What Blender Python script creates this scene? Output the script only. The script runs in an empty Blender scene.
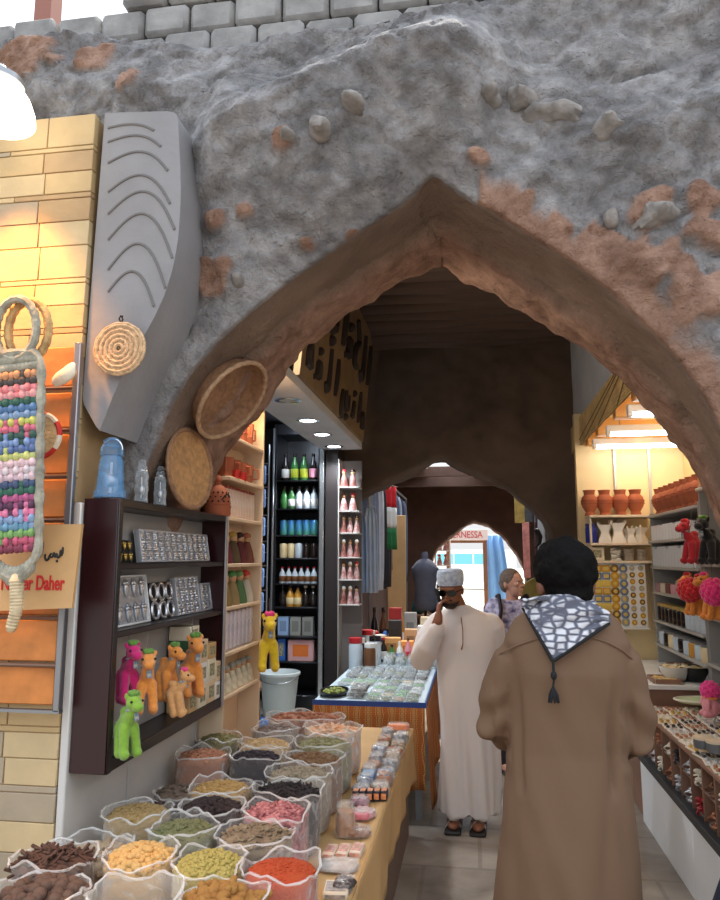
import bpy, bmesh, math, random
from mathutils import Vector, Matrix, Euler, noise
random.seed(7)
R = math.radians; PI = math.pi
SC = bpy.context.scene; COL = SC.collection
# ---------------------------------------------------------------- camera
CH = 1.65; FPX = 720.0
PIT = math.atan(108/720.); YAW = R(8.83)
cam = bpy.data.objects.new('camera', bpy.data.cameras.new('camera')); COL.objects.link(cam)
cam.data.sensor_fit = 'HORIZONTAL'; cam.data.sensor_width = 36; cam.data.lens = 36
cam.location = (0, 0, CH); cam.rotation_euler = (PI/2+PIT, 0, YAW)
cam.data.clip_start = .05; cam.data.clip_end = 300
SC.camera = cam
def at(u, v, X=None, Y=None, Z=None):
    """The place in the world a photo pixel shows, given one known coordinate of it."""
    x = (u-360)/FPX; y = (450-v)/FPX
    f = math.cos(PIT)-y*math.sin(PIT); z = math.sin(PIT)+y*math.cos(PIT)
    d = (-math.sin(YAW)*f+math.cos(YAW)*x, math.cos(YAW)*f+math.sin(YAW)*x, z)
    t = X/d[0] if X is not None else Y/d[1] if Y is not None else (Z-CH)/d[2]
    return Vector((d[0]*t, d[1]*t, CH+d[2]*t))
ORD = ['first','second','third','fourth','fifth','sixth','seventh','eighth','ninth','tenth','eleventh','twelfth','thirteenth','fourteenth','fifteenth','sixteenth']
# ---------------------------------------------------------------- materials
def lin(c):
    return tuple(((x/255.)/12.92 if x/255. <= .04045 else ((x/255.+.055)/1.055)**2.4) for x in c)
MATS = {}
def M(name, col, rough=.6, metal=0, var=0, vs=8, bump=0, bs=40, alpha=1, emit=0, trans=0, spec=.5, col2=None, kind='noise', sheen=0, stretch=None):
    """Procedural principled material: colour noise between col and col2 (or col +- var), bump noise."""
    if name in MATS: return MATS[name]
    m = bpy.data.materials.new(name); m.use_nodes = True; nt = m.node_tree; b = nt.nodes['Principled BSDF']
    c = lin(col); b.inputs['Roughness'].default_value = rough; b.inputs['Metallic'].default_value = metal
    b.inputs['Base Color'].default_value = (*c, 1); b.inputs['Alpha'].default_value = alpha
    b.inputs['Specular IOR Level'].default_value = spec
    if trans: b.inputs['Transmission Weight'].default_value = trans
    if sheen: b.inputs['Sheen Weight'].default_value = sheen
    if emit:
        b.inputs['Emission Color'].default_value = (*c, 1); b.inputs['Emission Strength'].default_value = emit
    tc = nt.nodes.new('ShaderNodeTexCoord'); src = tc.outputs['Object']
    if stretch:
        mp = nt.nodes.new('ShaderNodeMapping'); mp.inputs['Scale'].default_value = stretch
        nt.links.new(src, mp.inputs['Vector']); src = mp.outputs['Vector']
    def tex(scale, detail=5):
        if kind == 'voronoi':
            t = nt.nodes.new('ShaderNodeTexVoronoi'); o = t.outputs['Color']; h = t.outputs['Distance']
        else:
            t = nt.nodes.new('ShaderNodeTexNoise'); t.inputs['Detail'].default_value = detail; o = h = t.outputs['Fac']
        t.inputs['Scale'].default_value = scale; nt.links.new(src, t.inputs['Vector']); return o, h
    if var or col2:
        a = tuple(max(0, x*(1-var)) for x in c); d = lin(col2) if col2 else tuple(min(1, x*(1+var)) for x in c)
        o, h = tex(vs); rp = nt.nodes.new('ShaderNodeValToRGB')
        rp.color_ramp.elements[0].position = .32; rp.color_ramp.elements[1].position = .68
        rp.color_ramp.elements[0].color = (*a, 1); rp.color_ramp.elements[1].color = (*d, 1)
        nt.links.new(o, rp.inputs['Fac']); nt.links.new(rp.outputs['Color'], b.inputs['Base Color'])
    if bump:
        o, h = tex(bs, 8); bp = nt.nodes.new('ShaderNodeBump'); bp.inputs['Strength'].default_value = bump
        bp.inputs['Distance'].default_value = .01
        nt.links.new(h, bp.inputs['Height']); nt.links.new(bp.outputs['Normal'], b.inputs['Normal'])
    MATS[name] = m; return m
def film(name, col, base, edge):
    """Crumpled clear plastic: mostly see-through, whiter where it is seen edge-on and along its creases."""
    m = M(name, col, .15, alpha=.5, spec=.9, bump=.9, bs=20); nt = m.node_tree; b = nt.nodes['Principled BSDF']; L = nt.links.new
    lw = nt.nodes.new('ShaderNodeLayerWeight'); lw.inputs[0].default_value = .35
    tc = nt.nodes.new('ShaderNodeTexCoord'); n = nt.nodes.new('ShaderNodeTexNoise'); n.inputs['Scale'].default_value = 16; n.inputs['Detail'].default_value = 6; n.inputs['Distortion'].default_value = 1.6
    L(tc.outputs['Object'], n.inputs['Vector']); r = nt.nodes.new('ShaderNodeMapRange'); r.inputs[1].default_value = .52; r.inputs[2].default_value = .7; r.inputs[3].default_value = 0; r.inputs[4].default_value = .28; L(n.outputs['Fac'], r.inputs[0])
    a = nt.nodes.new('ShaderNodeMath'); a.operation = 'MULTIPLY_ADD'; a.inputs[1].default_value = edge; a.inputs[2].default_value = base; L(lw.outputs['Facing'], a.inputs[0])
    s = nt.nodes.new('ShaderNodeMath'); s.operation = 'ADD'; s.use_clamp = True; L(a.outputs[0], s.inputs[0]); L(r.outputs[0], s.inputs[1]); L(s.outputs[0], b.inputs['Alpha']); return m
# ---------------------------------------------------------------- mesh builder
class MB:
    def __init__(s): s.v = []; s.f = []; s.mi = []; s.k = 0
    def add(s, vs, fs, T=None):
        o = len(s.v)
        s.v += [tuple(T @ Vector(p)) for p in vs] if T is not None else [tuple(p) for p in vs]
        s.f += [tuple(i+o for i in f) for f in fs]; s.mi += [s.k]*len(fs); return s
    def box(s, c, d, b=0, T=None):
        hx, hy, hz = d[0]/2, d[1]/2, d[2]/2; b = min(b, .45*min(d))
        if b <= 0:
            vs = [(c[0]+x*hx, c[1]+y*hy, c[2]+z*hz) for x in (-1, 1) for y in (-1, 1) for z in (-1, 1)]
            return s.add(vs, [(0,1,3,2),(4,6,7,5),(0,4,5,1),(2,3,7,6),(0,2,6,4),(1,5,7,3)], T)
        vs = []; ix = {}
        for x in (-1, 1):
            for y in (-1, 1):
                for z in (-1, 1):
                    for a in range(3):
                        p = [x*(hx-b), y*(hy-b), z*(hz-b)]; p[a] += (x, y, z)[a]*b
                        ix[x, y, z, a] = len(vs); vs.append((c[0]+p[0], c[1]+p[1], c[2]+p[2]))
        fs = []; q = ((-1,-1),(-1,1),(1,1),(1,-1))
        for e in (-1, 1):
            fs.append(tuple(ix[e,y,z,0] for y, z in q)); fs.append(tuple(ix[x,e,z,1] for x, z in q)); fs.append(tuple(ix[x,y,e,2] for x, y in q))
            for g in (-1, 1):
                fs += [(ix[e,g,-1,0],ix[e,g,1,0],ix[e,g,1,1],ix[e,g,-1,1]), (ix[e,-1,g,0],ix[e,1,g,0],ix[e,1,g,2],ix[e,-1,g,2]), (ix[-1,e,g,1],ix[1,e,g,1],ix[1,e,g,2],ix[-1,e,g,2])]
                for h in (-1, 1): fs.append(tuple(ix[e,g,h,a] for a in range(3)))
        return s.add(vs, fs, T)
    def b2(s, x0, x1, y0, y1, z0, z1, b=0):
        return s.box(((x0+x1)/2, (y0+y1)/2, (z0+z1)/2), (abs(x1-x0), abs(y1-y0), abs(z1-z0)), b)
    def rings(s, rings, caps=True, T=None):
        n = len(rings[0]); vs = [p for r in rings for p in r]; fs = []
        for i in range(len(rings)-1):
            for j in range(n):
                k = (j+1) % n; fs.append((i*n+j, i*n+k, (i+1)*n+k, (i+1)*n+j))
        if caps: fs.append(tuple(range(n-1, -1, -1))); fs.append(tuple(range((len(rings)-1)*n, len(rings)*n)))
        return s.add(vs, fs, T)
    def lathe(s, prof, n=16, c=(0,0,0), T=None, sx=1, sy=1, caps=True):
        return s.rings([[(c[0]+sx*r*math.cos(2*PI*j/n), c[1]+sy*r*math.sin(2*PI*j/n), c[2]+z) for j in range(n)] for r, z in prof], caps, T)
    def ell(s, c, r, T=None, n=12, m=8):
        if not hasattr(r, '__len__'): r = (r, r, r)
        pr = [(max(.02, math.sin(PI*i/m)), -math.cos(PI*i/m)) for i in range(m+1)]
        return s.rings([[(c[0]+r[0]*q*math.cos(2*PI*j/n), c[1]+r[1]*q*math.sin(2*PI*j/n), c[2]+r[2]*z) for j in range(n)] for q, z in pr], True, T)
    def tube(s, pts, r, n=8, closed=False, flat=1, ends=False):
        P = [Vector(p) for p in pts]; N = len(P); rr = list(r) if hasattr(r, '__len__') else [r]*N
        rings = []; up = None
        for i in range(N):
            if closed: t = P[(i+1) % N]-P[i-1]
            else: t = P[min(i+1, N-1)]-P[max(i-1, 0)]
            t = t.normalized() if t.length > 1e-9 else Vector((0, 0, 1))
            if up is None: up = Vector((0, 0, 1)) if abs(t.z) < .9 else Vector((0, 1, 0))
            a = up-t*up.dot(t)
            if a.length < 1e-6: a = t.orthogonal()
            a.normalize(); b = t.cross(a); up = a
            rings.append([P[i]+(a*math.cos(2*PI*j/n)*flat+b*math.sin(2*PI*j/n))*rr[i] for j in range(n)])
        if ends and not closed:
            def cap(i, sg):
                t = (P[1]-P[0] if i == 0 else P[-1]-P[-2]).normalized(); out = []
                for q in (.5, .85):
                    out.append([P[i]+t*sg*rr[i]*math.sin(q*PI/2)+(v-P[i])*max(.05, math.cos(q*PI/2)) for v in rings[i]])
                return out
            A = cap(0, -1); B = cap(-1, 1); rings = A[::-1]+rings+B
        if closed: rings.append(rings[0])
        return s.rings(rings, not closed)
    def grid(s, fn, nu, nv):
        vs = [fn(i/nu, j/nv) for j in range(nv+1) for i in range(nu+1)]; w = nu+1
        return s.add(vs, [(j*w+i, j*w+i+1, (j+1)*w+i+1, (j+1)*w+i) for j in range(nv) for i in range(nu)])
    def prism(s, poly, d0, d1, ax='Y'):
        f = {'Y': lambda p, d: (p[0], d, p[1]), 'X': lambda p, d: (d, p[0], p[1]), 'Z': lambda p, d: (p[0], p[1], d)}[ax]
        return s.rings([[f(p, d0) for p in poly], [f(p, d1) for p in poly]])
    def mesh(s, name, mats, ang=40):
        me = bpy.data.meshes.new(name); me.from_pydata(s.v, [], s.f)
        for m in (mats if isinstance(mats, (list, tuple)) else [mats]): me.materials.append(m)
        if any(s.mi): me.polygons.foreach_set('material_index', s.mi)
        bm = bmesh.new(); bm.from_mesh(me); bmesh.ops.recalc_face_normals(bm, faces=bm.faces); bm.to_mesh(me); bm.free()
        me.shade_smooth(); me.set_sharp_from_angle(angle=R(ang)); return me
    def build(s, name, mats, parent=None, loc=(0,0,0), rot=(0,0,0), label=None, ang=40):
        o = bpy.data.objects.new(name, s.mesh(name, mats, ang)); COL.objects.link(o)
        o.location = loc; o.rotation_euler = rot
        if parent: o.parent = parent
        if label: o['label'] = label
        return o
def tag(o, label, cat, group=None, kind=None):
    o['label'] = label; o['category'] = cat
    if group: o['group'] = group
    if kind: o['kind'] = kind
    return o
def thing(name, label, cat, loc=(0,0,0), rz=0, group=None, rot=None):
    o = bpy.data.objects.new(name, None); COL.objects.link(o); o.empty_display_size = .05
    o.location = loc; o.rotation_euler = rot or (0, 0, rz); return tag(o, label, cat, group)
def struct(mb, name, mats, parent=None, ang=40):
    o = mb.build(name, mats, parent, ang=ang)
    if not parent: o['kind'] = 'structure'
    return o
KIDS = {}
def setmat(o, m):
    o.material_slots[0].link = 'OBJECT'; o.material_slots[0].material = m
def dup(root, loc, rz=0, label=None, group=None, mats=None, rot=None, scale=None, cat=None):
    """A copy of a thing with copies of its parts and their sub-parts."""
    def cp(o, par):
        c = o.copy(); COL.objects.link(c)
        if par: c.parent = par
        nm = o.name.split('.')[0]
        if mats and nm in mats and c.type == 'MESH': setmat(c, mats[nm])
        for ch in list(o.children): cp(ch, c)
        return c
    r = cp(root, None); r.location = loc; r.rotation_euler = rot or (0, 0, rz)
    if scale: r.scale = scale if hasattr(scale, '__len__') else (scale,)*3
    if label: r['label'] = label
    if group: r['group'] = group
    if cat: r['category'] = cat
    return r
class Proto:
    """Build a thing the first time, copy it after that."""
    def __init__(s, make): s.make = make; s.first = None
    def __call__(s, loc, rz=0, label='', group=None, mats=None, rot=None, scale=None, cat=None):
        if s.first is None:
            r = s.first = s.make(); r.location = loc; r.rotation_euler = rot or (0, 0, rz)
            if scale: r.scale = scale if hasattr(scale, '__len__') else (scale,)*3
            r['label'] = label
            if group: r['group'] = group
            if cat: r['category'] = cat
            if mats:
                for o in [r]+list(r.children_recursive):
                    nm = o.name.split('.')[0]
                    if nm in mats and o.type == 'MESH': setmat(o, mats[nm])
            return r
        return dup(s.first, loc, rz, label, group, mats, rot, scale, cat)
def remesh(o, vox, smooth=2, fac=.5):
    m = o.modifiers.new('r', 'REMESH'); m.mode = 'VOXEL'; m.voxel_size = vox; m.use_smooth_shade = True
    if smooth:
        k = o.modifiers.new('s', 'SMOOTH'); k.iterations = smooth; k.factor = fac
    dg = bpy.context.evaluated_depsgraph_get(); me = bpy.data.meshes.new_from_object(o.evaluated_get(dg))
    mats = list(o.data.materials); o.modifiers.clear(); old = o.data; o.data = me; me.name = old.name; bpy.data.meshes.remove(old)
    me.materials.clear()
    for x in mats: me.materials.append(x)
    me.polygons.foreach_set('material_index', [0]*len(me.polygons)); me.shade_smooth(); return o
def fbm(p, s, o=4): return noise.fractal(Vector(p)*s, 1.0, 2.0, o)
def sstep(a, b, x):
    t = max(0, min(1, (x-a)/(b-a))); return t*t*(3-2*t)
def resample(P, n):
    P = [Vector(p) for p in P]; L = [0]
    for i in range(1, len(P)): L.append(L[-1]+(P[i]-P[i-1]).length)
    out = []; k = 0
    for i in range(n):
        d = L[-1]*i/(n-1)
        while k < len(L)-2 and L[k+1] < d: k += 1
        t = (d-L[k])/max(1e-9, L[k+1]-L[k]); out.append(P[k].lerp(P[k+1], min(1, t)))
    return out
def text(body, size, mat, parent, loc, rot, name='lettering', ext=.0015, sx=1, bold=0):
    c = bpy.data.curves.new(name, 'FONT'); c.body = body; c.size = size; c.extrude = ext; c.align_x = 'CENTER'; c.align_y = 'CENTER'; c.offset = bold
    o = bpy.data.objects.new(name, c); COL.objects.link(o)
    me = bpy.data.meshes.new_from_object(o.evaluated_get(bpy.context.evaluated_depsgraph_get())); bpy.data.objects.remove(o); me.materials.clear(); me.materials.append(mat)
    o = bpy.data.objects.new(name, me); COL.objects.link(o); o.parent = parent; o.location = loc; o.rotation_euler = rot; o.scale = (sx, 1, 1)
    return o
# ================================================================ THE SETTING
YA, YB = 2.6, 3.35          # front and back faces of the near arch
W2 = 7.0                    # second arch wall
W3 = 14.0                   # last arch wall
m_plaster = M('shop_white_plaster', (196, 198, 202), .8, var=.08, vs=3, bump=.15, bs=30)
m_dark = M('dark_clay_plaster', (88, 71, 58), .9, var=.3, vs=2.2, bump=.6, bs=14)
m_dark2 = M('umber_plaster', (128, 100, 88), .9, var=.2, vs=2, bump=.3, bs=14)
m_log = M('dark_palm_log', (78, 60, 50), .85, var=.45, vs=6, bump=.6, bs=22, stretch=(.15, 1, 1))
m_cream = M('cream_wall_panel', (232, 210, 160), .5, var=.06, vs=2)
# floor
def floor_material():
    m = bpy.data.materials.new('worn_stone_floor'); m.use_nodes = True; nt = m.node_tree; b = nt.nodes['Principled BSDF']
    tc = nt.nodes.new('ShaderNodeTexCoord')
    n1 = nt.nodes.new('ShaderNodeTexNoise'); n1.inputs['Scale'].default_value = 2.2; n1.inputs['Detail'].default_value = 9; n1.inputs['Distortion'].default_value = .8
    r1 = nt.nodes.new('ShaderNodeValToRGB')
    e = r1.color_ramp.elements; e[0].position = .3; e[0].color = (*lin((112, 100, 88)), 1); e[1].position = .7; e[1].color = (*lin((172, 162, 150)), 1)
    br = nt.nodes.new('ShaderNodeTexBrick'); br.inputs['Scale'].default_value = 1; br.inputs['Mortar Size'].default_value = .012; br.offset = .5
    br.inputs['Brick Width'].default_value = .6; br.inputs['Row Height'].default_value = .6
    br.inputs['Color1'].default_value = (1, 1, 1, 1); br.inputs['Color2'].default_value = (.86, .84, .82, 1); br.inputs['Mortar'].default_value = (.68, .66, .64, 1)
    mx = nt.nodes.new('ShaderNodeMix'); mx.data_type = 'RGBA'; mx.blend_type = 'MULTIPLY'; mx.inputs[0].default_value = .8
    bp = nt.nodes.new('ShaderNodeBump'); bp.inputs['Strength'].default_value = .35; bp.inputs['Distance'].default_value = .01
    n2 = nt.nodes.new('ShaderNodeTexNoise'); n2.inputs['Scale'].default_value = 14; n2.inputs['Detail'].default_value = 8
    rr = nt.nodes.new('ShaderNodeMapRange'); rr.inputs[3].default_value = .25; rr.inputs[4].default_value = .6
    L = nt.links.new
    for x in (n1, br, n2): L(tc.outputs['Object'], x.inputs['Vector'])
    L(n1.outputs['Fac'], r1.inputs['Fac']); L(r1.outputs['Color'], mx.inputs[6]); L(br.outputs['Color'], mx.inputs[7]); L(mx.outputs[2], b.inputs['Base Color'])
    L(n2.outputs['Fac'], bp.inputs['Height']); L(bp.outputs['Normal'], b.inputs['Normal']); L(n1.outputs['Fac'], rr.inputs[0]); L(rr.outputs[0], b.inputs['Roughness'])
    return m
m_floor = floor_material()
f = MB(); f.b2(-5, 5, -5, W3+.3, -.2, 0); struct(f, 'floor', m_floor)
f = MB(); f.b2(-2.55, -1.12, 4.12, 7.0, 0, .3); struct(f, 'floor_platform', M('pale_shop_floor', (186, 184, 176), .45, var=.1, vs=3))
f = MB(); f.b2(-30, 30, W3+.3, 120, -.2, 0); struct(f, 'ground', M('sunlit_sand_ground', (226, 216, 200), .9, var=.08, vs=.5))

# ---- near arch: rough plaster over rubble
fr = [at(u, v, Y=YA) for u, v in ((150,452),(166,408),(190,370),(218,338),(250,310),(290,279),(330,250),(372,222),(410,196),(430,170),(470,198),(515,226),(560,255),(602,285),(640,320),(672,354),(700,390),(722,432))]
bk = [at(u, v, Y=YB) for u, v in ((205,482),(226,440),(262,390),(280,364),(300,340),(334,313),(370,290),(405,272),(440,253),(470,271),(500,290),(536,309),(572,331),(606,355),(640,385),(668,414),(694,446))]
def close(P, xl, xr):
    a = [(xl, p.y, z) for p, z in ((P[0], -.05), (P[0], 1.0), (P[0], 1.7))]; b = [(xr, P[0].y, z) for z in (1.5, 1.0, -.05)]
    return a+[tuple(P[0]+Vector((-.06, 0, -.13)))]+[tuple(p) for p in P]+[tuple(P[-1]+Vector((.12, 0, -.3)))]+b
NA = 120
fr = resample(close(fr, -1.42, 1.2), NA); bk = resample(close(bk, -1.42, 1.22), NA)
XL, XR, ZT = -2.9, 2.6, 4.02
CREST = [(lambda q: (q.x, q.z))(at(u, v, Y=YA)) for u, v in ((-160,50),(0,40),(50,36),(100,30),(150,46),(200,44),(260,40),(300,24),(350,22),(400,12),(450,2),(500,-14),(560,-24),(900,-40))]
def crest(x):
    for (a, b), (c, d) in zip(CREST, CREST[1:]):
        if a <= x <= c: return b+(d-b)*(x-a)/(c-a)
    return CREST[0][1] if x < CREST[0][0] else CREST[-1][1]
def outer(i):
    t = i/(NA-1); h = ZT+.1; Lt = h*2+(XR-XL); d = t*Lt
    if d < h: return (XL, d-.1)
    if d < h+XR-XL: return (XL+d-h, min(ZT+.1, crest(XL+d-h)))
    return (XR, ZT-(d-h-(XR-XL)))
mb = MB()
FO = [Vector((outer(i)[0], YA, outer(i)[1])) for i in range(NA)]; BO = [Vector((p.x, YB, p.z)) for p in FO]
vs = [*fr, *bk, *FO, *BO]; fs = []
for i in range(NA-1):
    a, b, c, d = i, NA+i, 2*NA+i, 3*NA+i
    fs += [(a, a+1, c+1, c), (b, b+1, d+1, d), (a, a+1, b+1, b), (c, c+1, d+1, d)]
for i in (0, NA-1): fs.append((i, NA+i, 3*NA+i, 2*NA+i))
mb.add(vs, fs)
m_rock = bpy.data.materials.new('rough_grey_plaster'); m_rock.use_nodes = True
def rock_nodes(m):
    nt = m.node_tree; b = nt.nodes['Principled BSDF']; L = nt.links.new; b.inputs['Roughness'].default_value = .92; b.inputs['Specular IOR Level'].default_value = .25
    tc = nt.nodes.new('ShaderNodeTexCoord'); at_ = nt.nodes.new('ShaderNodeAttribute'); at_.attribute_name = 'clay'
    def nz(s, d=9, dist=0):
        n = nt.nodes.new('ShaderNodeTexNoise'); n.inputs['Scale'].default_value = s; n.inputs['Detail'].default_value = d; n.inputs['Distortion'].default_value = dist; n.inputs['Roughness'].default_value = .62
        L(tc.outputs['Object'], n.inputs['Vector']); return n.outputs['Fac']
    def ramp(src, a, ca, c, cc):
        r = nt.nodes.new('ShaderNodeValToRGB'); e = r.color_ramp.elements; e[0].position = a; e[0].color = (*lin(ca), 1); e[1].position = c; e[1].color = (*lin(cc), 1); L(src, r.inputs['Fac']); return r.outputs['Color']
    def mix(f, a, c, mode='MIX'):
        x = nt.nodes.new('ShaderNodeMix'); x.data_type = 'RGBA'; x.blend_type = mode
        if isinstance(f, float): x.inputs[0].default_value = f
        else: L(f, x.inputs[0])
        L(a, x.inputs[6]); L(c, x.inputs[7]); return x.outputs[2]
    grey = ramp(nz(2.4, 8, .6), .3, (112, 110, 111), .7, (178, 176, 176))
    blotch = ramp(nz(11, 9, .1), .38, (104, 101, 101), .62, (214, 211, 210))
    grey = mix(.45, grey, blotch, 'OVERLAY')
    clay = ramp(nz(7, 8, .5), .3, (118, 88, 72), .7, (186, 150, 130))
    soff = ramp(nz(3.5, 7, .3), .3, (122, 102, 88), .7, (152, 130, 114))
    sep = nt.nodes.new('ShaderNodeSeparateColor'); L(at_.outputs['Color'], sep.inputs['Color'])
    L(mix(sep.outputs['Green'], mix(sep.outputs['Red'], grey, clay), mix(sep.outputs['Blue'], soff, clay)), b.inputs['Base Color'])
    b1 = nt.nodes.new('ShaderNodeBump'); b1.inputs['Strength'].default_value = .8; b1.inputs['Distance'].default_value = .02; L(nz(38, 10), b1.inputs['Height'])
    b2 = nt.nodes.new('ShaderNodeBump'); b2.inputs['Strength'].default_value = .75; b2.inputs['Distance'].default_value = .06; L(nz(9, 12, .15), b2.inputs['Height']); L(b1.outputs['Normal'], b2.inputs['Normal'])
    vo = nt.nodes.new('ShaderNodeTexVoronoi'); vo.feature = 'DISTANCE_TO_EDGE'; vo.inputs['Scale'].default_value = 5.5
    nn = nt.nodes.new('ShaderNodeTexNoise'); nn.inputs['Scale'].default_value = 4; nn.inputs['Detail'].default_value = 8; L(tc.outputs['Object'], nn.inputs['Vector'])
    av = nt.nodes.new('ShaderNodeVectorMath'); av.operation = 'MULTIPLY_ADD'; av.inputs[1].default_value = (.7, .7, .7); L(nn.outputs['Color'], av.inputs[0]); L(tc.outputs['Object'], av.inputs[2]); L(av.outputs[0], vo.inputs['Vector'])
    cr_ = nt.nodes.new('ShaderNodeMapRange'); cr_.inputs[1].default_value = 0; cr_.inputs[2].default_value = .035; L(vo.outputs['Distance'], cr_.inputs[0])
    gate = nt.nodes.new('ShaderNodeMapRange'); gate.inputs[1].default_value = .4; gate.inputs[2].default_value = .47; L(nz(1.7, 4), gate.inputs[0])
    mxx = nt.nodes.new('ShaderNodeMath'); mxx.operation = 'MAXIMUM'; L(cr_.outputs[0], mxx.inputs[0]); L(gate.outputs[0], mxx.inputs[1])
    b3 = nt.nodes.new('ShaderNodeBump'); b3.inputs['Strength'].default_value = .45; b3.inputs['Distance'].default_value = .02; L(mxx.outputs[0], b3.inputs['Height']); L(b2.outputs['Normal'], b3.inputs['Normal']); b2 = b3
    pit = nt.nodes.new('ShaderNodeTexVoronoi'); pit.inputs['Scale'].default_value = 26; L(av.outputs[0], pit.inputs['Vector']); pr_ = nt.nodes.new('ShaderNodeMapRange'); pr_.inputs[1].default_value = .12; pr_.inputs[2].default_value = .3; L(pit.outputs['Distance'], pr_.inputs[0])
    b4 = nt.nodes.new('ShaderNodeBump'); b4.inputs['Strength'].default_value = .5; b4.inputs['Distance'].default_value = .012; L(pr_.outputs[0], b4.inputs['Height']); L(b3.outputs['Normal'], b4.inputs['Normal']); b2 = b4
    L(b2.outputs['Normal'], b.inputs['Normal'])
rock_nodes(m_rock)
wall = struct(mb, 'wall_front', m_rock); remesh(wall, .0135, 1)
def wpx(pts): return [(lambda q: (q.x, q.z))(at(u, v, Y=YA)) for u, v in pts]
RIDGE = [  # crest polylines: the plaster swells out below each of them
    (wpx([(175,118),(215,112),(258,92),(300,74),(330,52),(362,38),(400,28),(450,14),(520,4)]), .26, .42),
    (wpx([(0,44),(60,34),(100,34),(140,58),(180,52),(260,48),(300,30)]), .10, .2),
    (wpx([(250,150),(300,112),(350,92),(400,64)]), .10, .2),
    (wpx([(560,92),(620,84),(680,64),(725,52)]), .12, .25),
    (wpx([(600,190),(640,212),(690,232),(725,246)]), .08, .12),
    (wpx([(470,108),(530,122),(600,124)]), .09, .25)]
PATCH = [(wpx([p])[0], r) for p, r in (((217,278),.1),((650,214),.1),((705,240),.09),((560,228),.07),((645,268),.14),((600,250),.12),((690,300),.14),((520,210),.07),((30,60),.16),((98,62),.1),((310,250),.03),((225,230),.05),((300,175),.05),((700,205),.08),((140,95),.06),((480,165),.05),((360,240),.05),((255,225),.04),((585,295),.06))]
def seg(P, x, z):
    best = (9, 0)
    for (a, b), (c, d) in zip(P, P[1:]):
        t = max(0, min(1, ((x-a)*(c-a)+(z-b)*(d-b))/((c-a)**2+(d-b)**2))); px, pz = a+t*(c-a), b+t*(d-b)
        q = math.hypot(x-px, z-pz)
        if q < best[0]: best = (q, (pz-z), px)
    return best
me = wall.data; acol = me.color_attributes.new('clay', 'FLOAT_COLOR', 'POINT')
fa = [(p.x, p.z) for p in fr]
def arch_d(x, y, z):
    t = min(1, max(0, (y-YA)/(YB-YA)))
    def q(i): return ((fr[i].x+(bk[i].x-fr[i].x)*t-x)**2+(fr[i].z+(bk[i].z-fr[i].z)*t-z)**2)
    k = min(range(0, NA, 6), key=q); return math.sqrt(min(q(i) for i in range(max(0, k-5), min(NA, k+6))))
nrm = [v.normal.copy() for v in me.vertices]; newco = []
for v, n in zip(me.vertices, nrm):
    x, y, z = v.co; c = [0, 0, 0]; off = Vector((0, 0, 0))
    d_arch = arch_d(x, y, z) if 1.3 < z < 3.5 and -1.7 < x < 1.7 else 9
    front = y < YA+.03
    if front:
        d = 0
        for P, amp, ln in RIDGE:
            q, dz, _ = seg(P, x, z); sd = q if dz > 0 else -q
            fade = sstep(P[0][0]-.05, P[0][0]+.3, x)*(1-sstep(P[-1][0]-.3, P[-1][0]+.05, x) if P[-1][0] < .75 else 1)
            if fade > 0: d += fade* amp*(.28*sstep(-.03, .008, sd)+.72*sstep(0, .26, sd))*math.exp(-max(0, sd-.24)/ln)
        rough = fbm((x, 0, z), 1.8, 2)*.06+fbm((x+7, 3, z), 6, 3)*.012
        # cracked, flaking plaster: sharp little terraces
        k = noise.noise(Vector((x*4, 9, z*6)))+.5*noise.noise(Vector((x*11, 2, z*13)))
        rough += .014*(sstep(.12, .17, k)-sstep(-.3, -.25, k)*.7)
        k2 = noise.noise(Vector((x*7+3, 4, z*9)))+.5*noise.noise(Vector((x*19, 8, z*23))); rough += .007*(sstep(.1, .14, k2)-sstep(-.26, -.22, k2)); rough += .012*max(0, .16-abs(noise.noise(Vector((x*3+9, 1, z*4))+Vector((0,0,.4*noise.noise(Vector((x*9,3,z*9)))))))) /.16*-1
        low = sstep(1.9, 2.6, z) if x < -.6 else 1      # trowelled smooth low on the left
        edge = sstep(0, .12, d_arch)
        off.y = -(d*edge+rough*(.25+.75*low)*edge)
        pt = 0
        for (px, pz), r in PATCH:
            w = math.hypot(x-px, (z-pz)*1.2)/r+noise.noise(Vector((x*14, 5, z*14)))*.5
            pt = max(pt, 1-sstep(.75, 1.0, w))
        if x > .05 and d_arch < .16: pt = max(pt, (1-sstep(.05, .13, d_arch+noise.noise(Vector((x*9, 1, z*9)))*.05)))
        c[0] = pt; off.y -= .025*pt
    elif d_arch < .05:
        c[1] = 1
        stp = sstep(.36, .41, y-YA+noise.noise(Vector((x*5, y*2, z*5)))*.07)
        c[2] = stp
        off = n*(.05*stp+fbm((x, y, z), 5, 3)*(.006+.018*stp)+.012*stp*noise.noise(Vector((x*16, y*16, z*16))))
    else: off = n*fbm((x, y, z), 4, 3)*.01
    newco.append(v.co+off); acol.data[v.index].color = (*c, 1)
for v, p in zip(me.vertices, newco): v.co = p
me.update(); me.shade_smooth()
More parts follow.
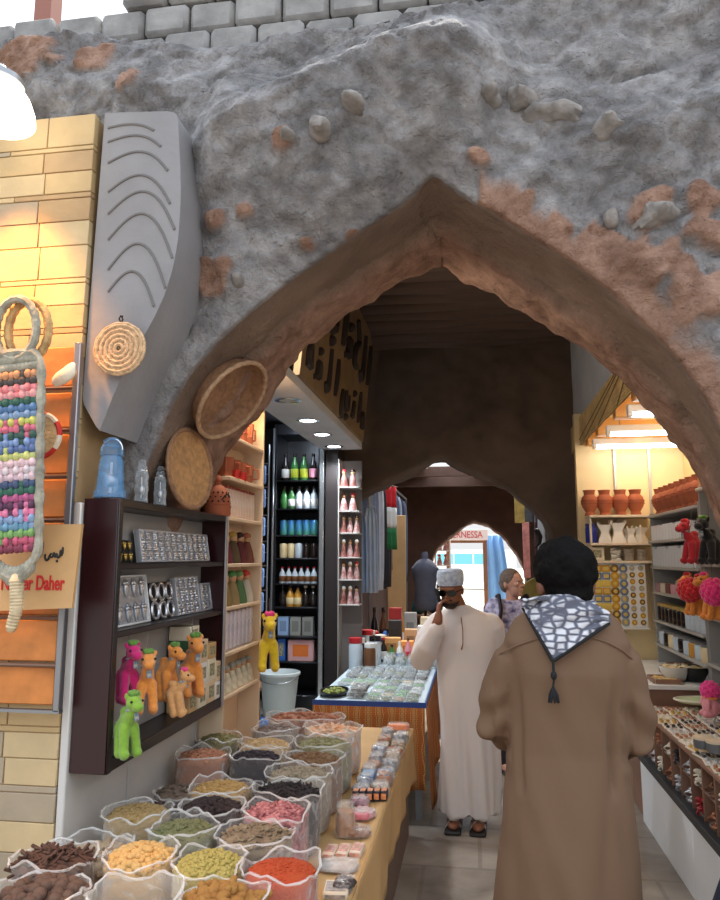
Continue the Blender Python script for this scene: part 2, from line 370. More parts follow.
# stones showing through the plaster
m_stone = M('embedded_river_stone', (138, 132, 127), .9, var=.35, vs=14, bump=.9, bs=30)
for u, v, w, h, rt in ((488,97,13,11,0),(520,104,17,14,.2),(556,117,32,12,.15),(606,130,17,13,-.2),(352,104,15,8,.4),(320,128,12,9,.1),(610,222,7,9,0),(290,140,9,8,0),(655,216,20,13,-.4),(240,283,10,10,0)):
    p = at(u, v, Y=YA-.1)
    near = [q.co.y for q in me.vertices if abs(q.co.x-p.x) < .025 and abs(q.co.z-p.z) < .025 and q.co.y < YA+.05]
    p = at(u, v, Y=(sum(near)/len(near) if near else YA-.1)+.022); s = p.y/720
    b = MB(); b.ell((0,0,0), (w*s, .07, h*s), n=18, m=12)
    b.v = [tuple(Vector(q)*(1+.5*noise.noise(Vector(q)*22+Vector((u, v, 0))))) for q in b.v]
    b.build('stone', m_stone, wall, p, (0, rt, 0))
# older block course above and behind the swollen plaster
f = MB(); zt = at(60, 20, Y=3.0).z
zl = at(0, 18, Y=2.95).z
for r in range(4):
    for k in range(26):
        x = -3.0+k*.22+(r % 2)*.11
        if r == 3 and x < at(110, 5, Y=2.95).x: continue
        f.box((x+.11, 3.02+random.uniform(-.015, .015), zl-.62+r*.158+.079), (.212, .4, .152), .02)
o = struct(f, 'wall_upper', M('grey_block_course', (150, 148, 146), .95, var=.25, vs=8, bump=.9, bs=18))
b = MB(); b.b2(-.05, .05, -.05, .05, 0, .9); p = at(48, 14, Y=3.3)
struct(b, 'roof_beam', M('red_oxide_steel', (150, 96, 80), .6)).location = (p.x, 3.3, p.z-.35)

# ---- sandstone tiled pier and grey relief pilaster
tl = [M('sandstone_tile_%s' % n, c, .55, var=.12, vs=5, bump=.2, bs=30) for n, c in (('honey', (190, 162, 116)), ('pale', (200, 176, 134)), ('tan', (176, 144, 102)), ('grey', (166, 150, 126)))]
YP = 2.3; XT = -1.36; f = MB()
f.k = 2; f.b2(-2.9, XT-.004, YP+.006, YA+.1, 0, at(60, 117, Y=YP).z-.004)
z = at(60, 117, Y=YP).z; row = 0
while z > 0:
    h = (.125, .02, .082, .085, .022, .09, .095)[row % 7]; x = XT-(0, .12, .05, .2, .1, .16, .03)[row % 7]*0
    wcut = (.19, .34, .2, .19, .31, .21, .2)[row % 7]; first = True
    while x > -2.9:
        w = wcut if first else .36; first = False
        f.k = random.choice((0, 0, 1, 1, 2, 3)) if z > 1.0 else random.choice((1, 2, 3, 3))
        f.b2(x-w+.003, x-.001, YP, YP+.03, max(0, z-h+.003), z, .002); x -= w
    z -= h; row += 1
struct(f, 'wall_tile', tl)
m_pil = M('trowelled_grey_plaster', (142, 140, 142), .8, var=.1, vs=4, bump=.25, bs=25)
poly = [(lambda q: (q.x, q.z))(at(u, v, Y=YP+.02)) for u, v in ((105,113),(170,111),(176,113),(178,120),(180,160),(181,190),(180,215),(178,240),(173,268),(165,294),(155,316),(143,338),(128,364),(113,396),(99,432),(93,300))]
poly = [(max(x, XT+.002), z) for x, z in poly]
f = MB()
pts = resample([(x, 0, z) for x, z in poly[:-1]]+[(XT+.002, 0, 2.2), (poly[0][0], 0, poly[0][1])], 90)[:-1]
f.prism([(p.x, p.z) for p in pts], YP+.02, YA+.02)
pil = struct(f, 'trim_pilaster', m_pil)
m_groove = M('scored_grey_plaster', (112, 109, 108), .85, bump=.2)
for k, (v, w, hgt) in enumerate(((128,40,4),(142,46,7),(163,52,12),(192,54,18),(214,58,24),(240,56,28),(270,50,28),(292,40,22))):
    P = []
    for i in range(15):
        t = i/14; u = 108+w*t*1.15; vv = v-hgt*math.sin(PI*min(1, t*1.02)*.85)+(hgt*1.1*t**5)
        q = at(u, vv, Y=YP+.02); P.append((q.x, YP+.021, q.z))
    g = MB(); g.tube(P, .006, 6); g.build('relief_line', m_groove, pil)
# ---- left wall below and behind the cabinets
f = MB()
for y0, y1 in ((YP+.005, 2.745), (2.755, 3.44), (3.45, 4.1)): f.b2(-1.358, -1.33, y0, y1, 0, 1.84, .004)
struct(f, 'wall_left', M('white_marble_panel', (206, 203, 198), .4, var=.08, vs=2.5))
f = MB(); f.b2(-1.5, -1.325, 4.1, 4.14, 0, 2.75); f.b2(-1.5, -1.42, YB, 4.12, 0, 3.8); struct(f, 'wall_left_return', M('cool_grey_paint', (150, 150, 150), .6))
# ---- passage: ceiling of palm logs, upper left wall, white right wall
f = MB(); f.b2(-2.7, 2.6, YB-.02, W2+.1, 3.86, 4.0); ceil = struct(f, 'ceiling', m_log)
for k in range(17):
    y = YB+.15+k*.215; b = MB(); P = [(-2.6+i*.5, random.uniform(-.012, .012), random.uniform(-.012, .012)) for i in range(11)]
    b.tube(P, [random.uniform(.07, .09) for _ in P], 10); b.build('log', m_log, ceil, (0, y, 3.79))
f = MB(); f.b2(.98, 1.1, YB, W2, 2.86, 3.86); struct(f, 'wall_right', m_plaster)
f = MB(); f.b2(-2.7, -2.55, 4.1, 7.1, 0, 3.86); struct(f, 'wall_shop_left', M('black_shop_lining', (26, 26, 30), .5))
f = MB(); f.b2(-2.6, -1.37, 4.12, 7.0, 2.95, 3.05); struct(f, 'ceiling_shop_left', MATS['black_shop_lining'])
f = MB(); f.b2(-2.7, -1.43, 7.02, 7.2, .0, 3.86); struct(f, 'wall_shop_back', MATS['black_shop_lining'])
# ---- second arch
def arch_wall(name, y0, y1, xs, ztop, curve, mats, vox, xl, xr):
    mb = MB(); C = resample([(curve[0][0], y0, -.05)]+[(x, y0, z) for x, z in curve]+[(curve[-1][0], y0, -.05)], 60); n = 60
    h = ztop+.05; Lt = 2*h+(xr-xl); O = []
    for i in range(n):
        d = i/(n-1)*Lt
        O.append(Vector((xl, y0, d-.05)) if d < h else Vector((xl+d-h, y0, ztop)) if d < h+xr-xl else Vector((xr, y0, ztop-(d-h-xr+xl))))
    D = Vector((0, y1-y0, 0)); vs = [*C, *[p+D for p in C], *O, *[p+D for p in O]]; fs = []
    for i in range(n-1):
        a, b, c, d = i, n+i, 2*n+i, 3*n+i
        fs += [(a, a+1, c+1, c), (b, b+1, d+1, d), (a, a+1, b+1, b), (c, c+1, d+1, d)]
    for i in (0, n-1): fs.append((i, n+i, 3*n+i, 2*n+i))
    mb.add(vs, fs); o = struct(mb, name, mats); remesh(o, vox, 1)
    for v, n in [(v, v.normal.copy()) for v in o.data.vertices]: v.co += n*(fbm(v.co, 3, 4)*.03+fbm(v.co, 11, 2)*.012)
    return o
c2 = [(lambda q: (q.x, q.z))(at(u, v, Y=W2)) for u, v in ((338,540),(340,506),(360,495),(385,484),(408,473),(425,463),(441,456),(462,466),(490,478),(515,490),(535,507),(549,524),(556,560))]
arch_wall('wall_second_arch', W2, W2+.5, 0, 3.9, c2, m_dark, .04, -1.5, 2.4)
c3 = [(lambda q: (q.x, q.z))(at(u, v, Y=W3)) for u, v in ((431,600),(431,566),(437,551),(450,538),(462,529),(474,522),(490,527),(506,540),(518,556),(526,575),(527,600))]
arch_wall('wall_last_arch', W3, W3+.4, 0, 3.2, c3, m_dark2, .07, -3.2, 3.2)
# ---- far hall between the arches: side walls and a roof with a light slot
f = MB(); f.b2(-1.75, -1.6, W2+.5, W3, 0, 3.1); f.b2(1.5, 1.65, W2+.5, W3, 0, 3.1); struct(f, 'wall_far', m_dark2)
f = MB(); f.b2(-3, 3, W2+.4, 7.9, 3.1, 3.25); f.b2(-3, 3, 10.8, 11.0, 3.1, 3.25); f.b2(-3, -.75, 11.0, 12.7, 3.1, 3.25); f.b2(.05, 3, 11.0, 12.7, 3.1, 3.25); f.b2(-3, 3, 12.7, 14.5, 3.1, 3.25)  # wide unseen opening before the slot, added to brighten the hall
f.b2(-1.6, 1.5, 11.8, 11.92, 2.98, 3.1); f.b2(-1.6, 1.5, 12.7, 12.8, 2.9, 3.1)
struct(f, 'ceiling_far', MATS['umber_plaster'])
# ================================================================ LEFT PIER: lamp, rack, sign, hangings
m_steel = M('brushed_grey_steel', (150, 152, 156), .35, .8)
m_black = M('black_plastic', (18, 18, 20), .4)
m_white = M('white_plastic', (235, 235, 232), .4)
m_chrome = M('chrome', (225, 225, 228), .15, 1)
p = at(-6, 118, Y=2.05)
t = thing('hanging_lamp', 'glowing white bell lamp hanging before the tiled pier', 'lamp', p)
b = MB(); b.lathe([(.132,0),(.128,.03),(.112,.075),(.084,.115),(.07,.125)], 28, caps=False); b.build('lamp_shade', M('glowing_opal_glass', (255, 244, 222), .4, emit=3), t)
b = MB(); b.lathe([(.01,.124),(.09,.124),(.088,.145),(.05,.15),(.03,.19),(.01,.19)], 24); b.build('cap', m_steel, t)
b = MB(); b.tube([(0,0,.19),(-.03,0,.3),(-.06,0,.9)], .006, 6); b.build('cord', m_black, t)
# ladder rack with terracotta coloured boards
YR = 2.262; xr = at(76, 400, Y=YR).x; xl = xr-.42
t = thing('display_rack', 'narrow grey metal ladder rack leaning flat on the tiled pier', 'rack', (xr, YR, at(60, 712, Y=YR).z))
z0 = t.location.z; zt = at(78, 343, Y=YR).z-z0
for x in (0, -.42):
    b = MB(); b.b2(x-.012, x+.012, -.012, .012, 0, zt, .003); b.build('post', m_steel, t)
rz = [at(70, v, Y=YR).z-z0 for v in (388, 430, 476, 520, 618, 666)]
for z in rz:
    b = MB(); b.tube([(-.41,-.004,z),(-.01,-.004,z)], .007, 8); b.build('rung', M('brown_steel_rod', (120, 92, 76), .4, .5), t)
b = MB(); b.b2(-.43, .012, -.012, .012, -.004, .006); b.build('bottom_bar', m_steel, t)
m_board = M('orange_terracotta_board', (206, 128, 62), .55, var=.28, vs=7, bump=.15, bs=30)
edges = [at(70, v, Y=YR).z for v in (345, 386, 391, 428, 433, 474, 478, 518, 522, 617, 620, 664, 668, 708)]
nm = ['topmost on the ladder rack', 'second from the top of the ladder rack', 'third from the top, right of the red rimmed fan', 'fourth from the top, just over the tan sign', 'behind the tan sign on the ladder rack', 'just under the tan sign on the ladder rack', 'lowest on the ladder rack']
for k in range(7):
    za, zb = edges[2*k], edges[2*k+1]; b = MB(); h = za-zb-.006
    b.box((0, 0, h/2), (.365, .014, h), .004)
    tag(b.build('terracotta_board', m_board, None, (xr-.205, YR+.018, zb+.004)), 'orange board ' + nm[k], 'board', 'orange boards on the ladder rack')
# white shell and red rimmed round fan tucked in the rack
p = at(62, 388, Y=2.215); b = MB()
b.rings([[(r*math.cos(a)*.9+.055*s-.02, r*.4*math.sin(a), .004+.085*s) for a in [2*PI*j/14 for j in range(14)]] for s, r in ((0,.006),(.15,.03),(.35,.042),(.55,.04),(.75,.026),(.92,.016),(1,.004))])
tag(b.build('seashell', M('waxy_white_shell', (238, 226, 200), .35, var=.08, bump=.3), None, p, (0, 0, 0)), 'pale pointed seashell resting on the rack rung', 'seashell')
p = at(40, 436, Y=2.2)
t = thing('round_fan', 'round palm fan with red and white rim half behind the striped hanging', 'fan', p)
b = MB(); b.lathe([(.004,0),(.05,.002),(.068,.0),(.068,.008),(.05,.010),(.004,.008)], 28, T=Matrix.Rotation(PI/2, 4, 'X')); b.build('fan_face', M('straw_tan', (206, 176, 128), .8, var=.2, vs=40, bump=.5, bs=90), t)
b = MB()
for k in range(20):
    b.k = (k//2) % 2; a0, a1 = 2*PI*k/20, 2*PI*(k+1)/20
    b.tube([(.074*math.cos(a0+(a1-a0)*q), -.004, .074*math.sin(a0+(a1-a0)*q)) for q in (0,.5,1)], .009, 6)
b.build('rim', [M('fan_red', (196, 44, 34), .7), M('fan_white', (226, 214, 190), .7)], t)
# tan sign with black and red writing
q = [at(u, v, Y=2.2) for u, v in ((-28,526),(82,524),(72,608),(-30,612))]
cx = (q[0].x+q[2].x)/2; base = Vector((q[2].x, 2.21, q[2].z))
t = thing('painted_sign', 'tan board sign with black Arabic and red Latin lettering', 'sign', base)
b = MB(); b.prism([(v.x-base.x, v.z-base.z) for v in q], -.012, .002, 'Y'); b.build('board', M('tan_sign_board', (206, 164, 112), .6, var=.12, vs=5), t)
def strokes(mb, L, w, mapf, n=6, flat=.45):
    for P in L:
        P = [Vector(mapf(*p)) for p in P]
        if len(P) == 1: mb.ell(P[0], w*1.1, n=8, m=6); continue
        S = []
        for i in range(len(P)-1):       # Catmull-Rom smoothing
            a, b_, c, d = P[max(0,i-1)], P[i], P[i+1], P[min(len(P)-1,i+2)]
            for s in range(5):
                u = s/5; S.append(.5*((2*b_)+(c-a)*u+(2*a-5*b_+4*c-d)*u*u+(3*b_-a-3*c+d)*u**3))
        S.append(P[-1]); mb.tube(S, [w*(.7+.3*math.sin(PI*i/(len(S)-1))) for i in range(len(S))], n)
ar = [[(63.5,547),(63,552),(62,556)], [(61,550),(60.5,556),(58.5,557.5),(57,554),(56,557),(54.5,553),(53,557),(50,556.5)], [(52,553),(50,556),(49,559),(46.5,560),(45.5,557),(46,554)], [(57.5,561)], [(43.5,542),(43,548),(42,554),(39,554.5),(37,552)], [(40,556.5)]]
mb = MB(); strokes(mb, ar, .0042, lambda u, v: (lambda a: (a.x-base.x, -.013, a.z-base.z))(at(u, v, Y=2.2))); mb.build('black_lettering', m_black, t, label='black Arabic lettering')
p = at(33, 583.5, Y=2.2)
text('Nasser Daher', .066, M('sign_red', (196, 30, 30), .6), t, (p.x-base.x, -.0135, p.z-base.z), (PI/2, 0, 0), 'red_lettering', sx=.6, bold=.0012)
# striped rag-woven hanging with loop handle
YH = 2.1; pc = at(15, 630, Y=YH); pxs = YH/720
tq = at(16, 345, Y=YH); t = thing('woven_hanging', 'rag woven hanging in coloured stripes with grey loop handle', 'wall hanging', pc, rot=(0, math.atan2(tq.x-pc.x, tq.z-pc.z), 0))
def hz(v): return at(15, v, Y=YH).z-pc.z
strip = [(214,140,90),(60,52,48),(232,120,124),(232,150,150),(36,84,66),(70,110,160),(120,150,190),(188,190,80),(212,96,120),(34,70,60),(110,140,190),(70,96,150),(196,200,110),(226,190,196),(214,200,206),(210,180,190),(44,64,100),(30,84,64),(170,70,120),(70,30,60),(220,110,150),(120,150,190),(90,140,170),(110,160,80),(190,70,100),(120,40,60)]
mats = [M('rag_cloth_%d' % i, tuple(int(q*.82+34) for q in c), .9, var=.25, vs=60) for i, c in enumerate(strip)]
b = MB(); nr = len(strip); zt, zb = hz(372), hz(552); hw = 27*pxs
for r in range(nr):
    for k in range(8):
        b.k = min(nr-1, max(0, r+random.choice((0,0,0,0,1,-1)))) if (k+r) % 2 else r
        z = zt-(r+.5)*(zt-zb)/nr; w = hw*(1-.14*r/nr)
        b.ell((-w+(k+.5)*2*w/8, -.008+(.004 if (k+r) % 2 else 0), z), (w/8*1.35, .012, (zt-zb)/nr*.72), n=8, m=5)
b.build('woven_panel', mats, t)
m_grey = M('grey_bound_straw', (158, 154, 138), .85, var=.35, vs=25, bump=.6, bs=60)
b = MB(); P = [(-hw-.012,0,zt),(-hw-.008,0,zb),(-hw*.6,0,zb-.06),(0,0,zb-.09),(hw*.6,0,zb-.06),(hw*.86+.012,0,zb),(hw+.012,0,zt),(hw+.008,0,zt+.035),(hw*.8,0,zt+.062),(0,0,zt+.07),(-hw*.8,0,zt+.062),(-hw-.008,0,zt+.035)]
P = resample(P+[P[0]], 60)[:-1]; b.tube(P, [.014+.003*math.sin(i*2.2) for i in range(60)], 8, closed=True); b.build('border', m_grey, t)
b = MB()
for k in range(11):
    for r in range(2):
        x = -hw+2*hw*(k+.5)/11; b.ell((x, 0, zt+.016+r*.026), (.017, .014, .017), Matrix.Translation((x,0,zt+.016+r*.026)) @ Matrix.Rotation(.6*(-1)**r, 4, 'Y') @ Matrix.Translation((-x,0,-zt-.016-r*.026)), 8, 6)
b.build('top_braid', m_grey, t); b = MB()
for k in range(9):
    x = (-1+2*(k+.5)/9)*hw*.8; z = zb-.02-.05*(1-(x/hw)**2); b.ell((x, 0, z), (.014, .012, .028), n=8, m=6); b.ell((x*.75, -.003, z-.02*(1-(x/hw)**2)), (.012, .012, .022), n=8, m=6)
b.build('braid', m_grey, t)
for nm_, dx, dy in (('loop_handle', 0, 0), ('loop_handle', .026, .028)):
    b = MB(); P = [(dx+25*pxs*math.sin(a), dy, zt+.045+36*pxs-36*pxs*math.cos(a)) for a in [2*PI*i/40 for i in range(40)]]
    b.tube(P, [.013+.0025*(i % 2) for i in range(40)], 8, closed=True); b.build(nm_, m_grey if not dx else M('tan_bound_straw', (196, 158, 106), .85, var=.3, vs=30, bump=.6, bs=60), t)
b = MB(); P = resample([(0.006,0,zb-.085),(.006,0,zb-.13),(.004,0,zb-.18),(-.012,0,0.01)], 30); b.tube(P, [.022-.006*(i/29)+.002*(i % 2) for i in range(30)], 10, ends=True)
b.build('stick_handle', M('raffia_bound_stick', (206, 186, 150), .7, var=.25, vs=30, bump=.4, bs=70), t)
# round straw mat on the pilaster
p = at(120, 349, Y=YP-.008)
t = thing('round_straw_mat', 'round coiled straw mat hanging on the grey pilaster', 'mat', p)
b = MB(); r0 = 30.5*YP/720
for k in range(11):
    r = .006+k*(r0-.006)/10.6; b.tube([((r+.0012*math.sin(13*a+k))*math.cos(a), -.004-.004*(k % 2), (r+.0012*math.sin(13*a+k))*math.sin(a)) for a in [2*PI*i/40 for i in range(40)]], .0062, 6, closed=True)
b.lathe([(.003,0),(r0,0),(r0,.004),(.003,.004)], 40, T=Matrix.Rotation(PI/2, 4, 'X'))
b.build('coil', M('pale_coiled_straw', (206, 172, 134), .85, var=.28, vs=70, bump=.6, bs=110), t)
b = MB(); b.tube([(0,0,r0-.004),(-.006,-.006,r0+.012),(0,-.008,r0+.022),(.007,-.004,r0+.01),(0,0,r0-.004)], .003, 6); b.tube([(0,-.004,r0+.02),(0,.006,r0+.024)], .004, 6); b.build('hanging_loop', M('dark_cord', (60, 44, 34), .8), t)
# ================================================================ LEFT CABINET (dark, silver trays, plush camels)
XF, XB = -1.2, -1.328; ya, yb = 2.318, 3.44; zb, zt = .95, 1.855
m_wine = M('dark_wine_laminate', (46, 16, 20), .3, var=.15, vs=2); m_ebony = M('ebony_laminate', (34, 28, 28), .3)
t = thing('display_cabinet', 'dark wine red open wall cabinet with silver trays and plush camels', 'cabinet', (XB, ya, zb))
def bx(nm, x0, x1, y0, y1, z0, z1, m, bev=.003, par=None, lab=None):
    b = MB(); o = par or t; L = o.location if not o.parent else o.parent.location
    b.b2(x0-L.x, x1-L.x, y0-L.y, y1-L.y, z0-L.z, z1-L.z, bev); return b.build(nm, m, o, label=lab)
bx('side_panel', XB, XF, ya, ya+.022, zb, zt, m_wine); bx('side_panel', XB, XF, yb-.022, yb, zb, zt, m_wine)
bx('top_panel', XB, XF, ya+.022, yb-.022, zt-.03, zt, m_ebony); bx('bottom_panel', XB, XF, ya+.022, yb-.022, zb, zb+.045, m_ebony)
bx('back_panel', XB, XB+.008, ya+.022, yb-.022, zb+.045, zt-.03, M('grey_back_board', (168, 164, 160), .6))
ZS = (1.632, 1.402)
for z in ZS: bx('shelf', XB+.008, XF-.004, ya+.022, yb-.022, z-.022, z, m_ebony)
bx('front_frame', XF, XF+.006, ya, ya+.03, zb, zt, m_ebony); bx('front_frame', XF, XF+.006, yb-.03, yb, zb, zt, M('silver_edge', (170, 170, 176), .4, .5))
m_card = M('black_velvet_card', (24, 22, 24), .9); m_scard = M('silver_blister_tray', (200, 202, 208), .35, .4); m_silver = M('tarnished_silver', (214, 216, 222), .28, .85, bump=.3, bs=90)
def tray(y0, y1, z, h, label, card, orn, ny, nz, frame, shape='bead'):
    w = y1-y0; T = thing('jewellery_tray', label, 'tray', (XB+.06, (y0+y1)/2, z), 0, 'upright jewellery trays in the dark cabinet', (0, R(-9), 0))
    b = MB(); b.box((-.005, 0, h/2), (.012, w, h), .002); b.build('backing_card', card, T)
    if frame:
        b = MB(); g = .008
        b.box((.005,0,g/2),(.02,w,g),.002); b.box((.005,0,h-g/2),(.02,w,g),.002); b.box((.005,-w/2+g/2,h/2),(.02,g,h-2*g),.002); b.box((.005,w/2-g/2,h/2),(.02,g,h-2*g),.002); b.build('rim', frame, T)
    for i in range(ny):
        for k in range(nz):
            b = MB(); cy = -w/2+w*(i+.5)/ny; cz = h*(k+.5)/nz; sy = w/ny*.42; sz = h/nz*.44
            if shape == 'bead':
                for q in range(4): b.ell((.007, cy+random.uniform(-.3,.3)*sy, cz+(q-1.5)*sz*.5), (.008, sy*random.uniform(.5,.95), sz*.34), n=8, m=5)
            elif shape == 'bangle':
                b.tube([(.006, cy+sy*math.cos(a), cz+sz*math.sin(a)) for a in [2*PI*j/16 for j in range(16)]], min(sy,sz)*.2, 6, closed=True)
            else:
                b.ell((.006, cy, cz), (.008, sy*.5, sz*.9), n=10, m=6); b.ell((.009, cy, cz+sz*.4), (.008, sy*.8, sz*.25), n=8, m=5)
            b.build('ornament', orn, T)
    return T
def yy(u): return at(u, 560, X=-1.24).y
tray(yy(118), yy(139), ZS[0], .085, 'small black card with two rows of gold pendants', m_card, M('dull_gold', (190, 160, 90), .35, .8), 4, 2, None, 'drop')
tray(yy(146), yy(213), ZS[0], .13, 'widest silver tray packed with beads on the upper cabinet shelf', m_scard, m_silver, 12, 3, m_scard)
tray(yy(117), yy(157), ZS[1], .185, 'white edged silver tray of bangles at near end of shelf', M('grey_foil', (170, 172, 178), .4, .5), m_silver, 5, 2, M('white_card_edge', (228, 228, 226), .5), 'drop')
tray(yy(160), yy(182), ZS[1], .15, 'black card with six silver earrings between two silver trays', m_card, m_silver, 3, 2, None, 'bangle')
tray(yy(184), yy(206), ZS[1], .165, 'silver tray of tall beads right of the black earring card', m_scard, m_silver, 5, 3, m_scard)
tray(yy(208), yy(217), ZS[1], .13, 'narrowest silver tray near the far end of the shelf', m_scard, m_silver, 2, 3, m_scard)
# glass lanterns, baskets and clay burner on the cabinet top
m_glass = film('clear_pressed_glass', (226, 238, 246), .08, .5); m_bglass = film('pale_blue_glass', (120, 180, 230), .2, .5)
def jar(u, wpx, hpx, m, label, kind):
    p = at(u, 498, X=-1.245); p.z = zt; s = p.y/720; r = wpx*s/2; h = hpx*s; p.x = -1.2-r*1.1 if r < .05 else -1.258
    T = thing(kind, label, 'glass jar' if kind == 'glass_jar' else 'lantern', p)
    b = MB()
    prof = [(.8,0),(1,.02),(1,.1),(.86,.16),(.8,.4),(.72,.62),(.62,.7)] if kind == 'glass_lantern' else [(.9,0),(1,.03),(.9,.2),(1,.3),(.88,.5),(.98,.6),(.85,.72),(.7,.76)]
    P = [(r*a, h*c) for a, c in prof]; P += [(a*.9, c) for a, c in P[::-1]][:-1]+[(r*.7, .012)]
    b.lathe(P, 20); b.build('body', m, T)
    b = MB(); b.lathe([(r*.5,h*.7),(r*.72,h*.71),(r*.7,h*.84),(r*.5,h*.88),(r*.55,h*.96),(r*.3,h),(r*.05,h)], 20); b.build('lid', m, T)
    b = MB(); b.ell((0,0,h*.3),(r*.5,r*.5,h*.12),n=10,m=6); b.tube([(0,0,h*.1),(0,0,h*.6)],r*.1,6); b.build('holder', m_silver, T)
    b = MB(); b.tube([(r*.72*math.cos(a), 0, h*.8+r*.72*math.sin(a)) for a in [PI*i/12 for i in range(13)]], .003, 6)
    if kind == 'glass_lantern': b.build('bail_handle', m_chrome, T)
    else: b = MB(); b.lathe([(r*.72,h*.735),(r*.76,h*.735),(r*.76,h*.755),(r*.72,h*.755)],20); b.build('collar', m_chrome, T)
jar(113, 34, 66, m_bglass, 'tall pale blue glass lantern at the near end of the cabinet top', 'glass_lantern')
jar(137, 15, 46, m_glass, 'slim clear glass jar right beside the blue lantern', 'glass_jar')
jar(156, 14, 42, m_glass, 'slim clear glass jar next to the leaning round tray', 'glass_jar')
m_straw = M('brown_coiled_basketry', (182, 136, 88), .85, var=.25, vs=40, bump=.7, bs=90)
m_strawd = M('dark_coiled_basketry', (150, 112, 82), .85, var=.25, vs=40, bump=.7, bs=90)
def basket(p, r, depth, rot, label, m1, m2):
    T = thing('round_basket', label, 'basket', p, rot=rot)
    b = MB(); b.lathe([(.004,0),(r*.82,0),(r*.9,.006)]+[(r*(.9+.1*q)+.003*(i % 2), depth*q) for i, q in enumerate((.2,.4,.6,.8,1))]+[(r*.97,depth),(r*.88,.012),(r*.8,.008),(.004,.008)], 40); b.build('bowl', m1, T)
    b = MB(); b.tube([(r*math.cos(a), r*math.sin(a), depth) for a in [2*PI*i/48 for i in range(48)]], [.009+.002*(i % 2) for i in range(48)], 8, closed=True); b.build('rim', m2, T); return T
c = at(188, 470, X=-1.175); c.z = zt+.166
basket(c, .165, .012, (0, R(86), R(-10)), 'flat round straw tray leaning upright on the cabinet top', m_straw, m_strawd)
c = at(222, 392, X=-1.06)
basket(c, .19, .07, (0, R(128), R(-12)), 'wide round basket hung under the arch', m_strawd, M('pale_basket_rim', (176, 142, 110), .85, var=.25, vs=50, bump=.6))
m_clay = M('terracotta_clay', (168, 92, 60), .75, var=.15, vs=6, bump=.15)
c = at(217, 513, X=-1.25); c.z = zt
t2 = thing('clay_burner', 'pierced terracotta incense burner with knob lid beside the straw tray', 'incense burner', c)
b = MB(); b.lathe([(.062,0),(.068,.01),(.066,.03),(.07,.05),(.064,.052),(.004,.052)], 28); b.build('base', m_clay, t2)
b = MB(); b.lathe([(.064,.052),(.067,.06),(.063,.09),(.05,.125),(.03,.148),(.018,.156),(.014,.168),(.022,.178),(.02,.19),(.006,.205)], 28); l = b.build('lid', m_clay, t2)
b = MB()
for k in range(7):
    for r in range(3):
        a = PI*1.1+k*.42+r*.2; q = .066-r*.006; b.ell((q*math.cos(a), q*math.sin(a), .07+r*.022), .005, n=8, m=5)
b.tube([(.0655*math.cos(a), .0655*math.sin(a), .075+.03*math.sin((a+.9)*3.2)) for a in [-.9+i*.1 for i in range(9)]], .004, 6)
b.build('pierced_holes', M('matte_black', (30, 20, 16), .9), l)  # holes set on the lid as black beads, not cut through
# ---- plush camels
def make_camel():
    T = thing('plush_camel', '', 'plush toy'); b = MB()
    b.ell((0,0,.135),(.042,.034,.05),n=16,m=10); b.ell((-.012,0,.178),(.028,.024,.024),n=14,m=8)
    for x, y, fx in ((.022,.02,.03),(.022,-.02,.034),(-.022,.02,-.014),(-.022,-.02,-.01)):
        b.tube([(x,y,.12),(fx,y*1.35,.07),(fx+.008,y*1.5,.03),(fx+.012,y*1.5,.016)],[.025,.021,.02,.022],10,ends=True); b.ell((fx+.018,y*1.5,.018),(.026,.02,.018),n=10,m=6)
    b.tube([(.02,0,.15),(.044,0,.18),(.05,0,.2)],[.032,.028,.026],10,ends=True)
    b.ell((.056,0,.224),(.037,.034,.034),n=14,m=10); b.ell((.09,0,.212),(.028,.025,.022),n=12,m=8)
    for s in (-1,1): b.ell((.042,s*.03,.254),(.009,.01,.015),n=8,m=6)
    b.tube([(-.04,0,.14),(-.056,0,.12),(-.058,0,.1)],[.008,.006,.008],8,ends=True)
    o = b.build('body', M('plush_orange', (236, 150, 64), .95, var=.1, vs=60, sheen=.5, bump=.4, bs=160), T); remesh(o, .0055, 2)
    for s in (-1,1):
        e = MB(); e.ell((.08,s*.026,.234),.0058,n=8,m=6); e.build('eye', m_black, T)
    e = MB()
    for k in range(7): e.ell((.05+.012*math.cos(k*.9),.014*math.sin(k*.9),.262+.004*(k%2)),(.012,.012,.011),n=8,m=6)
    e.build('tuft', M('tuft_green', (96, 140, 50), .95, sheen=.4), T)
    e = MB(); e.tube([(.02,0,.2),(.005,0,.25),(0,0,.30),(.003,0,.335)],.0016,5); e.build('cord', M('thin_grey_cord', (110,100,96), .7), T)
    e = MB(); e.tube([(.046+.022*math.cos(a),.024*math.sin(a),.196+.006*math.cos(a)) for a in [2*PI*i/14 for i in range(14)]],.0065,6,closed=True); e.box((.074,.004,.17),(.003,.022,.032),.001); e.build('scarf', M('printed_scarf', (200,196,180), .9, col2=(60,110,150), vs=90), T)
    return T
camel = Proto(make_camel)
plush = {k: M('plush_'+k, c, .95, var=.1, vs=60, sheen=.4, bump=.4, bs=160) for k, c in (('magenta',(206,30,110)),('amber',(232,146,62)),('tan',(226,166,104)),('lime',(126,168,52)),('yellow',(236,200,40)),('crimson',(178,26,44)),('jet',(18,18,22)),('rose',(232,150,158)),('brown',(150,92,50)))}
tuft = {k: M('tuft_'+k, c, .95, sheen=.4) for k, c in (('pink',(236,60,130)),('red',(206,22,36)),('moss',(96,140,50)))}
def hang(u, v0, v1, X, rz, label, m, tf, g='plush camels hung in the dark cabinet', sc=None, z=None):
    b = at(u, v1, X=X); a = at(u, v0, X=X); s = sc or (a.z-b.z)/.275
    return camel((X, b.y, b.z if z is None else z), rz, label, g, {'body': plush[m], 'tuft': tuft[tf]}, scale=s)
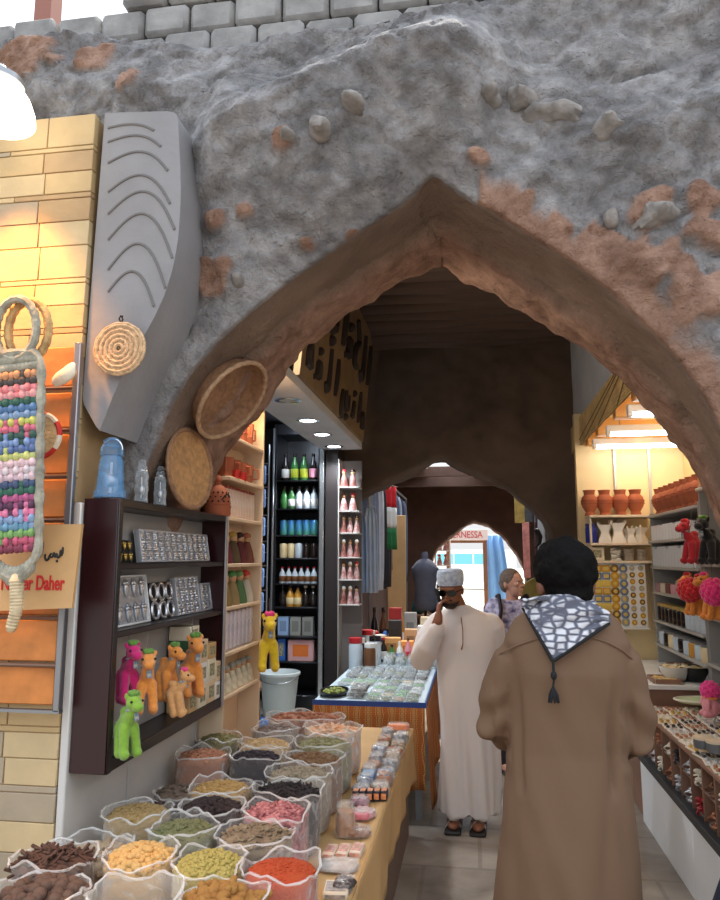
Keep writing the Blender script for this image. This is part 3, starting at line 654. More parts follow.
hang(126, 640, 702, -1.225, R(-40), 'magenta plush camel with green tuft, nearest in the dark cabinet', 'magenta', 'moss')
hang(145, 648, 712, -1.165, R(-60), 'orange plush camel hanging beside the magenta one', 'amber', 'moss')
hang(165, 642, 700, -1.21, R(-20), 'orange plush camel with patterned scarf in the middle of the row', 'amber', 'moss')
hang(190, 632, 696, -1.19, R(-50), 'orange plush camel beside the stacked boxes', 'amber', 'moss')
hang(174, 668, 716, -1.15, R(10), 'tan plush camel hanging low in front of the orange ones', 'tan', 'pink')
hang(125, 690, 756, -1.155, R(-35), 'lime green plush camel sagging over the cabinet bottom edge', 'lime', 'moss')
hang(268, 611, 670, -1.12, R(-70), 'yellow plush camel with pink hat hanging off the shelf end', 'yellow', 'pink', 'plush camel on the shelf end')
# ---- small boxes stacked at the far end of the cabinet
def make_box():
    T = thing('gift_box', '', 'box'); b = MB(); b.box((0,0,.5),(1,1,1),.03); b.build('carton', M('box_cream', (226,216,190), .5), T)
    b = MB(); b.box((.505,0,.5),(.012,.6,.55),.0); b.build('window', M('box_print', (70,84,66), .5, col2=(200,190,150), vs=9), T); return T
gbox = Proto(make_box)
bm_ = {k: M('box_'+k, c, .5) for k, c in (('cream',(226,216,190)),('green',(50,96,60)),('beige',(222,196,160)),('white',(232,230,224)),('wood',(196,160,110)))}
zz = zb+.045
cols = [(3.075, [('wood',.085),('cream',.11),('green',.105),('cream',.06)]), (3.19, [('cream',.1),('white',.09),('beige',.1)]), (3.30, [('beige',.095),('cream',.1),('wood',.07)]), (3.385, [('white',.08),('beige',.09)])]
desc = ['near the plush camels', 'second stack from the camels', 'third stack from the camels', 'at the cabinet far end']
for ci, (y, st) in enumerate(cols):
    z = zz
    for k, (c, h) in enumerate(st):
        gbox((-1.255, y, z), 0, '%s gift box, %s from the bottom of the stack %s' % (c, ORD[k] if k else 'lowest', desc[ci]), 'gift boxes stacked in the dark cabinet', {'carton': bm_[c]}, scale=(.1, .098 if ci < 3 else .06, h)); z += h+.0005
# ================================================================ LIT SHELF UNIT past the cabinet
t = thing('shelf_unit', 'tall lit shelf unit of clay pots and souvenirs behind dark cabinet', 'shelf unit', (XB, 3.45, .62))
m_birch = M('pale_birch_board', (226, 200, 168), .5, var=.08, vs=4, stretch=(1,1,.2))
YU0, YU1 = 3.452, 4.06; bx('end_panel', XB, XF, YU1-.02, YU1, .62, 2.62, m_birch); bx('back_panel', XB, XB+.008, YU0, YU1-.02, .62, 2.62, M('warm_back_board', (216, 190, 160), .6)); bx('end_panel', XB+.008, XF, YU0, YU0+.015, .62, 1.9, m_birch)
SZ = (2.275, 2.06, 1.855, 1.622, 1.41, 1.19, .985)
for z in SZ: bx('shelf', XB+.008, XF, YU0+.016, YU1-.02, z-.018, z, m_birch)
bx('top_panel', XB+.008, XF, YU0+.016, YU1-.02, 2.5, 2.52, m_birch)
def make_mug():
    T = thing('clay_mug', '', 'mug'); b = MB(); b.lathe([(.032,0),(.036,.01),(.04,.085),(.042,.11),(.038,.11),(.034,.02),(.004,.015)],18); b.build('body', m_clay, T)
    b = MB(); b.tube([(0,.038,.09),(0,.066,.085),(0,.066,.035),(0,.036,.03)],.006,8); b.build('handle', m_clay, T); return T
mug = Proto(make_mug)
for i in range(4): mug((-1.255, 3.54+.115*i, SZ[0]), R(-90+20*i), '%s terracotta mug along the topmost lit shelf' % ORD[i], 'terracotta mugs on the lit shelves', scale=(1,1,1.15))
for i in range(4): mug((-1.255, 3.545+.115*i, SZ[1]), R(200+30*i), '%s terracotta mug along the second lit shelf' % ORD[i], 'terracotta mugs on the lit shelves', scale=(1.05,1.05,.95))
def make_cup():
    T = thing('votive_cup', '', 'cup'); b = MB(); b.lathe([(.02,0),(.022,.004),(.026,.045),(.023,.045),(.018,.008),(.003,.006)],14); b.build('body', M('votive_red', (206,40,30), .4), T)
    b = MB(); b.lathe([(.002,.007),(.018,.007),(.021,.03),(.002,.032)],12); b.build('wax', m_white, T); return T
cup = Proto(make_cup)
for i in range(2): cup((-1.215, 3.6+.11*i, SZ[1]), 0, '%s small red cup before the mugs on second lit shelf' % ORD[i], 'small red cups on lit shelf')
def make_bagnut():
    T = thing('striped_pouch', '', 'pouch'); b = MB(); b.box((0,0,.075),(.04,.035,.15),.01); b.build('pouch_body', M('pouch_peach', (232,190,160), .5, col2=(240,226,214), vs=30), T)
    b = MB(); b.box((0,0,.154),(.034,.034,.012),.003); b.build('seal', M('pouch_seal', (150,60,50), .4), T); return T
pouch = Proto(make_bagnut)
for i in range(10): pouch((-1.24, 3.51+.048*i, SZ[2]), 0, '%s upright peach pouch from near end of third lit shelf' % ORD[i], 'upright pouches on the third lit shelf')
def make_doll():
    T = thing('souvenir_doll', '', 'doll'); b = MB(); b.lathe([(.035,0),(.038,.01),(.028,.06),(.018,.09),(.014,.1),(.01,.104)],16); b.build('robe', M('doll_robe', (140,40,50), .8), T)
    b = MB(); b.ell((0,0,.118),(.02,.019,.022),n=12,m=8); b.build('head', M('doll_face', (196,150,110), .6), T)
    b = MB(); b.ell((-.004,0,.126),(.0235,.0225,.02),n=12,m=8); b.build('headscarf', M('doll_scarf', (200,150,50), .8), T); return T
doll = Proto(make_doll)
dc = [((106,40,50),(150,70,80),'crimson doll in rose scarf'),((90,72,46),(170,136,60),'brown doll in yellow scarf'),((92,34,36),(54,34,36),'dark red doll in black scarf'),((116,62,46),(160,92,56),'rust doll in orange scarf')]
for i, (a, c, n) in enumerate(dc): doll((-1.25, 3.56+.12*i, SZ[3]), 0, n+' on the fourth lit shelf', 'souvenir dolls on the lit shelves', {'robe': M('doll_robe%d' % i, a, .8), 'headscarf': M('doll_scarf%d' % i, c, .8)}, scale=1.15)
for i, (a, c, n) in enumerate([((140,116,66),(120,96,54),'mustard figurine'),((150,124,80),(70,130,70),'sand figurine with green top'),((84,116,70),(96,140,80),'leaf green figurine'),((200,190,170),(196,60,50),'cream figurine with red top')]):
    doll((-1.25, 3.56+.12*i, SZ[4]), 0, n+' on the fifth lit shelf', 'souvenir dolls on the lit shelves', {'robe': M('fig_robe%d' % i, a, .7), 'headscarf': M('fig_top%d' % i, c, .7)}, scale=1.2)
def make_card():
    T = thing('packet', '', 'packet'); b = MB(); b.box((0,0,.5),(.22,.92,1),.08); b.build('pouch_body', M('pale_lilac_packet', (206,198,206), .4, var=.15, vs=8), T)
    b = MB(); b.box((.115,0,.5),(.01,.5,.35),0); b.build('printed_label', M('lilac_label', (160,140,160), .5, col2=(226,222,226), vs=7), T); return T
packet = Proto(make_card)
for i in range(8): packet((-1.235, 3.505+.066*i, SZ[5]), R(3), '%s pale packet in the upright row on the sixth lit shelf' % ORD[i], 'pale packets on the sixth lit shelf', scale=(.1,.062,.19))
for i in range(6): doll((-1.245, 3.525+.09*i, SZ[6]), 0, '%s cream ornament along the lowest lit shelf' % ORD[i], 'cream ornaments on the lowest lit shelf', {'robe': M('orn_robe', (214,200,170), .5, var=.3, vs=20), 'headscarf': M('orn_top', (150,150,140), .4)}, scale=(.9,.9,.9))
# ================================================================ LEFT RECESS: soffit, carved sign, drinks cabinet
f = MB(); q = [(-1.0, 3.72), (-1.0, 6.55), (-1.38, 6.55), (-1.38, 4.3), (-1.2, 3.72)]
f.prism([(x, y) for x, y in q], 2.65, 2.71, 'Z'); sof = struct(f, 'trim_soffit', m_plaster)
m_lamp = M('downlight_disc', (240, 248, 255), .4, emit=14)
for i, (u, v) in enumerate(((288,400),(308,420),(322,434),(334,446))):
    p = at(u, v, Z=2.65); T = thing('downlight', '%s round recessed downlight in the white soffit, counted from the near end' % ORD[i] + (', unlit' if i == 0 else ''), 'ceiling light', (p.x, p.y, 2.65), 0, 'recessed downlights in the white soffit')
    b = MB(); b.lathe([(.062,0),(.085,-.001),(.085,-.006),(.06,-.008)], 28, caps=False); b.build('trim_ring', m_chrome, T)
    b = MB(); b.lathe([(.003,-.003),(.062,-.003),(.062,-.001),(.003,-.001)], 24); b.build('diffuser', m_lamp if i else M('unlit_diffuser', (190,188,184), .4), T)
p = at(286, 373, Z=2.72); T = thing('strip_light', 'small warm white strip light above the near end of the soffit', 'light', (-1.18, 3.76, 2.712))
b = MB(); b.box((0,0,.02),(.2,.07,.04),.006); b.build('housing', m_white, T)
b = MB(); b.box((0,-.04,.02),(.18,.012,.03),.003); b.build('diffuser', M('warm_strip', (255,236,206), .4, emit=5), T)
# carved name board
P0 = [(-1.0, 4.0, 2.70), (-1.0, 6.52, 2.70)]
sg = thing('shop_sign', 'long brown carved board with dark Arabic letters above the soffit', 'sign', (-1.0, 4.0, 2.712))
def sgp(s, h, o=0): # s along, h up: leans out at the top
    return (.02+.10*h/1.0+o, s, h)
b = MB(); pr = [(0,0),(2.5,0),(2.5,.80),(2.42,.93),(2.3,.98),(0,.98)]
b.rings([[sgp(s,h,-.04) for s,h in pr],[sgp(s,h) for s,h in pr]]); b.build('board', M('brown_carved_board', (132, 108, 76), .65, var=.18, vs=5, bump=.2), sg)
glyph = {'alif': [[(0,1),(0.03,0)]], 'lam': [[(0,1),(0,.15),(.12,-.1),(.3,.05)]], 'bowl': [[(0,.45),(.02,.1),(.2,0),(.38,.12),(.4,.5)],[(.2,-.22)]], 'loop': [[(0,.05),(.15,.45),(.32,.3),(.25,.05),(0,.02),(.4,0)]], 'tooth': [[(0,0),(.1,.05),(.12,.4),(.16,.05),(.3,.0)],[(.13,.7)]], 'tail': [[(0,.4),(.08,.1),(.02,-.2),(-.15,-.35)]], 'kaf': [[(.3,1),(0,.6),(.3,.35),(.32,.05),(-.05,0)]], 'seen': [[(0,.3),(.05,0),(.14,.3),(.2,0),(.28,.3),(.34,0),(.5,-.1)],[(.2,.6)]]}
rows = [(.5, .36, ['alif','lam','kaf','seen','alif','bowl','lam','loop']), (.1, .27, ['loop','alif','tooth','bowl','tail','alif','lam','seen','loop'])]
for hb, sc, w in rows:
    s0 = 2.36
    for g in w:
        mb = MB(); strokes(mb, glyph[g], .024*sc/.24, lambda a, c: sgp(s0-.02-a*sc*1.1, hb+c*sc, .006), 6); mb.build('carved_letter', M('dark_carved_letter', (44, 32, 26), .7), sg)
        s0 -= .31 if sc > .3 else .265
# drinks cabinet
m_fr = M('black_fridge_body', (16, 16, 20), .35)
FX0, FX1, FY = -1.83, -1.372, 6.5
fg = thing('drinks_cabinet', 'tall black open drinks cabinet with silver edge facing the passage', 'drinks cabinet', (FX0, FY, .3))
def fb(nm, x0, x1, y0, y1, z0, z1, m, par=fg, bev=.003):
    b = MB(); L = par.location; b.b2(x0-L.x, x1-L.x, y0-L.y, y1-L.y, z0-L.z, z1-L.z, bev); return b.build(nm, m, par)
fb('back_panel', FX0, FX1, FY+.42, FY+.45, .3, 2.9, m_fr); fb('side_panel', FX0, FX0+.03, FY, FY+.42, .3, 2.9, m_fr); fb('side_panel', FX1-.03, FX1, FY, FY+.42, .3, 2.9, m_fr)
fb('silver_upright', FX1-.012, FX1+.028, FY-.03, FY-.002, .32, 2.86, M('polished_aluminium', (206,212,214), .25, .9)); fb('thin_upright', FX0-.005, FX0+.012, FY-.02, FY-.002, .32, 2.86, m_steel)
FZ = [2.368, 2.105, 1.859, 1.65, 1.42, 1.21, .95, .728]; fb('base', FX0+.03, FX1-.03, FY, FY+.42, .3, .44, m_fr); fb('top_panel', FX0+.03, FX1-.03, FY, FY+.42, 2.8, 2.9, m_fr)
for z in FZ: fb('shelf', FX0+.03, FX1-.03, FY, FY+.42, z-.015, z, M('dark_wire_shelf', (40,40,44), .4, .5))
def make_bottle():
    T = thing('bottle', '', 'bottle'); b = MB(); b.lathe([(.034,0),(.037,.006),(.037,.13),(.03,.17),(.014,.21),(.013,.245)],16); b.build('body', M('bottle_dark', (40,30,26), .12, spec=.8), T)
    b = MB(); b.lathe([(.016,.24),(.016,.268),(.004,.27)],14); b.build('cap', m_white, T)
    b = MB(); b.lathe([(.0375,.03),(.0385,.032),(.0385,.115),(.0375,.117)],16,caps=False); b.build('printed_label', M('label_white', (230,230,224), .5), T); return T
bottle = Proto(make_bottle)
def make_can():
    T = thing('drink_can', '', 'can'); b = MB(); b.lathe([(.026,0),(.032,.008),(.032,.112),(.026,.122),(.004,.12)],18); b.build('body', M('can_blue', (60,120,190), .3, .3, col2=(90,170,110), vs=12), T)
    b = MB(); b.tube([(.011*math.cos(a)+.006,.007*math.sin(a),.124) for a in [2*PI*i/10 for i in range(10)]],.002,5,closed=True); b.build('pull_tab', m_chrome, T); return T
can = Proto(make_can)
gm = {k: M('fridge_'+k, c, r) for k, c, r in (('green',(60,120,60),.15),('lime',(196,206,60),.4),('white',(232,232,228),.4),('clear',(196,210,220),.1),('dark',(34,26,24),.12),('amber',(206,150,60),.2),('pink',(226,150,170),.4),('red',(190,30,40),.4),('blue',(60,110,190),.4),('cream',(226,206,160),.4),('brown',(110,70,40),.3))}
def row(z, items, shelf, proto, grp, sc=1, gap=None):
    n = len(items); w = FX1-FX0-.1
    for i, (nm, mats) in enumerate(items):
        x = FX0+.05+w*(i+.5)/n
        proto((x, FY+.08, z), R(random.uniform(-20,20)), '%s, %s from left, %s shelf of the drinks cabinet' % (nm, ORD[i], shelf), grp, {k: (gm[v] if isinstance(v, str) else v) for k, v in mats.items()}, scale=sc)
row(FZ[0], [('dark bottle with white label',dict(body='dark',printed_label='white',cap='dark')),('green bottle with lime label',dict(body='green',printed_label='lime')),('green bottle with lime label',dict(body='green',printed_label='lime')),('dark bottle with pink label',dict(body='dark',printed_label='pink'))], 'top', bottle, 'bottles in the drinks cabinet', (1,1,.95))
row(FZ[1], [('short green bottle with white cap',dict(body='green',printed_label='green')),('green bottle with dark neck',dict(body='green',printed_label='white',cap='dark')),('clear white bottle',dict(body='clear',printed_label='white')),('clear white bottle',dict(body='clear',printed_label='white')),('clear white bottle',dict(body='clear',printed_label='white'))], 'second', bottle, 'bottles in the drinks cabinet', (1,1,.78))
row(FZ[2], [('blue and green can',dict(body='blue'))]*0+[('blue and green can',{})]*5, 'third', can, 'cans in the drinks cabinet', 1.15)
row(FZ[3], [('cream tin',dict(body='cream')),('cream tin',dict(body='cream')),('pale blue tin',dict(body='clear')),('dark bottle',dict(body='dark')),('dark bottle',dict(body='dark'))], 'fourth', can, 'tins in the drinks cabinet', 1.1)
row(FZ[4], [('small clear bottle with red cap',dict(body='clear',printed_label='brown',cap='red'))]*6, 'fifth', bottle, 'bottles in the drinks cabinet', (.8,.8,.56))
row(FZ[5], [('dark bottle with white cap',dict(body='dark',printed_label='dark')),('amber bottle with white cap',dict(body='amber',printed_label='cream')),('amber bottle with white cap',dict(body='amber',printed_label='cream')),('dark bottle with tan cap',dict(body='dark',printed_label='dark',cap='cream')),('dark bottle with tan cap',dict(body='dark',printed_label='dark',cap='cream'))], 'sixth', bottle, 'bottles in the drinks cabinet', (1,1,.7))
for i, (c, n) in enumerate((((150,180,220),'pale blue carton'),((150,152,146),'grey carton'),((140,142,136),'grey carton'))):
    gbox((FX0+.1+.115*i, FY+.1, FZ[6]), R(-90), '%s, %s from left, seventh shelf of the drinks cabinet' % (n, ORD[i]), 'cartons in the drinks cabinet', {'carton': M('fcarton%d' % i, c, .5), 'window': M('fwin%d' % i, tuple(int(x*.8) for x in c), .5)}, scale=(.1,.1,.17))
gbox((FX0+.09, FY+.1, FZ[7]), R(-90), 'blue carton beside the orange striped box low in the drinks cabinet', 'cartons in the drinks cabinet', {'carton': gm['blue']}, scale=(.12,.07,.2)); 
gbox((FX0+.27, FY+.1, FZ[7]), R(-90), 'wide pink and orange box low in the drinks cabinet', 'cartons in the drinks cabinet', {'carton': M('pink_carton', (220,170,170), .5), 'window': M('orange_print', (226,120,50), .5)}, scale=(.12,.24,.19))
# blue goods on a wire rack left of the drinks cabinet
t = thing('wire_rack', 'dark wire rack of hanging blue packets left of drinks cabinet', 'rack', (-1.97, 6.45, .3))
for x in (-.11, .11): b = MB(); b.tube([(x,0,0),(x,0,2.4)], .008, 6); b.build('post', m_steel, t)
rk = (2.22, 2.0, 1.74, 1.5, 1.28, 1.06)
for z in rk: b = MB(); b.tube([(-.11,0,z),(.11,0,z)], .006, 6); b.build('rail', m_steel, t); b = MB(); b.tube([(-.11,-.002,z-.1),(.11,-.002,z-.1)], .004, 6); b.build('rail', m_steel, t)
for k, z in enumerate(rk):
    for i in range(2): packet((-2.03+.11*i, 6.43, .3+z-.19), R(-90), '%s blue packet hung on the %s wire rail beside the drinks cabinet' % (('left','right')[i], ORD[k]), 'blue packets on the wire rack', {'pouch_body': M('packet_blue', (70,110,180), .4, col2=(150,180,220), vs=8), 'printed_label': gm['white']}, scale=(.08,.085,.17))
# door panel and souvenir rack right of it
f = MB(); f.b2(-1.338, -1.225, FY+.03, FY+.4, .3, 2.68); struct(f, 'wall_dark_pier', M('dark_wood_pier', (34, 26, 26), .5))
t = thing('souvenir_rack', 'narrow grey shelf rack of red souvenirs right of the drinks cabinet', 'shelf rack', (-1.215, FY, .3))
def sb(nm, x0, x1, y0, y1, z0, z1, m): return fb(nm, x0, x1, y0, y1, z0, z1, m, t)
RZ = (2.30, 2.08, 1.88, 1.66, 1.46, 1.24); m_pale = M('pale_grey_shelf', (176,172,168), .5)
sb('back_panel', -1.215, -1.02, FY+.18, FY+.2, .3, 2.56, M('mirror_grey_back', (120,114,112), .3)); sb('side_panel', -1.215, -1.205, FY, FY+.18, .3, 2.56, m_pale)
for z in RZ: sb('shelf', -1.204, -1.02, FY, FY+.18, z-.015, z, m_pale)
for k, z in enumerate(RZ):
    for i in range(3 if k > 1 else 2):
        x = -1.17+(.06 if k > 1 else .085)*i; c = random.choice(['red','white','dark','brown'])
        doll((x, FY+.06, z), R(-90), '%s little red souvenir from left on the %s shelf of the narrow souvenir rack' % (ORD[i], ORD[k]), 'red souvenirs on the narrow rack', {'robe': random.choice([M('souv_red', (150,34,40), .5, col2=(226,206,200), vs=30), M('souv_dark', (70,40,38), .5, col2=(190,120,110), vs=30), M('souv_pale', (206,190,186), .5, col2=(150,60,60), vs=30)]), 'headscarf': gm[c]}, scale=(.8,.8,1.1) if k > 1 else (1.05,1.05,1.15))
# bucket and stool
p = Vector((-1.66, 6.2, .3)); t = thing('bucket', 'big pale grey plastic bucket standing before the drinks cabinet', 'bucket', p)
b = MB(); b.lathe([(.12,0),(.125,.005),(.165,.36),(.178,.365),(.178,.385),(.168,.39),(.16,.37),(.118,.012),(.004,.01)], 32); b.build('body', M('pale_bucket_plastic', (206,216,216), .45), t)
b = MB(); b.tube([(.175*math.cos(a), -.175*math.sin(a)*.95, .37-.06*math.sin(a)) for a in [PI*i/16 for i in range(17)]], .004, 6); b.build('handle', m_steel, t)
t = thing('wooden_stool', 'small wooden stool by the end of the marble wall', 'stool', (-1.74, 5.4, .3), .3)
m_wood = M('worn_brown_wood', (132, 92, 66), .6, var=.2, vs=6)
b = MB(); b.box((0,0,.4),(.3,.3,.03),.008); b.build('seat', m_wood, t)
for x in (-1,1):
    for y in (-1,1): b = MB(); b.tube([(x*.14,y*.14,0),(x*.11,y*.11,.385)],.016,8); b.build('leg', m_wood, t)
b = MB(); b.box((0,-.125,.15),(.2,.018,.025),.004); b.build('stretcher', m_wood, t)
# ================================================================ SPICE STALL
TZ = .6; TX1 = -.392; TY0, TY1 = 1.5, 4.68
m_kraft = M('kraft_paper', (206, 166, 112), .75, var=.1, vs=3, bump=.12, bs=10)
t = thing('spice_table', 'long low trestle table wrapped in brown kraft paper under spice sacks', 'table', (0, 0, 0))
b = MB(); b.b2(-1.318, TX1-.006, TY0, TY1, TZ-.03, TZ, .004); b.build('tabletop', m_kraft, t)
b = MB()
def skirt(a, h):
    y = TY0+a*(TY1-TY0); d = .012*math.sin(y*7)+.008*math.sin(y*17+h*3); zb = .26+.03*math.sin(y*2.1)+(.05 if y > 3.55 else 0)
    return (TX1-.003+(d+.004)*h-.03*h*h*0, y, TZ+.002+(zb-TZ)*h)
b.grid(skirt, 80, 10)
b.grid(lambda a, h: (TX1-.0045-.045*h, TY0+a*(TY1-TY0), TZ+.003), 80, 2)
sk = b.build('paper_skirt', m_kraft, t); md = sk.modifiers.new('thick', 'SOLIDIFY'); md.thickness = .003
b = MB(); b.b2(TX1-.05, TX1-.03, TY0+.05, TY1-.05, 0, TZ-.03); b.build('side_board', M('brown_side_board', (112, 92, 80), .7, var=.2, vs=4, stretch=(1,.2,1)), t)
for y in (TY0+.1, 3.1, TY1-.1):
    b = MB(); b.b2(-1.30, -1.25, y-.03, y+.03, 0, TZ-.03); b.build('leg', m_wood, t)
m_film = film('clear_plastic_film', (240, 236, 230), .07, .4)
m_film2 = film('milky_plastic_film', (240, 238, 232), .2, .45)
def sup(a, n=3.2):
    c, s = math.cos(a), math.sin(a); r = (abs(c)**n+abs(s)**n)**(-1/n); return r*c, r*s
GR = {}
def grain_mesh(kind, seed):
    pass
def sack(p, w, d, h, color, grain, size, n, label, film=None, fill=.95, col2=None, mound=.03, rough=.8, cat='sack', pinch=0):
    """Open plastic bag of dry goods: film body with a crumpled turned-out rim, and its contents."""
    rnd = random.Random(int(p.x*977+p.y*1331)); ph = rnd.uniform(0, 6.28)
    T = thing('spice_sack', label, 'spice sack', p, rnd.uniform(-.12,.12), 'open bags of spices and nuts on the kraft table')
    N = 40
    def ring(s, z, k=0, wob=0):
        out = []
        for j in range(N):
            a = 2*PI*j/N; x, y = sup(a, 3.4-.8*s); q = 1+wob*(math.sin(3*a+ph)*.5+math.sin(5*a+2*ph)*.35+math.sin(9*a+ph*3)*.3+1.3*noise.noise(Vector((3*math.cos(a)+ph*9,3*math.sin(a),z*25)))+.5*math.sin(17*a+ph*5))
            out.append((x*w*s*q, y*d*s*q, z+k*(math.sin(2*a+ph)+.6*math.sin(5*a+ph*2)+2.4*noise.noise(Vector((2.2*math.cos(a)+ph*5,2.2*math.sin(a),1))))))
        return out
    b = MB(); b.rings([ring(.84,.0),ring(.95,.012),ring(1.0,h*.3,0,.015),ring(1.01,h*.6,.0,.02),ring(.985,h*.86,.002,.025),ring(1.0,h*1.0,.004,.035),ring(1.04,h*1.08,.009,.05)], caps=False)
    b.f.append(tuple(range(N-1,-1,-1))); b.mi.append(0)
    bag = b.build('bag', film or m_film, T); sm = bag.modifiers.new('s', 'SUBSURF'); sm.levels = sm.render_levels = 1
    e = MB(); P = ring(1.04, h*1.08, .009, .05); e.tube(P, [.0022+.0022*abs(math.sin(j*.9+ph)) for j in range(N)], 5, closed=True); e.build('rolled_rim', M('plastic_fold', (244,242,238), .25, alpha=.34, spec=.7), bag)
    zf = h*fill; mat = M('goods_%s_%s' % (grain, '_'.join(map(str, color))), color, rough, var=.3, vs=55 if size < .01 else 25, col2=col2, bump=.5, bs=120 if size < .01 else 50, kind='noise')
    c = MB(); R_ = [ring(.80,.004),ring(.92,.02),ring(.965,h*.4),ring(.955,zf*.95)]+[ring(.95*math.cos(q*PI/2), zf+mound*math.sin(q*PI/2)) for q in (.1,.3,.5,.7,.9,.97)]
    c.rings(R_); 
    def top(x, y):
        q = min(1, math.hypot(x/w, y/d)/.95); return zf+mound*math.sqrt(max(0, 1-q*q))
    for i in range(n):
        while 1:
            x, y = rnd.uniform(-.9,.9), rnd.uniform(-.9,.9)
            if abs(x)**3+abs(y)**3 < .72: break
        x *= w; y *= d; z = top(x, y); s = size*rnd.uniform(.75,1.25)
        Tm = Matrix.Translation((x, y, z+s*.15)) @ Euler((rnd.uniform(-.6,.6), rnd.uniform(-.6,.6), rnd.uniform(0,6.3))).to_matrix().to_4x4()
        if grain == 'ball': c.ell((0,0,0),(s,s,s*.9),Tm,8,5)
        elif grain == 'bean': c.ell((0,0,0),(s*1.5,s*.75,s*.7),Tm,7,5)
        elif grain == 'stick': c.rings([[(k*s*3, s*.45*math.cos(a), s*.45*math.sin(a)) for a in (0,1.26,2.5,3.77,5.03)] for k in (-1,1)], True, Tm)
        elif grain == 'chip': c.box((0,0,0),(s*2.2,s*1.5,s*.5),s*.15,Tm)
        elif grain == 'root':
            c.ell((0,0,0),(s*1.3,s,s*.8),Tm,9,6); c.ell((s*1.1,s*.4,s*.2),(s*.7,s*.5,s*.5),Tm,8,5)
        else: c.ell((0,0,0),(s,s*.7,s*.5),Tm,6,4)
    g = c.build('contents', mat, T, ang=60); g['kind'] = 'stuff'
    return T
S = [ # u, v (mound centre), half width px, colour, grain, grain size, count, label, film, col2
 (306,719,42,(190,128,96),'ball',.013,110,'farthest open bag, heaped with reddish brown nuts',1,(150,92,66)),
 (241,741,25,(150,140,90),'bean',.007,130,'small bag of olive green seeds nearest the marble wall end',0,(110,104,60)),
 (279,746,31,(214,184,140),'bean',.006,170,'bag of pale tan grain two bags before the heaped nuts',0,(190,154,104)),
 (297,733,26,(120,104,96),'bean',.007,90,'crumpled milky bag with a few dark flakes, behind pale tan grain',1,None),
 (323,744,31,(164,158,116),'bean',.006,170,'bag of grey green seeds beside the white flake bag',0,(130,124,84)),
 (342,731,32,(232,222,206),'chip',.010,110,'bag of white flakes beside the stacked clear packs',1,(226,160,110)),
 (228,760,30,(196,140,108),'bean',.007,150,'bag of salmon coloured seeds close to the marble wall',0,(166,108,80)),
 (270,760,28,(62,46,54),'bean',.008,150,'bag of purplish black berries in the middle of the stall',0,(40,30,36)),
 (318,763,33,(150,112,76),'ball',.008,160,'bag of mid brown seeds left of the small blue boxes',0,(112,80,52)),
 (248,775,30,(134,116,104),'bean',.007,130,'low bag of grey brown seeds between salmon seeds and cloves',0,(104,88,78)),
 (302,776,36,(186,166,138),'ball',.007,180,'bag of mixed beige and grey seeds behind the cloves',0,(130,118,98)),
 (238,790,35,(206,166,100),'bean',.0065,210,'bag of golden tan fennel coloured seed left of the cloves',0,(176,134,76)),
 (284,792,37,(58,46,46),'stick',.006,210,'bag of black cloves in a white rimmed bag',0,(36,28,28)),
 (216,814,35,(64,40,36),'bean',.012,130,'bag of dark glossy dates left of the red pods',0,(36,22,22)),
 (275,815,36,(140,62,66),'chip',.009,160,'bag of maroon and pink chopped pods',0,(206,140,140)),
 (136,823,38,(196,166,112),'bean',.0055,220,'low bag of fine tan seed against the marble wall',0,(160,130,80)),
 (193,832,38,(140,138,92),'bean',.007,200,'bag of dull green cardamom coloured pods',0,(108,106,66)),
 (254,838,41,(172,152,120),'chip',.010,170,'bag of grey and brown dried leaves behind orange powder',0,(110,90,70)),
 (160,856,46,(228,190,124),'ball',.010,170,'bag of pale yellow chickpeas in a tall clear bag',0,(206,160,92)),
 (231,860,46,(204,184,104),'bean',.0075,240,'bag of yellow green seed left of orange powder',0,(166,150,76)),
 (85,851,45,(206,180,146),'root',.012,90,'crumpled clear bag of pale beige lumps behind brown nuts',0,(150,120,90)),
 (288,879,44,(206,84,30),'grain',.004,260,'bag of bright orange red powder nearest the packs',0,(180,62,22)),
 (70,881,46,(120,92,74),'ball',.0165,80,'bag of round brown nutmegs in the near left corner',0,(84,60,48)),
 (222,897,44,(196,144,70),'root',.017,60,'bag of golden brown roots at the photo bottom edge',0,(150,98,40)),
 (141,893,50,(232,206,150),'chip',.012,80,'tall clear bag with a few pale yellow chunks',1,(210,176,110)),
 (12,852,42,(110,78,60),'stick',.010,90,'bag of brown bark sticks at the left photo edge',0,(76,50,40)),
 (10,896,38,(96,72,70),'bean',.009,120,'bag of dark reddish seeds in the bottom left corner',0,(60,44,44)),
 (172,800,30,(96,76,64),'chip',.012,60,'low dark crumpled bag between tan seed and the wall',0,(60,48,42)),
 (200,777,27,(150,126,106),'chip',.010,60,'flattened dark bag against the marble wall behind dates',0,(90,76,66)),
]
pos = []
for s in S:
    u, v, hw = s[:3]; p = at(u, v, Z=TZ+.20); w = hw*p.y/720*.96; pos.append([p.x, p.y, w, min(w*.9, .112)])
for it in range(60):
    for i in range(len(pos)):
        a = pos[i]
        for k in range(i):
            b = pos[k]; dx, dy = a[0]-b[0], a[1]-b[1]; ox = (a[2]+b[2])*.97-abs(dx); oy = (a[3]+b[3])*.97-abs(dy)
            if ox > 0 and oy > 0:
                if ox < oy: m = ox*.25*(1 if dx > 0 else -1); a[0] += m; b[0] -= m
                else: m = oy*.25*(1 if dy > 0 else -1); a[1] += m; b[1] -= m
        if pos[i][0]-pos[i][2] < -1.31: pos[i][0] = -1.31+pos[i][2]
        rb_ = -.42 if pos[i][1] < 2.08 else -.555
        if pos[i][0]+pos[i][2] > rb_: pos[i][0] = rb_-pos[i][2]
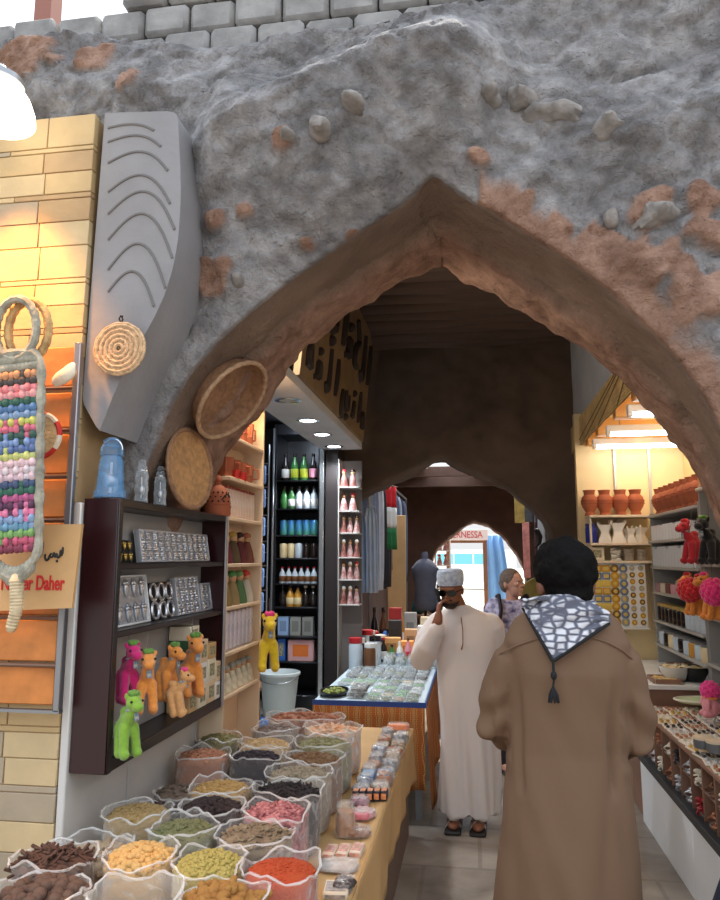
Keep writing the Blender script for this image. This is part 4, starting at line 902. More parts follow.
for it in range(40):
    for i in range(len(pos)):
        a = pos[i]
        for k in range(i):
            b = pos[k]; dx, dy = a[0]-b[0], a[1]-b[1]; ox = (a[2]+b[2])-abs(dx); oy = (a[3]+b[3])-abs(dy)
            if ox > 0 and oy > 0:
                if ox < oy: a[2] -= ox*.25; b[2] -= ox*.25
                else: a[3] -= oy*.25; b[3] -= oy*.25
for s, (x, y, w, d) in zip(S, pos):
    u, v, hw, col, gr, gs, n, lab, fl, c2 = s; h = .2
    fill = .95
    if s is S[24]: fill = .62
    if s is S[20]: fill = .75; h = .16
    if u in (172, 200, 248): h = .13
    if u in (136,): h = .19
    sack(Vector((x, y, TZ+.001)), w*.93, d*.93, h, col, gr, gs, n, lab, m_film2 if fl else None, fill, c2)
# loose blue plastic bag by the far sacks
b = MB(); b.ell((0,0,.05),(.06,.05,.05),n=20,m=12); b.v = [tuple(Vector(q)*(1+.5*noise.noise(Vector(q)*26))+Vector((0,0,.0))) for q in b.v]; zmin = min(q[2] for q in b.v); b.v = [(q[0],q[1],q[2]-zmin) for q in b.v]
p = at(267, 728, Z=TZ+.06); p.z = TZ+.001; p.x = max(p.x, -1.25)
tag(b.build('plastic_bag', M('blue_plastic_bag', (40,110,200), .3, alpha=.9), None, p), 'crumpled bright blue plastic bag beside the farthest nut bag', 'plastic bag')
# ---- packs along the right edge of the kraft table
def rumple(b, k, s):
    b.v = [tuple(Vector(q)+Vector((0,0,1))*max(0,q[2])*k*noise.noise(Vector(q)*s+Vector((k*50,0,0)))) for q in b.v]
def pack(p, w, d, h, rz, film, inner, label, grain=0, cat='packet', nm='clear_packet'):
    T = thing(nm, label, cat, p, rz, 'clear packets along the kraft table edge' if nm == 'clear_packet' else None); rnd = random.Random(label)
    b = MB(); N = 24
    b.rings([[(sup(2*PI*j/N,3.5)[0]*w*s, sup(2*PI*j/N,3.5)[1]*d*s, z+.003*math.sin(j*2.3+z*90)*(1 if 0<z<h else 0)) for j in range(N)] for s, z in ((.9,0),(1,h*.2),(.97,h*.6),(.85,h*.9),(.5,h))]); b.build('wrapper', film, T)
    c = MB()
    if grain:
        for i in range(grain):
            q = 2*PI*rnd.random(); r = math.sqrt(rnd.random())*.74; s = rnd.uniform(.7,1.2)*.013
            c.ell((w*r*math.cos(q), d*r*math.sin(q), h*rnd.uniform(.3,.78)),(s*1.3,s,s*.8),None,7,5)
    c.rings([[(sup(2*PI*j/N,3.5)[0]*w*s, sup(2*PI*j/N,3.5)[1]*d*s, z) for j in range(N)] for s, z in ((.8,.003),(.9,h*.2),(.88,h*.5),(.75,h*.72))])
    g = c.build('contents', inner, T)
    if grain: g['kind'] = 'stuff'
    e = MB(); e.box((0, d*.98, h*.35),(w*1.7,.03,.004),.001); e.build('sealed_edge', MATS['plastic_fold'], T); return T
gd = lambda n, c, c2: M('pack_'+n, c, .6, col2=c2, vs=45)
PK = [ # u0,u1,v0,v1,h,colour,colour2,label,grain
 (345,362,868,892,.05,(40,34,34),(90,80,76),'near clear packet of blackish flakes at the photo bottom',30),
 (290,352,852,868,.035,(206,200,194),(170,160,150),'large flat clear packet of pale powder beside orange powder',0),
 (330,366,818,834,.055,(176,128,98),(140,96,70),'clear packet of reddish brown pieces behind the cream cards',40),
 (330,356,803,816,.05,(206,40,56),(226,120,130),'bright red packet on the kraft table edge',0),
 (352,374,803,815,.045,(214,190,190),(200,120,120),'pink and clear packet next to the red one',20),
 (328,346,790,800,.06,(120,60,80),(196,150,160),'small purple pouch beyond the red packet',0),
 (374,414,719,727,.07,(236,150,96),(226,120,70),'orange shrink-wrapped pack at the far end of the packs',0)]
for u0,u1,v0,v1,h,c,c2,lab,gn in PK:
    a = at((u0+u1)/2, v1, Z=TZ+.02); e = at((u0+u1)/2, v0, Z=TZ+h); w = (u1-u0)/2*a.y/720*.95; d = max(.035, min(.11, (e.y-a.y)/2)); w = min(w*1.15, .072); d *= 1.2; x = min(max(a.x, -.548+w), TX1-.008-w)
    pack(Vector((x, (a.y+e.y)/2, TZ+.006)), w, d, h*.62, 0, m_film, gd(lab[:14].replace(' ','_'), c, c2), lab, gn)
fc = [('charcoal',(70,66,72),(190,184,186)),('tan',(190,160,124),(140,110,84)),('grey blue',(106,116,140),(206,208,214)),('silvery',(176,176,180),(90,86,92)),('brown',(120,90,72),(196,176,160)),('speckled cream',(220,206,186),(120,90,84)),('dark plum',(84,60,70),(206,190,196)),('orange brown',(196,124,76),(120,76,54)),('pale green',(160,176,150),(90,104,84))]
yq = 3.36; rq = 0
while yq < 4.42:
    for cq in range(2):
        n_, c, c2 = fc[(rq*2+cq*5+rq//3) % 9]
        pack(Vector((-.515+.084*cq, yq+.02*cq, TZ+.006)), .0405, .057, .045+.012*((rq+cq) % 3), .1*(-1)**rq, m_film, gd(n_, c, c2), '%s clear packet, %s column, %s row beyond the blue boxes' % (n_, ('inner','outer')[cq], ORD[rq]), 16)
    yq += .125; rq += 1
p = at(318, 824, Z=TZ+.06); pack(Vector((-.505, p.y+.06, TZ+.006)), .04, .045, .12, .2, m_film, gd('plump', (190,140,100), (150,104,70)), 'plump standing packet of tan powder beside the maroon pods', 0)
def cardbox(p, d, rz, c, c2, label, grp, nm='small_box'):
    T = thing(nm, label, 'box', p, rz, grp); b = MB(); b.box((0,0,d[2]/2), d, .004); b.build('carton', M('cb_%s_%s_%s' % c, c, .45), T)
    b = MB(); b.box((0,0,d[2]+.0008),(d[0]*.8,d[1]*.66,.0016),0); b.box((0,-d[1]/2-.0008,d[2]/2),(d[0]*.8,.0016,d[2]*.6),0); b.build('printed_panel', M('cp_%s_%s_%s' % c2, c2, .4, var=.35, vs=60), T); return T
for i in range(5):
    a = at(346+i*7.5, 793, Z=TZ+.03); cardbox((-.53+.0305*i, a.y, TZ+.006), (.028,.06,.04), 0, (40,40,50), (226,140,90), '%s little black and orange box from left in the row of five' % ORD[i], 'little black and orange boxes')
for i in range(2):
    a = at(355+20*i, 778, Z=TZ+.03); cardbox((-.51+.072*i, a.y+.01, TZ+.006), (.066,.12,.05), .05, (90,120,160), (150,180,206), '%s of the two flat blue boxes behind the little box row' % ('left','right')[i], 'flat blue boxes')
for i in range(3):
    a = at(300+26*i, 846, Z=TZ+.03); cardbox((-.525+.046*i, a.y, TZ+.006), (.043,.09,.022), -.05, (226,206,186), (206,150,130), '%s cream card pack with pink print from left, behind the flat clear packet' % ORD[i], 'cream card packs', 'card_pack')
a = at(346, 893, Z=TZ); cardbox((-.45, a.y-.02, TZ+.006), (.08,.1,.02), .1, (214,196,170), (150,140,130), 'beige card pack at the near end of the kraft table edge', 'cream card packs', 'card_pack')
# ================================================================ BLUE EDGED TABLE
BX0, BX1, BY0, BY1, BZ = -1.07, -.33, 4.86, 7.6, .72
t = thing('trinket_table', 'long table in pale blue sheet with orange woven cloth hanging down', 'table', (0,0,0))
b = MB(); b.b2(BX0, BX1, BY0, BY1, BZ-.025, BZ, .006); b.build('tabletop', M('pale_blue_sheet', (206, 222, 230), .5, var=.07, vs=5), t)
b = MB(); b.b2(BX0-.004, BX1+.006, BY0-.008, BY0-.0005, BZ-.03, BZ+.003); b.b2(BX1+.0005, BX1+.008, BY0, BY1, BZ-.03, BZ+.003); b.build('blue_edge', M('deep_blue_edge', (30, 66, 140), .4), t)
def weave():
    m = bpy.data.materials.new('orange_woven_stripe'); m.use_nodes = True; nt = m.node_tree; b_ = nt.nodes['Principled BSDF']; b_.inputs['Roughness'].default_value = .9
    tc = nt.nodes.new('ShaderNodeTexCoord'); L = nt.links.new; sp = nt.nodes.new('ShaderNodeSeparateXYZ'); L(tc.outputs['Object'], sp.inputs[0])
    ad = nt.nodes.new('ShaderNodeMath'); ad.operation = 'ADD'; L(sp.outputs[0], ad.inputs[0]); L(sp.outputs[1], ad.inputs[1])
    cb = nt.nodes.new('ShaderNodeCombineXYZ'); L(ad.outputs[0], cb.inputs[0]); L(sp.outputs[2], cb.inputs[1])
    w = nt.nodes.new('ShaderNodeTexWave'); w.inputs['Scale'].default_value = 4.2; w.inputs['Distortion'].default_value = 1.5; w.inputs['Detail Scale'].default_value = 2; L(cb.outputs[0], w.inputs['Vector'])
    r = nt.nodes.new('ShaderNodeValToRGB'); r.color_ramp.interpolation = 'CONSTANT'
    for i, (q, c) in enumerate(((0,(196,112,50)),(.35,(226,170,96)),(.55,(176,84,44)),(.75,(206,150,90)))):
        e = r.color_ramp.elements[i] if i < 2 else r.color_ramp.elements.new(q); e.position = q; e.color = (*lin(c), 1)
    ck = nt.nodes.new('ShaderNodeTexBrick'); ck.inputs['Scale'].default_value = 22; ck.inputs['Mortar Size'].default_value = .08; ck.inputs['Color1'].default_value = (1,1,1,1); ck.inputs['Color2'].default_value = (.8,.75,.7,1); ck.inputs['Mortar'].default_value = (.25,.2,.18,1); L(cb.outputs[0], ck.inputs['Vector'])
    mx = nt.nodes.new('ShaderNodeMix'); mx.data_type = 'RGBA'; mx.blend_type = 'MULTIPLY'; mx.inputs[0].default_value = .45; L(w.outputs['Fac'], r.inputs['Fac']); L(r.outputs['Color'], mx.inputs[6]); L(ck.outputs['Color'], mx.inputs[7]); L(mx.outputs[2], b_.inputs['Base Color']); return m
m_weave = weave()
b = MB(); b.grid(lambda a, h: (BX0+a*(BX1-BX0), BY0-.004-.012*h*(1+math.sin(a*38)), BZ-.03-h*.5), 70, 8); k = b.build('front_cloth', m_weave, t); k.modifiers.new('thick','SOLIDIFY').thickness = .004
b = MB(); b.grid(lambda a, h: (BX1+.006+.03*h*(1+.8*math.sin(a*30)), BY0+a*(BY1-BY0), BZ-.03-h*(.62-.2*min(1,a*3))), 90, 8); k = b.build('side_cloth', m_weave, t); k.modifiers.new('thick','SOLIDIFY').thickness = .004
for x in (BX0+.05, BX1-.05):
    for y in (BY0+.05, BY1-.05): b = MB(); b.b2(x-.02, x+.02, y-.02, y+.02, 0 if x > -1 or 1 else .3, BZ-.025); b.build('leg', m_steel, t)
# flat trinket packets laid out in rows
def make_flat():
    T = thing('trinket_packet', '', 'packet'); b = MB()
    b.rings([[(sup(2*PI*j/16,4)[0]*.5*s, sup(2*PI*j/16,4)[1]*.5*s, z+.1*math.sin(j*2.1)*(z > .2)) for j in range(16)] for s, z in ((.98,0),(1,.3),(.9,.8),(.6,1))]); b.build('wrapper', M('silvery_cellophane', (220,226,224), .18, alpha=.3, spec=.9, bump=.8, bs=5), T)
    c = MB(); r = random.Random(5)
    for i in range(20): c.ell((r.uniform(-.36,.36), r.uniform(-.36,.36), r.uniform(.3,.6)),(r.uniform(.09,.17),r.uniform(.06,.1),.25),Matrix.Rotation(0,4,'Z'),7,5)
    g = c.build('contents', M('trinket_mixed', (170,180,172), .5), T); g['kind'] = 'stuff'; return T
flat = Proto(make_flat)
tc_ = [('pale green',(120,176,110)),('cream',(214,196,160)),('grey',(110,116,124)),('charcoal',(50,52,58)),('white',(228,230,228)),('olive',(110,120,60)),('tan',(186,150,110)),('silver',(160,170,176))]
tm = [M('trinket_'+n.replace(' ','_'), c, .5, var=.3, vs=3) for n, c in tc_]
rnd = random.Random(11); y = BY0+.06; r = 0
while y < 6.15:
    n = 7; 
    for i in range(n):
        if r < 4 and i < 3 and 1: continue
        k = rnd.choice((0,0,1,4,4,7,2,5,6)) if r < 6 else rnd.choice((2,3,7,5,2,3))
        x = BX0+.06+(BX1-BX0-.1)*(i+.5)/n
        flat((x+rnd.uniform(-.006,.006), y+rnd.uniform(-.01,.01), BZ+.004), rnd.uniform(-.15,.15), '%s cellophane packet, %s from left, %s row from blue edge' % (tc_[k][0], ORD[i], ORD[r]), 'cellophane packets on the blue edged table', {'contents': tm[k]}, scale=(.092,.118,.018 if r < 6 else .035))
    y += .135; r += 1
# plump silver bags behind them
for i in range(5):
    for j in range(2):
        flat((BX0+.33+.1*i, 6.36+.2*j, BZ+.004), .1*i, 'plump %s bag, %s from left in the %s row of bigger bags' % (('silver','grey green')[j], ORD[i], ('nearer','farther')[j]), 'plump bags at the back of the blue edged table', {'contents': tm[5 if j else 7]}, scale=(.094,.17,.09))
# tray and dark packs at the near left
p = Vector((BX0+.105, BY0+.2, BZ+.004)); t = thing('oval_tray', 'dark oval tray of green and yellow trinkets at the table corner', 'tray', p)
b = MB(); b.lathe([(.07,0),(.1,.012),(.108,.03),(.1,.03),(.09,.014),(.003,.01)], 28, sy=1.5, sx=.93); b.build('dish', M('dark_metal_dish', (44,46,48), .35, .6), t)
b = MB(); r = random.Random(3)
for i in range(50): a = r.random()*6.28; q = math.sqrt(r.random())*.08; b.ell((q*math.cos(a)*.9, q*math.sin(a)*1.4, .018+r.random()*.01),(.012,.009,.008),n=7,m=5)
g = b.build('contents', M('yellow_green_trinkets', (176,180,70), .5, col2=(110,130,60), vs=30), t); g['kind'] = 'stuff'
for i in range(6): flat((BX0+.265+.02*(i%2), BY0+.1+.085*(i//2)*1.0, BZ+.004+.036*(i % 2)), .1, 'dark plum packet, %s, in the pile beside the oval tray' % ('lower nearest','upper nearest','lower middle','upper middle','lower farthest','upper farthest')[i], 'dark plum packets beside the tray', {'contents': M('trinket_plum', (60,40,46), .4, var=.3, vs=3)}, scale=(.12,.08,.034))
# ---- crowd of jars, cups and boxes at the back left of that table
def make_jar():
    T = thing('storage_jar', '', 'jar'); b = MB(); b.lathe([(.045,0),(.05,.008),(.05,.12),(.042,.135)],18); b.build('body', M('jar_clear', (206,206,200), .15, alpha=.7), T)
    b = MB(); b.lathe([(.046,.133),(.048,.136),(.048,.16),(.004,.162)],18); b.build('lid', gm['red'], T); return T
jarp = Proto(make_jar)
jit = [('clear jar with red lid','clear','red',1.2),('jar of brown spice with white lid','brown','white',1.0),('dark jar with white lid','dark','white',1.1),('white jar with white lid','white','white',.9),('amber jar with brown lid','amber','brown',.9),('clear jar with dark lid','clear','dark',1.1),('green jar with white lid','green','white',.8),('pale jar with blue lid','cream','blue',.95)]
slots = [(BX0+.07+.12*i, 6.2+.0*j+.17*j) for j in range(8) for i in range(2)]
for i, (n, b_, l, s) in enumerate(jit*2):
    x, y = slots[i]; jarp((x, y, BZ+.002), 0, '%s, %s row of jars on the long table' % (n, ('front' if i < 8 else 'rear')), 'jars at the back of the trinket table', {'body': gm[b_], 'lid': gm[l]}, scale=(s,s,s*1.35))
for i, (n, c, s, x, y) in enumerate((('brown carton',(206,150,90),(.1,.16,.2),-.76,6.82),('orange carton',(226,150,70),(.1,.12,.17),-.62,6.84),('black box',(40,38,40),(.1,.12,.34),-.75,7.02),('tan carton',(196,160,120),(.1,.12,.26),-.6,7.02),('white box',(226,226,222),(.1,.12,.3),-.47,6.95),('pink box',(206,120,150),(.1,.1,.16),-.46,6.8),('grey box',(150,150,150),(.1,.12,.4),-.62,7.22),('cream box',(226,210,180),(.1,.12,.36),-.46,7.2),('red box',(170,40,40),(.1,.12,.44),-.77,7.25))):
    gbox((x, y, BZ+.002), R(-90), '%s standing at the back of the long trinket table' % n, 'boxes at the back of the trinket table', {'carton': M('tb_%d' % i, c, .5), 'window': M('tw_%d' % i, tuple(int(q*.75) for q in c), .5, var=.3, vs=9)}, scale=s)
rc = random.Random(21); kinds = [('amber','brown'),('clear','red'),('dark','white'),('green','white'),('white','blue'),('pink','red'),('cream','dark'),('lime','white')]
cn = dict(amber='amber', clear='glassy', dark='black', green='green', white='white', pink='pink', cream='cream', lime='lime')
for i in range(9):
    k = kinds[i % 8]; bottle((BX0+.1+.074*i, 6.69+.012*(i % 2), BZ+.002), 0, '%s bottle with %s label, %s from left before the cartons' % (cn[k[0]], cn.get(k[1], k[1]), ORD[i]), 'bottles before the cartons on the trinket table', {'body': gm[k[0]], 'printed_label': gm[k[1]], 'cap': gm[kinds[(i+3) % 8][1]]}, scale=(.85,.85,.55+.12*(i % 3)))
for i in range(7):
    k = kinds[(i*3+1) % 8]; doll((BX0+.13+.09*i, 7.5 if i > 4 else 7.36 if i > 2 else 7.1, BZ+.002), 0, '%s skirted figurine with %s top, %s from left among the rear boxes' % (cn[k[0]], cn.get(k[1], k[1]), ORD[i]), 'figurines among the rear boxes', {'robe': gm[k[0]], 'headscarf': gm[k[1]]}, scale=(1.1,1.1,2.2 if i > 2 else 1.6)) if i not in (3,4,5) else None
for i in range(4): bottle((BX0+.06+.09*i, 7.46, BZ+.002), 0, '%s dark bottle along the rear edge of the trinket table' % ORD[i], 'dark bottles at the table rear', {'body': gm[('dark','brown','green','amber')[i]]}, scale=(1.1,1.1,1.6))
# ================================================================ RIGHT SHOP
RY, RXL, RXR = 6.4, .95, 1.78        # back wall, left end, side wall
f = MB(); f.b2(.9, 2.2, RY+.01, RY+.1, 0, 2.9); struct(f, 'wall_shop_right_back', m_cream)
f = MB(); f.b2(RXR, RXR+.1, 3.36, RY, 0, 2.9); struct(f, 'wall_shop_right', m_cream)
f = MB(); f.b2(.98, 2.1, 3.36, RY+.1, 2.74, 2.85)
cr = struct(f, 'ceiling_shop_right', M('pale_yellow_ceiling', (236, 214, 160), .6))
m_beam = M('honey_ceiling_beam', (206, 150, 80), .5, var=.12, vs=4, stretch=(.2,1,1))
for y in (6.32, 5.82, 5.1, 4.5, 3.9): b = MB(); b.b2(.985, RXR-.002, y-.05, y+.05, 2.6, 2.739, .006); b.build('beam', m_beam, cr)
for x in (1.22, 1.5): b = MB(); b.b2(x-.01, x+.01, RY-.012, RY+.008, 1.0, 2.6); struct(b, 'trim_panel', M('steel_slot_upright', (176,176,172), .4, .6))
m_tube = M('fluorescent_tube', (236, 246, 255), .4, emit=16)
for i, y in enumerate((6.12, 5.5, 4.75, 4.2)):
    T = thing('tube_light', '%s fluorescent tube across the right shop ceiling, counted from the back wall' % ORD[i], 'ceiling light', (1.0, y, 2.625), 0, 'fluorescent tubes in the right shop')
    b = MB(); b.b2(0, .76, -.03, .03, -.05, 0, .004); b.build('housing', m_white, T)
    b = MB(); b.tube([(.1,0,0),(.1,0,.114)],.004,6); b.build('hanger', m_steel, T); b = MB(); b.tube([(.66,0,0),(.66,0,.114)],.004,6); b.build('hanger', m_steel, T)
    b = MB(); b.tube([(.03,-.0,-.066),(.73,-.0,-.066)], .016, 10); b.build('lamp_tube', m_tube, T)
    for x in (.015, .745): b = MB(); b.box((x,0,-.06),(.03,.05,.04),.004); b.build('lamp_holder', m_white, T)
# cane mat band hung along the shop front
t = thing('cane_mat', 'long strip of split cane matting hung over the right shop front', 'mat', (.955, 4.0, 2.62))
b = MB(); b.grid(lambda a, h: (.012*math.sin(a*40)*.2, a*2.96, .24*h-.0), 60, 4); k = b.build('backing', M('dark_cane_backing', (120,96,60), .85), t); k.modifiers.new('thick','SOLIDIFY').thickness = .006
b = MB()
for j in range(14): z = .008+j*.0176; b.tube([(-.008, i*.37, z) for i in range(9)], .0062, 6)
b.build('cane_strips', M('split_cane', (214, 184, 126), .6, var=.2, vs=10), t)
b = MB()
for i in range(5): b.tube([(-.017, .03+i*.72, -.002),(-.017, .03+i*.12, .245)], .003, 5)
b.build('binding', M('cane_binding', (110,84,52), .8), t)
# counter
CX, CY0, CY1 = 1.03, 3.42, 5.08
ct = thing('display_counter', 'white plinth counter with brown cubby shelves of trinkets on right', 'counter', (CX, CY0, 0))
def cb(nm, x0, x1, y0, y1, z0, z1, m, bev=.002): return fb(nm, x0, x1, y0, y1, z0, z1, m, ct, bev)
m_wpanel = M('white_counter_panel', (238, 242, 244), .3, var=.04, vs=3); m_brn = M('brown_veneer', (140, 104, 84), .5, var=.15, vs=5)
for i in range(3): y0 = CY0+i*.555; cb('plinth_panel', CX, CX+.02, y0+.001, y0+.553, 0, .385, m_wpanel)
cb('plinth_body', CX+.021, CX+.7, CY0, CY1, 0, .38, m_white); cb('dark_ledge', CX-.02, CX+.7, CY0, CY1, .386, .43, M('dark_grey_ledge', (52,54,56), .5))
cb('worktop', CX, CX+.7, CY0, CY1, .685, .705, m_brn); cb('back_board', CX+.3, CX+.31, CY0, CY1, .43, .685, m_brn); cb('cubby_shelf', CX+.02, CX+.3, CY0, CY1, .555, .565, m_brn)
nc = 9
for i in range(nc+1): y = CY0+(CY1-CY0)*i/nc; cb('divider', CX+.01, CX+.3, max(CY0,y-.005), min(CY1,y+.005), .431, .684, m_brn)
def make_heap():
    T = thing('jewellery_heap', '', 'jewellery'); b = MB(); r = random.Random(8)
    for i in range(40):
        a = r.random()*6.28; q = math.sqrt(r.random())*.46; rr = r.uniform(.08,.16); tl = Euler((r.uniform(-.9,.9), r.uniform(-.9,.9), 0)).to_matrix()
        c = Vector((q*math.cos(a), q*math.sin(a), r.uniform(.14,.85)*(1-q)))
        if i % 3: b.tube([c+tl @ Vector((rr*math.cos(w), rr*math.sin(w), 0)) for w in [2*PI*j/9 for j in range(9)]], .03, 4, closed=True)
        else: b.ell(c, (rr, rr*.7, .1), None, 7, 5)
    g = b.build('trinkets', m_silver, T); g['kind'] = 'stuff'
    b = MB(); b.lathe([(.1,0),(.46,0),(.5,.1),(.4,.12),(.1,.1)],14); b.build('tray_liner', M('tray_liner', (130,120,112), .7), T); return T
heap = Proto(make_heap)
hm = [('silver',m_silver),('copper',M('worn_copper_trinket',(176,120,90),.4,.6)),('pearl',M('pearl_trinket',(232,224,206),.35,var=.15,vs=6)),('dark',M('dark_bead',(50,44,44),.3)),('brown',M('brown_bead',(120,80,56),.4)),('red',M('red_bead',(160,44,50),.4))]
for lv, z in ((0,.431),(1,.566)):
    for i in range(nc):
        k = (0,2,1,0,5,2,0,4,0,2,1,0,2,3,0,2,0,1)[(i*2+lv*5) % 18]; y = CY0+(CY1-CY0)*(i+.5)/nc
        heap((CX+.095, y, z), i*PI, '%s trinket heap, %s row of cubbies, %s from near end' % (hm[k][0], ('lower','upper')[lv], ORD[i]), 'trinket heaps in the counter cubbies', {'trinkets': hm[k][1]}, scale=(.18,.165,.125 if not lv else .115))
# worktop laid with cards of pale jewellery
def make_jcard():
    T = thing('jewellery_card', '', 'jewellery card'); b = MB(); b.box((0,0,.1),(1,1,.2),.02); b.build('card', M('cream_jewel_card', (232,224,206), .6), T)
    r = random.Random(4); g = MB()
    for i in range(3):
        for j in range(3):
            x, y = -.32+.32*i, -.32+.32*j
            if (i+j) % 2: g.tube([(x+.11*math.cos(w), y+.11*math.sin(w), .3) for w in [2*PI*q/10 for q in range(10)]], .035, 5, closed=True)
            else: g.ell((x,y,.3),(.1,.13,.3),None,8,5)
    g.build('ornaments', M('jewel_pearl', (226,214,190), .3, .3), T); return T
jcard = Proto(make_jcard)
jc = [('pearl',hm[2][1]),('silver',m_silver),('gold',M('bright_gold_trinket',(206,170,90),.3,.7)),('copper',hm[1][1]),('dark',hm[3][1])]
rows_, cols_ = 13, 5
for r_ in range(rows_):
    for c in range(cols_):
        k = (r_*3+c*2+(r_*c) % 3) % 5; y = CY0+.07+r_*.122; x = CX+.065+c*.125
        jcard((x, y, .7055), rnd.uniform(-.2,.2), '%s ornament card, %s row from near end, %s from the aisle edge' % (jc[k][0], ORD[r_], ORD[c]), 'jewellery cards on the right counter', {'ornaments': jc[k][1]}, scale=(.108,.105,.03))
# platter, tins and a red striped pack on the worktop near the frame edge
p = at(684, 683, Z=.76); t = thing('oval_platter', 'big pale green oval platter at the far end of the counter', 'platter', (1.42, 4.96, .742))
b = MB(); b.lathe([(.05,0),(.17,.012),(.2,.03),(.19,.03),(.16,.02),(.004,.012)], 32, sx=.95, sy=.52); b.build('dish', M('pale_green_dish', (206,220,170), .4), t)
b = MB(); b.tube([(.19*math.cos(a), .104*math.sin(a), .031) for a in [2*PI*i/40 for i in range(40)]], .006, 6, closed=True); b.build('rim', M('cream_dish_rim', (236,230,210), .4), t)
for i, (u, v) in enumerate(((703,746),(716,750))):
    p = at(u, v, Z=.75); t = thing('round_tin', 'round grey tin with cream lid, %s at the right photo edge' % ('nearer the aisle','farther from the aisle')[i], 'tin', (min(p.x,1.3), p.y, .742), 0, 'grey tins on the counter')
    b = MB(); b.lathe([(.004,0),(.04,0),(.042,.004),(.042,.04),(.004,.042)], 22); b.build('body', M('grey_tin', (120,124,128), .4, .4), t); b = MB(); b.lathe([(.004,.04),(.044,.041),(.044,.052),(.004,.054)], 22); b.build('lid', M('cream_lid', (226,206,176), .5), t)
# ledge behind the counter with trays and bowls
lg = thing('white_ledge', 'white display ledge behind the jewellery counter', 'display ledge', (1.03, 5.12, 0))
fb('top', 1.03, 1.76, 5.12, 6.36, .80, .83, m_white, lg); fb('front_panel', 1.05, 1.74, 5.14, 5.16, 0, .80, m_brn, lg); fb('side_panel', 1.05, 1.07, 5.17, 6.34, 0, .8, m_brn, lg)
def tr(u, v, w, d, col, lab, k):
    p = at(u, v, Z=.84); T = thing('flat_tray', lab, 'tray', (max(1.03+w/2+.01, p.x), 5.25+.33*k, .832), 0, 'shallow trays on the white ledge')
    b = MB(); b.box((0,0,.008),(w,d,.016),.003); b.build('tray_base', MATS['cream_jewel_card'], T)
    for s, ax in ((-1,0),(1,0),(-1,1),(1,1)):
        b = MB(); b.box((s*w/2,0,.015),(.008,d,.03),.002) if ax == 0 else b.box((0,s*d/2,.015),(w-.01,.008,.03),.002); b.build('rim', m_brn, T)
    b = MB(); r = random.Random(k)
    for i in range(26): b.ell((r.uniform(-.43,.43)*w, r.uniform(-.43,.43)*d, .02),(.016,.011,.008),None,7,5)
    g = b.build('pieces', M('tray_piece%d' % k, col, .4, .2, var=.2, vs=20), T); g['kind'] = 'stuff'
tr(645, 668, .17, .2, (216,180,110), 'front cream tray of gold pieces on the ledge left of the bowls', 0); tr(642, 654, .17, .22, (206,180,150), 'middle tray of beige pieces on the ledge', 1); tr(640, 645, .17, .2, (190,160,140), 'rear tray of pinkish pieces under the badge board', 2)
def bowl(u, col, lab):
    p = at(u, 671, X=1.45 if u > 680 else 1.33); T = thing('deep_bowl', lab, 'bowl', (p.x, 5.3, .832))
    b = MB(); b.lathe([(.05,0),(.06,.004),(.092,.06),(.1,.095),(.094,.095),(.085,.06),(.05,.012),(.004,.01)], 28); b.build('dish', M('bowl_%s_%s_%s' % col, col, .3), T)
    b = MB(); r = random.Random(2)
    for i in range(34): a = r.random()*6.28; q = math.sqrt(r.random())*.078; b.ell((q*math.cos(a), q*math.sin(a), .08+.012*r.random()),(.015,.012,.01),None,7,5)
    b.lathe([(.004,.03),(.07,.03),(.084,.075),(.004,.08)],20); g = b.build('contents', M('bowl_goods', (226,206,160), .5), T); g['kind'] = 'stuff'
bowl(672, (216,214,208), 'white bowl of cream pieces beside the black bowl'); bowl(694, (24,24,28), 'black bowl of pale pieces beside the white bowl')
# back shelves with clay pots, burners
bs = thing('back_shelf_unit', 'wooden wall shelves of clay pots on the right shop back wall', 'shelf unit', (.955, 6.3, 1.04))
m_shf = M('pale_shelf_board', (222,206,180), .5)
for z, zn in ((2.0,'s'),(1.772,'s'),(1.628,'s')): fb('shelf', .955, 1.465, RY-.24, RY+.008, z-.02, z, m_shf, bs)
fb('upright', .955, .972, RY-.12, RY+.006, 1.06, 1.607, m_shf, bs); fb('upright', 1.45, 1.465, RY-.12, RY+.006, 1.06, 1.607, m_shf, bs); fb('upright', .958, .974, RY-.2, RY+.006, 1.63, 1.751, m_shf, bs); fb('upright', .958, .974, RY-.2, RY+.006, 1.774, 1.979, m_shf, bs)
def make_pot():
    T = thing('clay_pot', '', 'pot'); b = MB(); b.lathe([(.04,0),(.044,.008),(.036,.03),(.062,.075),(.07,.11),(.062,.15),(.042,.172),(.046,.2),(.052,.212),(.046,.212),(.036,.18),(.004,.17)],24); b.build('body', m_clay, T)
    b = MB()
    for z, r in ((.098,.0705),(.122,.0702)): b.tube([(r*math.cos(a), r*math.sin(a), z) for a in [2*PI*i/24 for i in range(24)]], .003, 5, closed=True)
    b.build('incised_band', M('dark_clay_band', (140,70,46), .8), T); return T
pot = Proto(make_pot)
for i, u in enumerate((590, 605, 621, 636)): p = at(u, 513, Y=6.27); pot((p.x, 6.27, 2.001), 0, '%s clay pot from left on the shelf under the tube lights' % ORD[i], 'clay pots on the top back shelf')
def make_burner():
    T = thing('incense_burner', '', 'incense burner'); b = MB()
    b.rings([[(x*s, y*s, z) for x, y in ((-1,-1),(1,-1),(1,1),(-1,1))] for s, z in ((.042,0),(.042,.02),(.026,.06),(.026,.08),(.046,.125),(.038,.125),(.024,.1))]); b.build('body', M('white_ceramic', (236,232,222), .35), T)
    b = MB()
    for x in (-1,1):
        for y in (-1,1): b.ell((x*.042,y*.042,.132),(.008,.008,.014),n=8,m=6)
    b.build('corner_horn', MATS['white_ceramic'], T); return T
burn = Proto(make_burner)
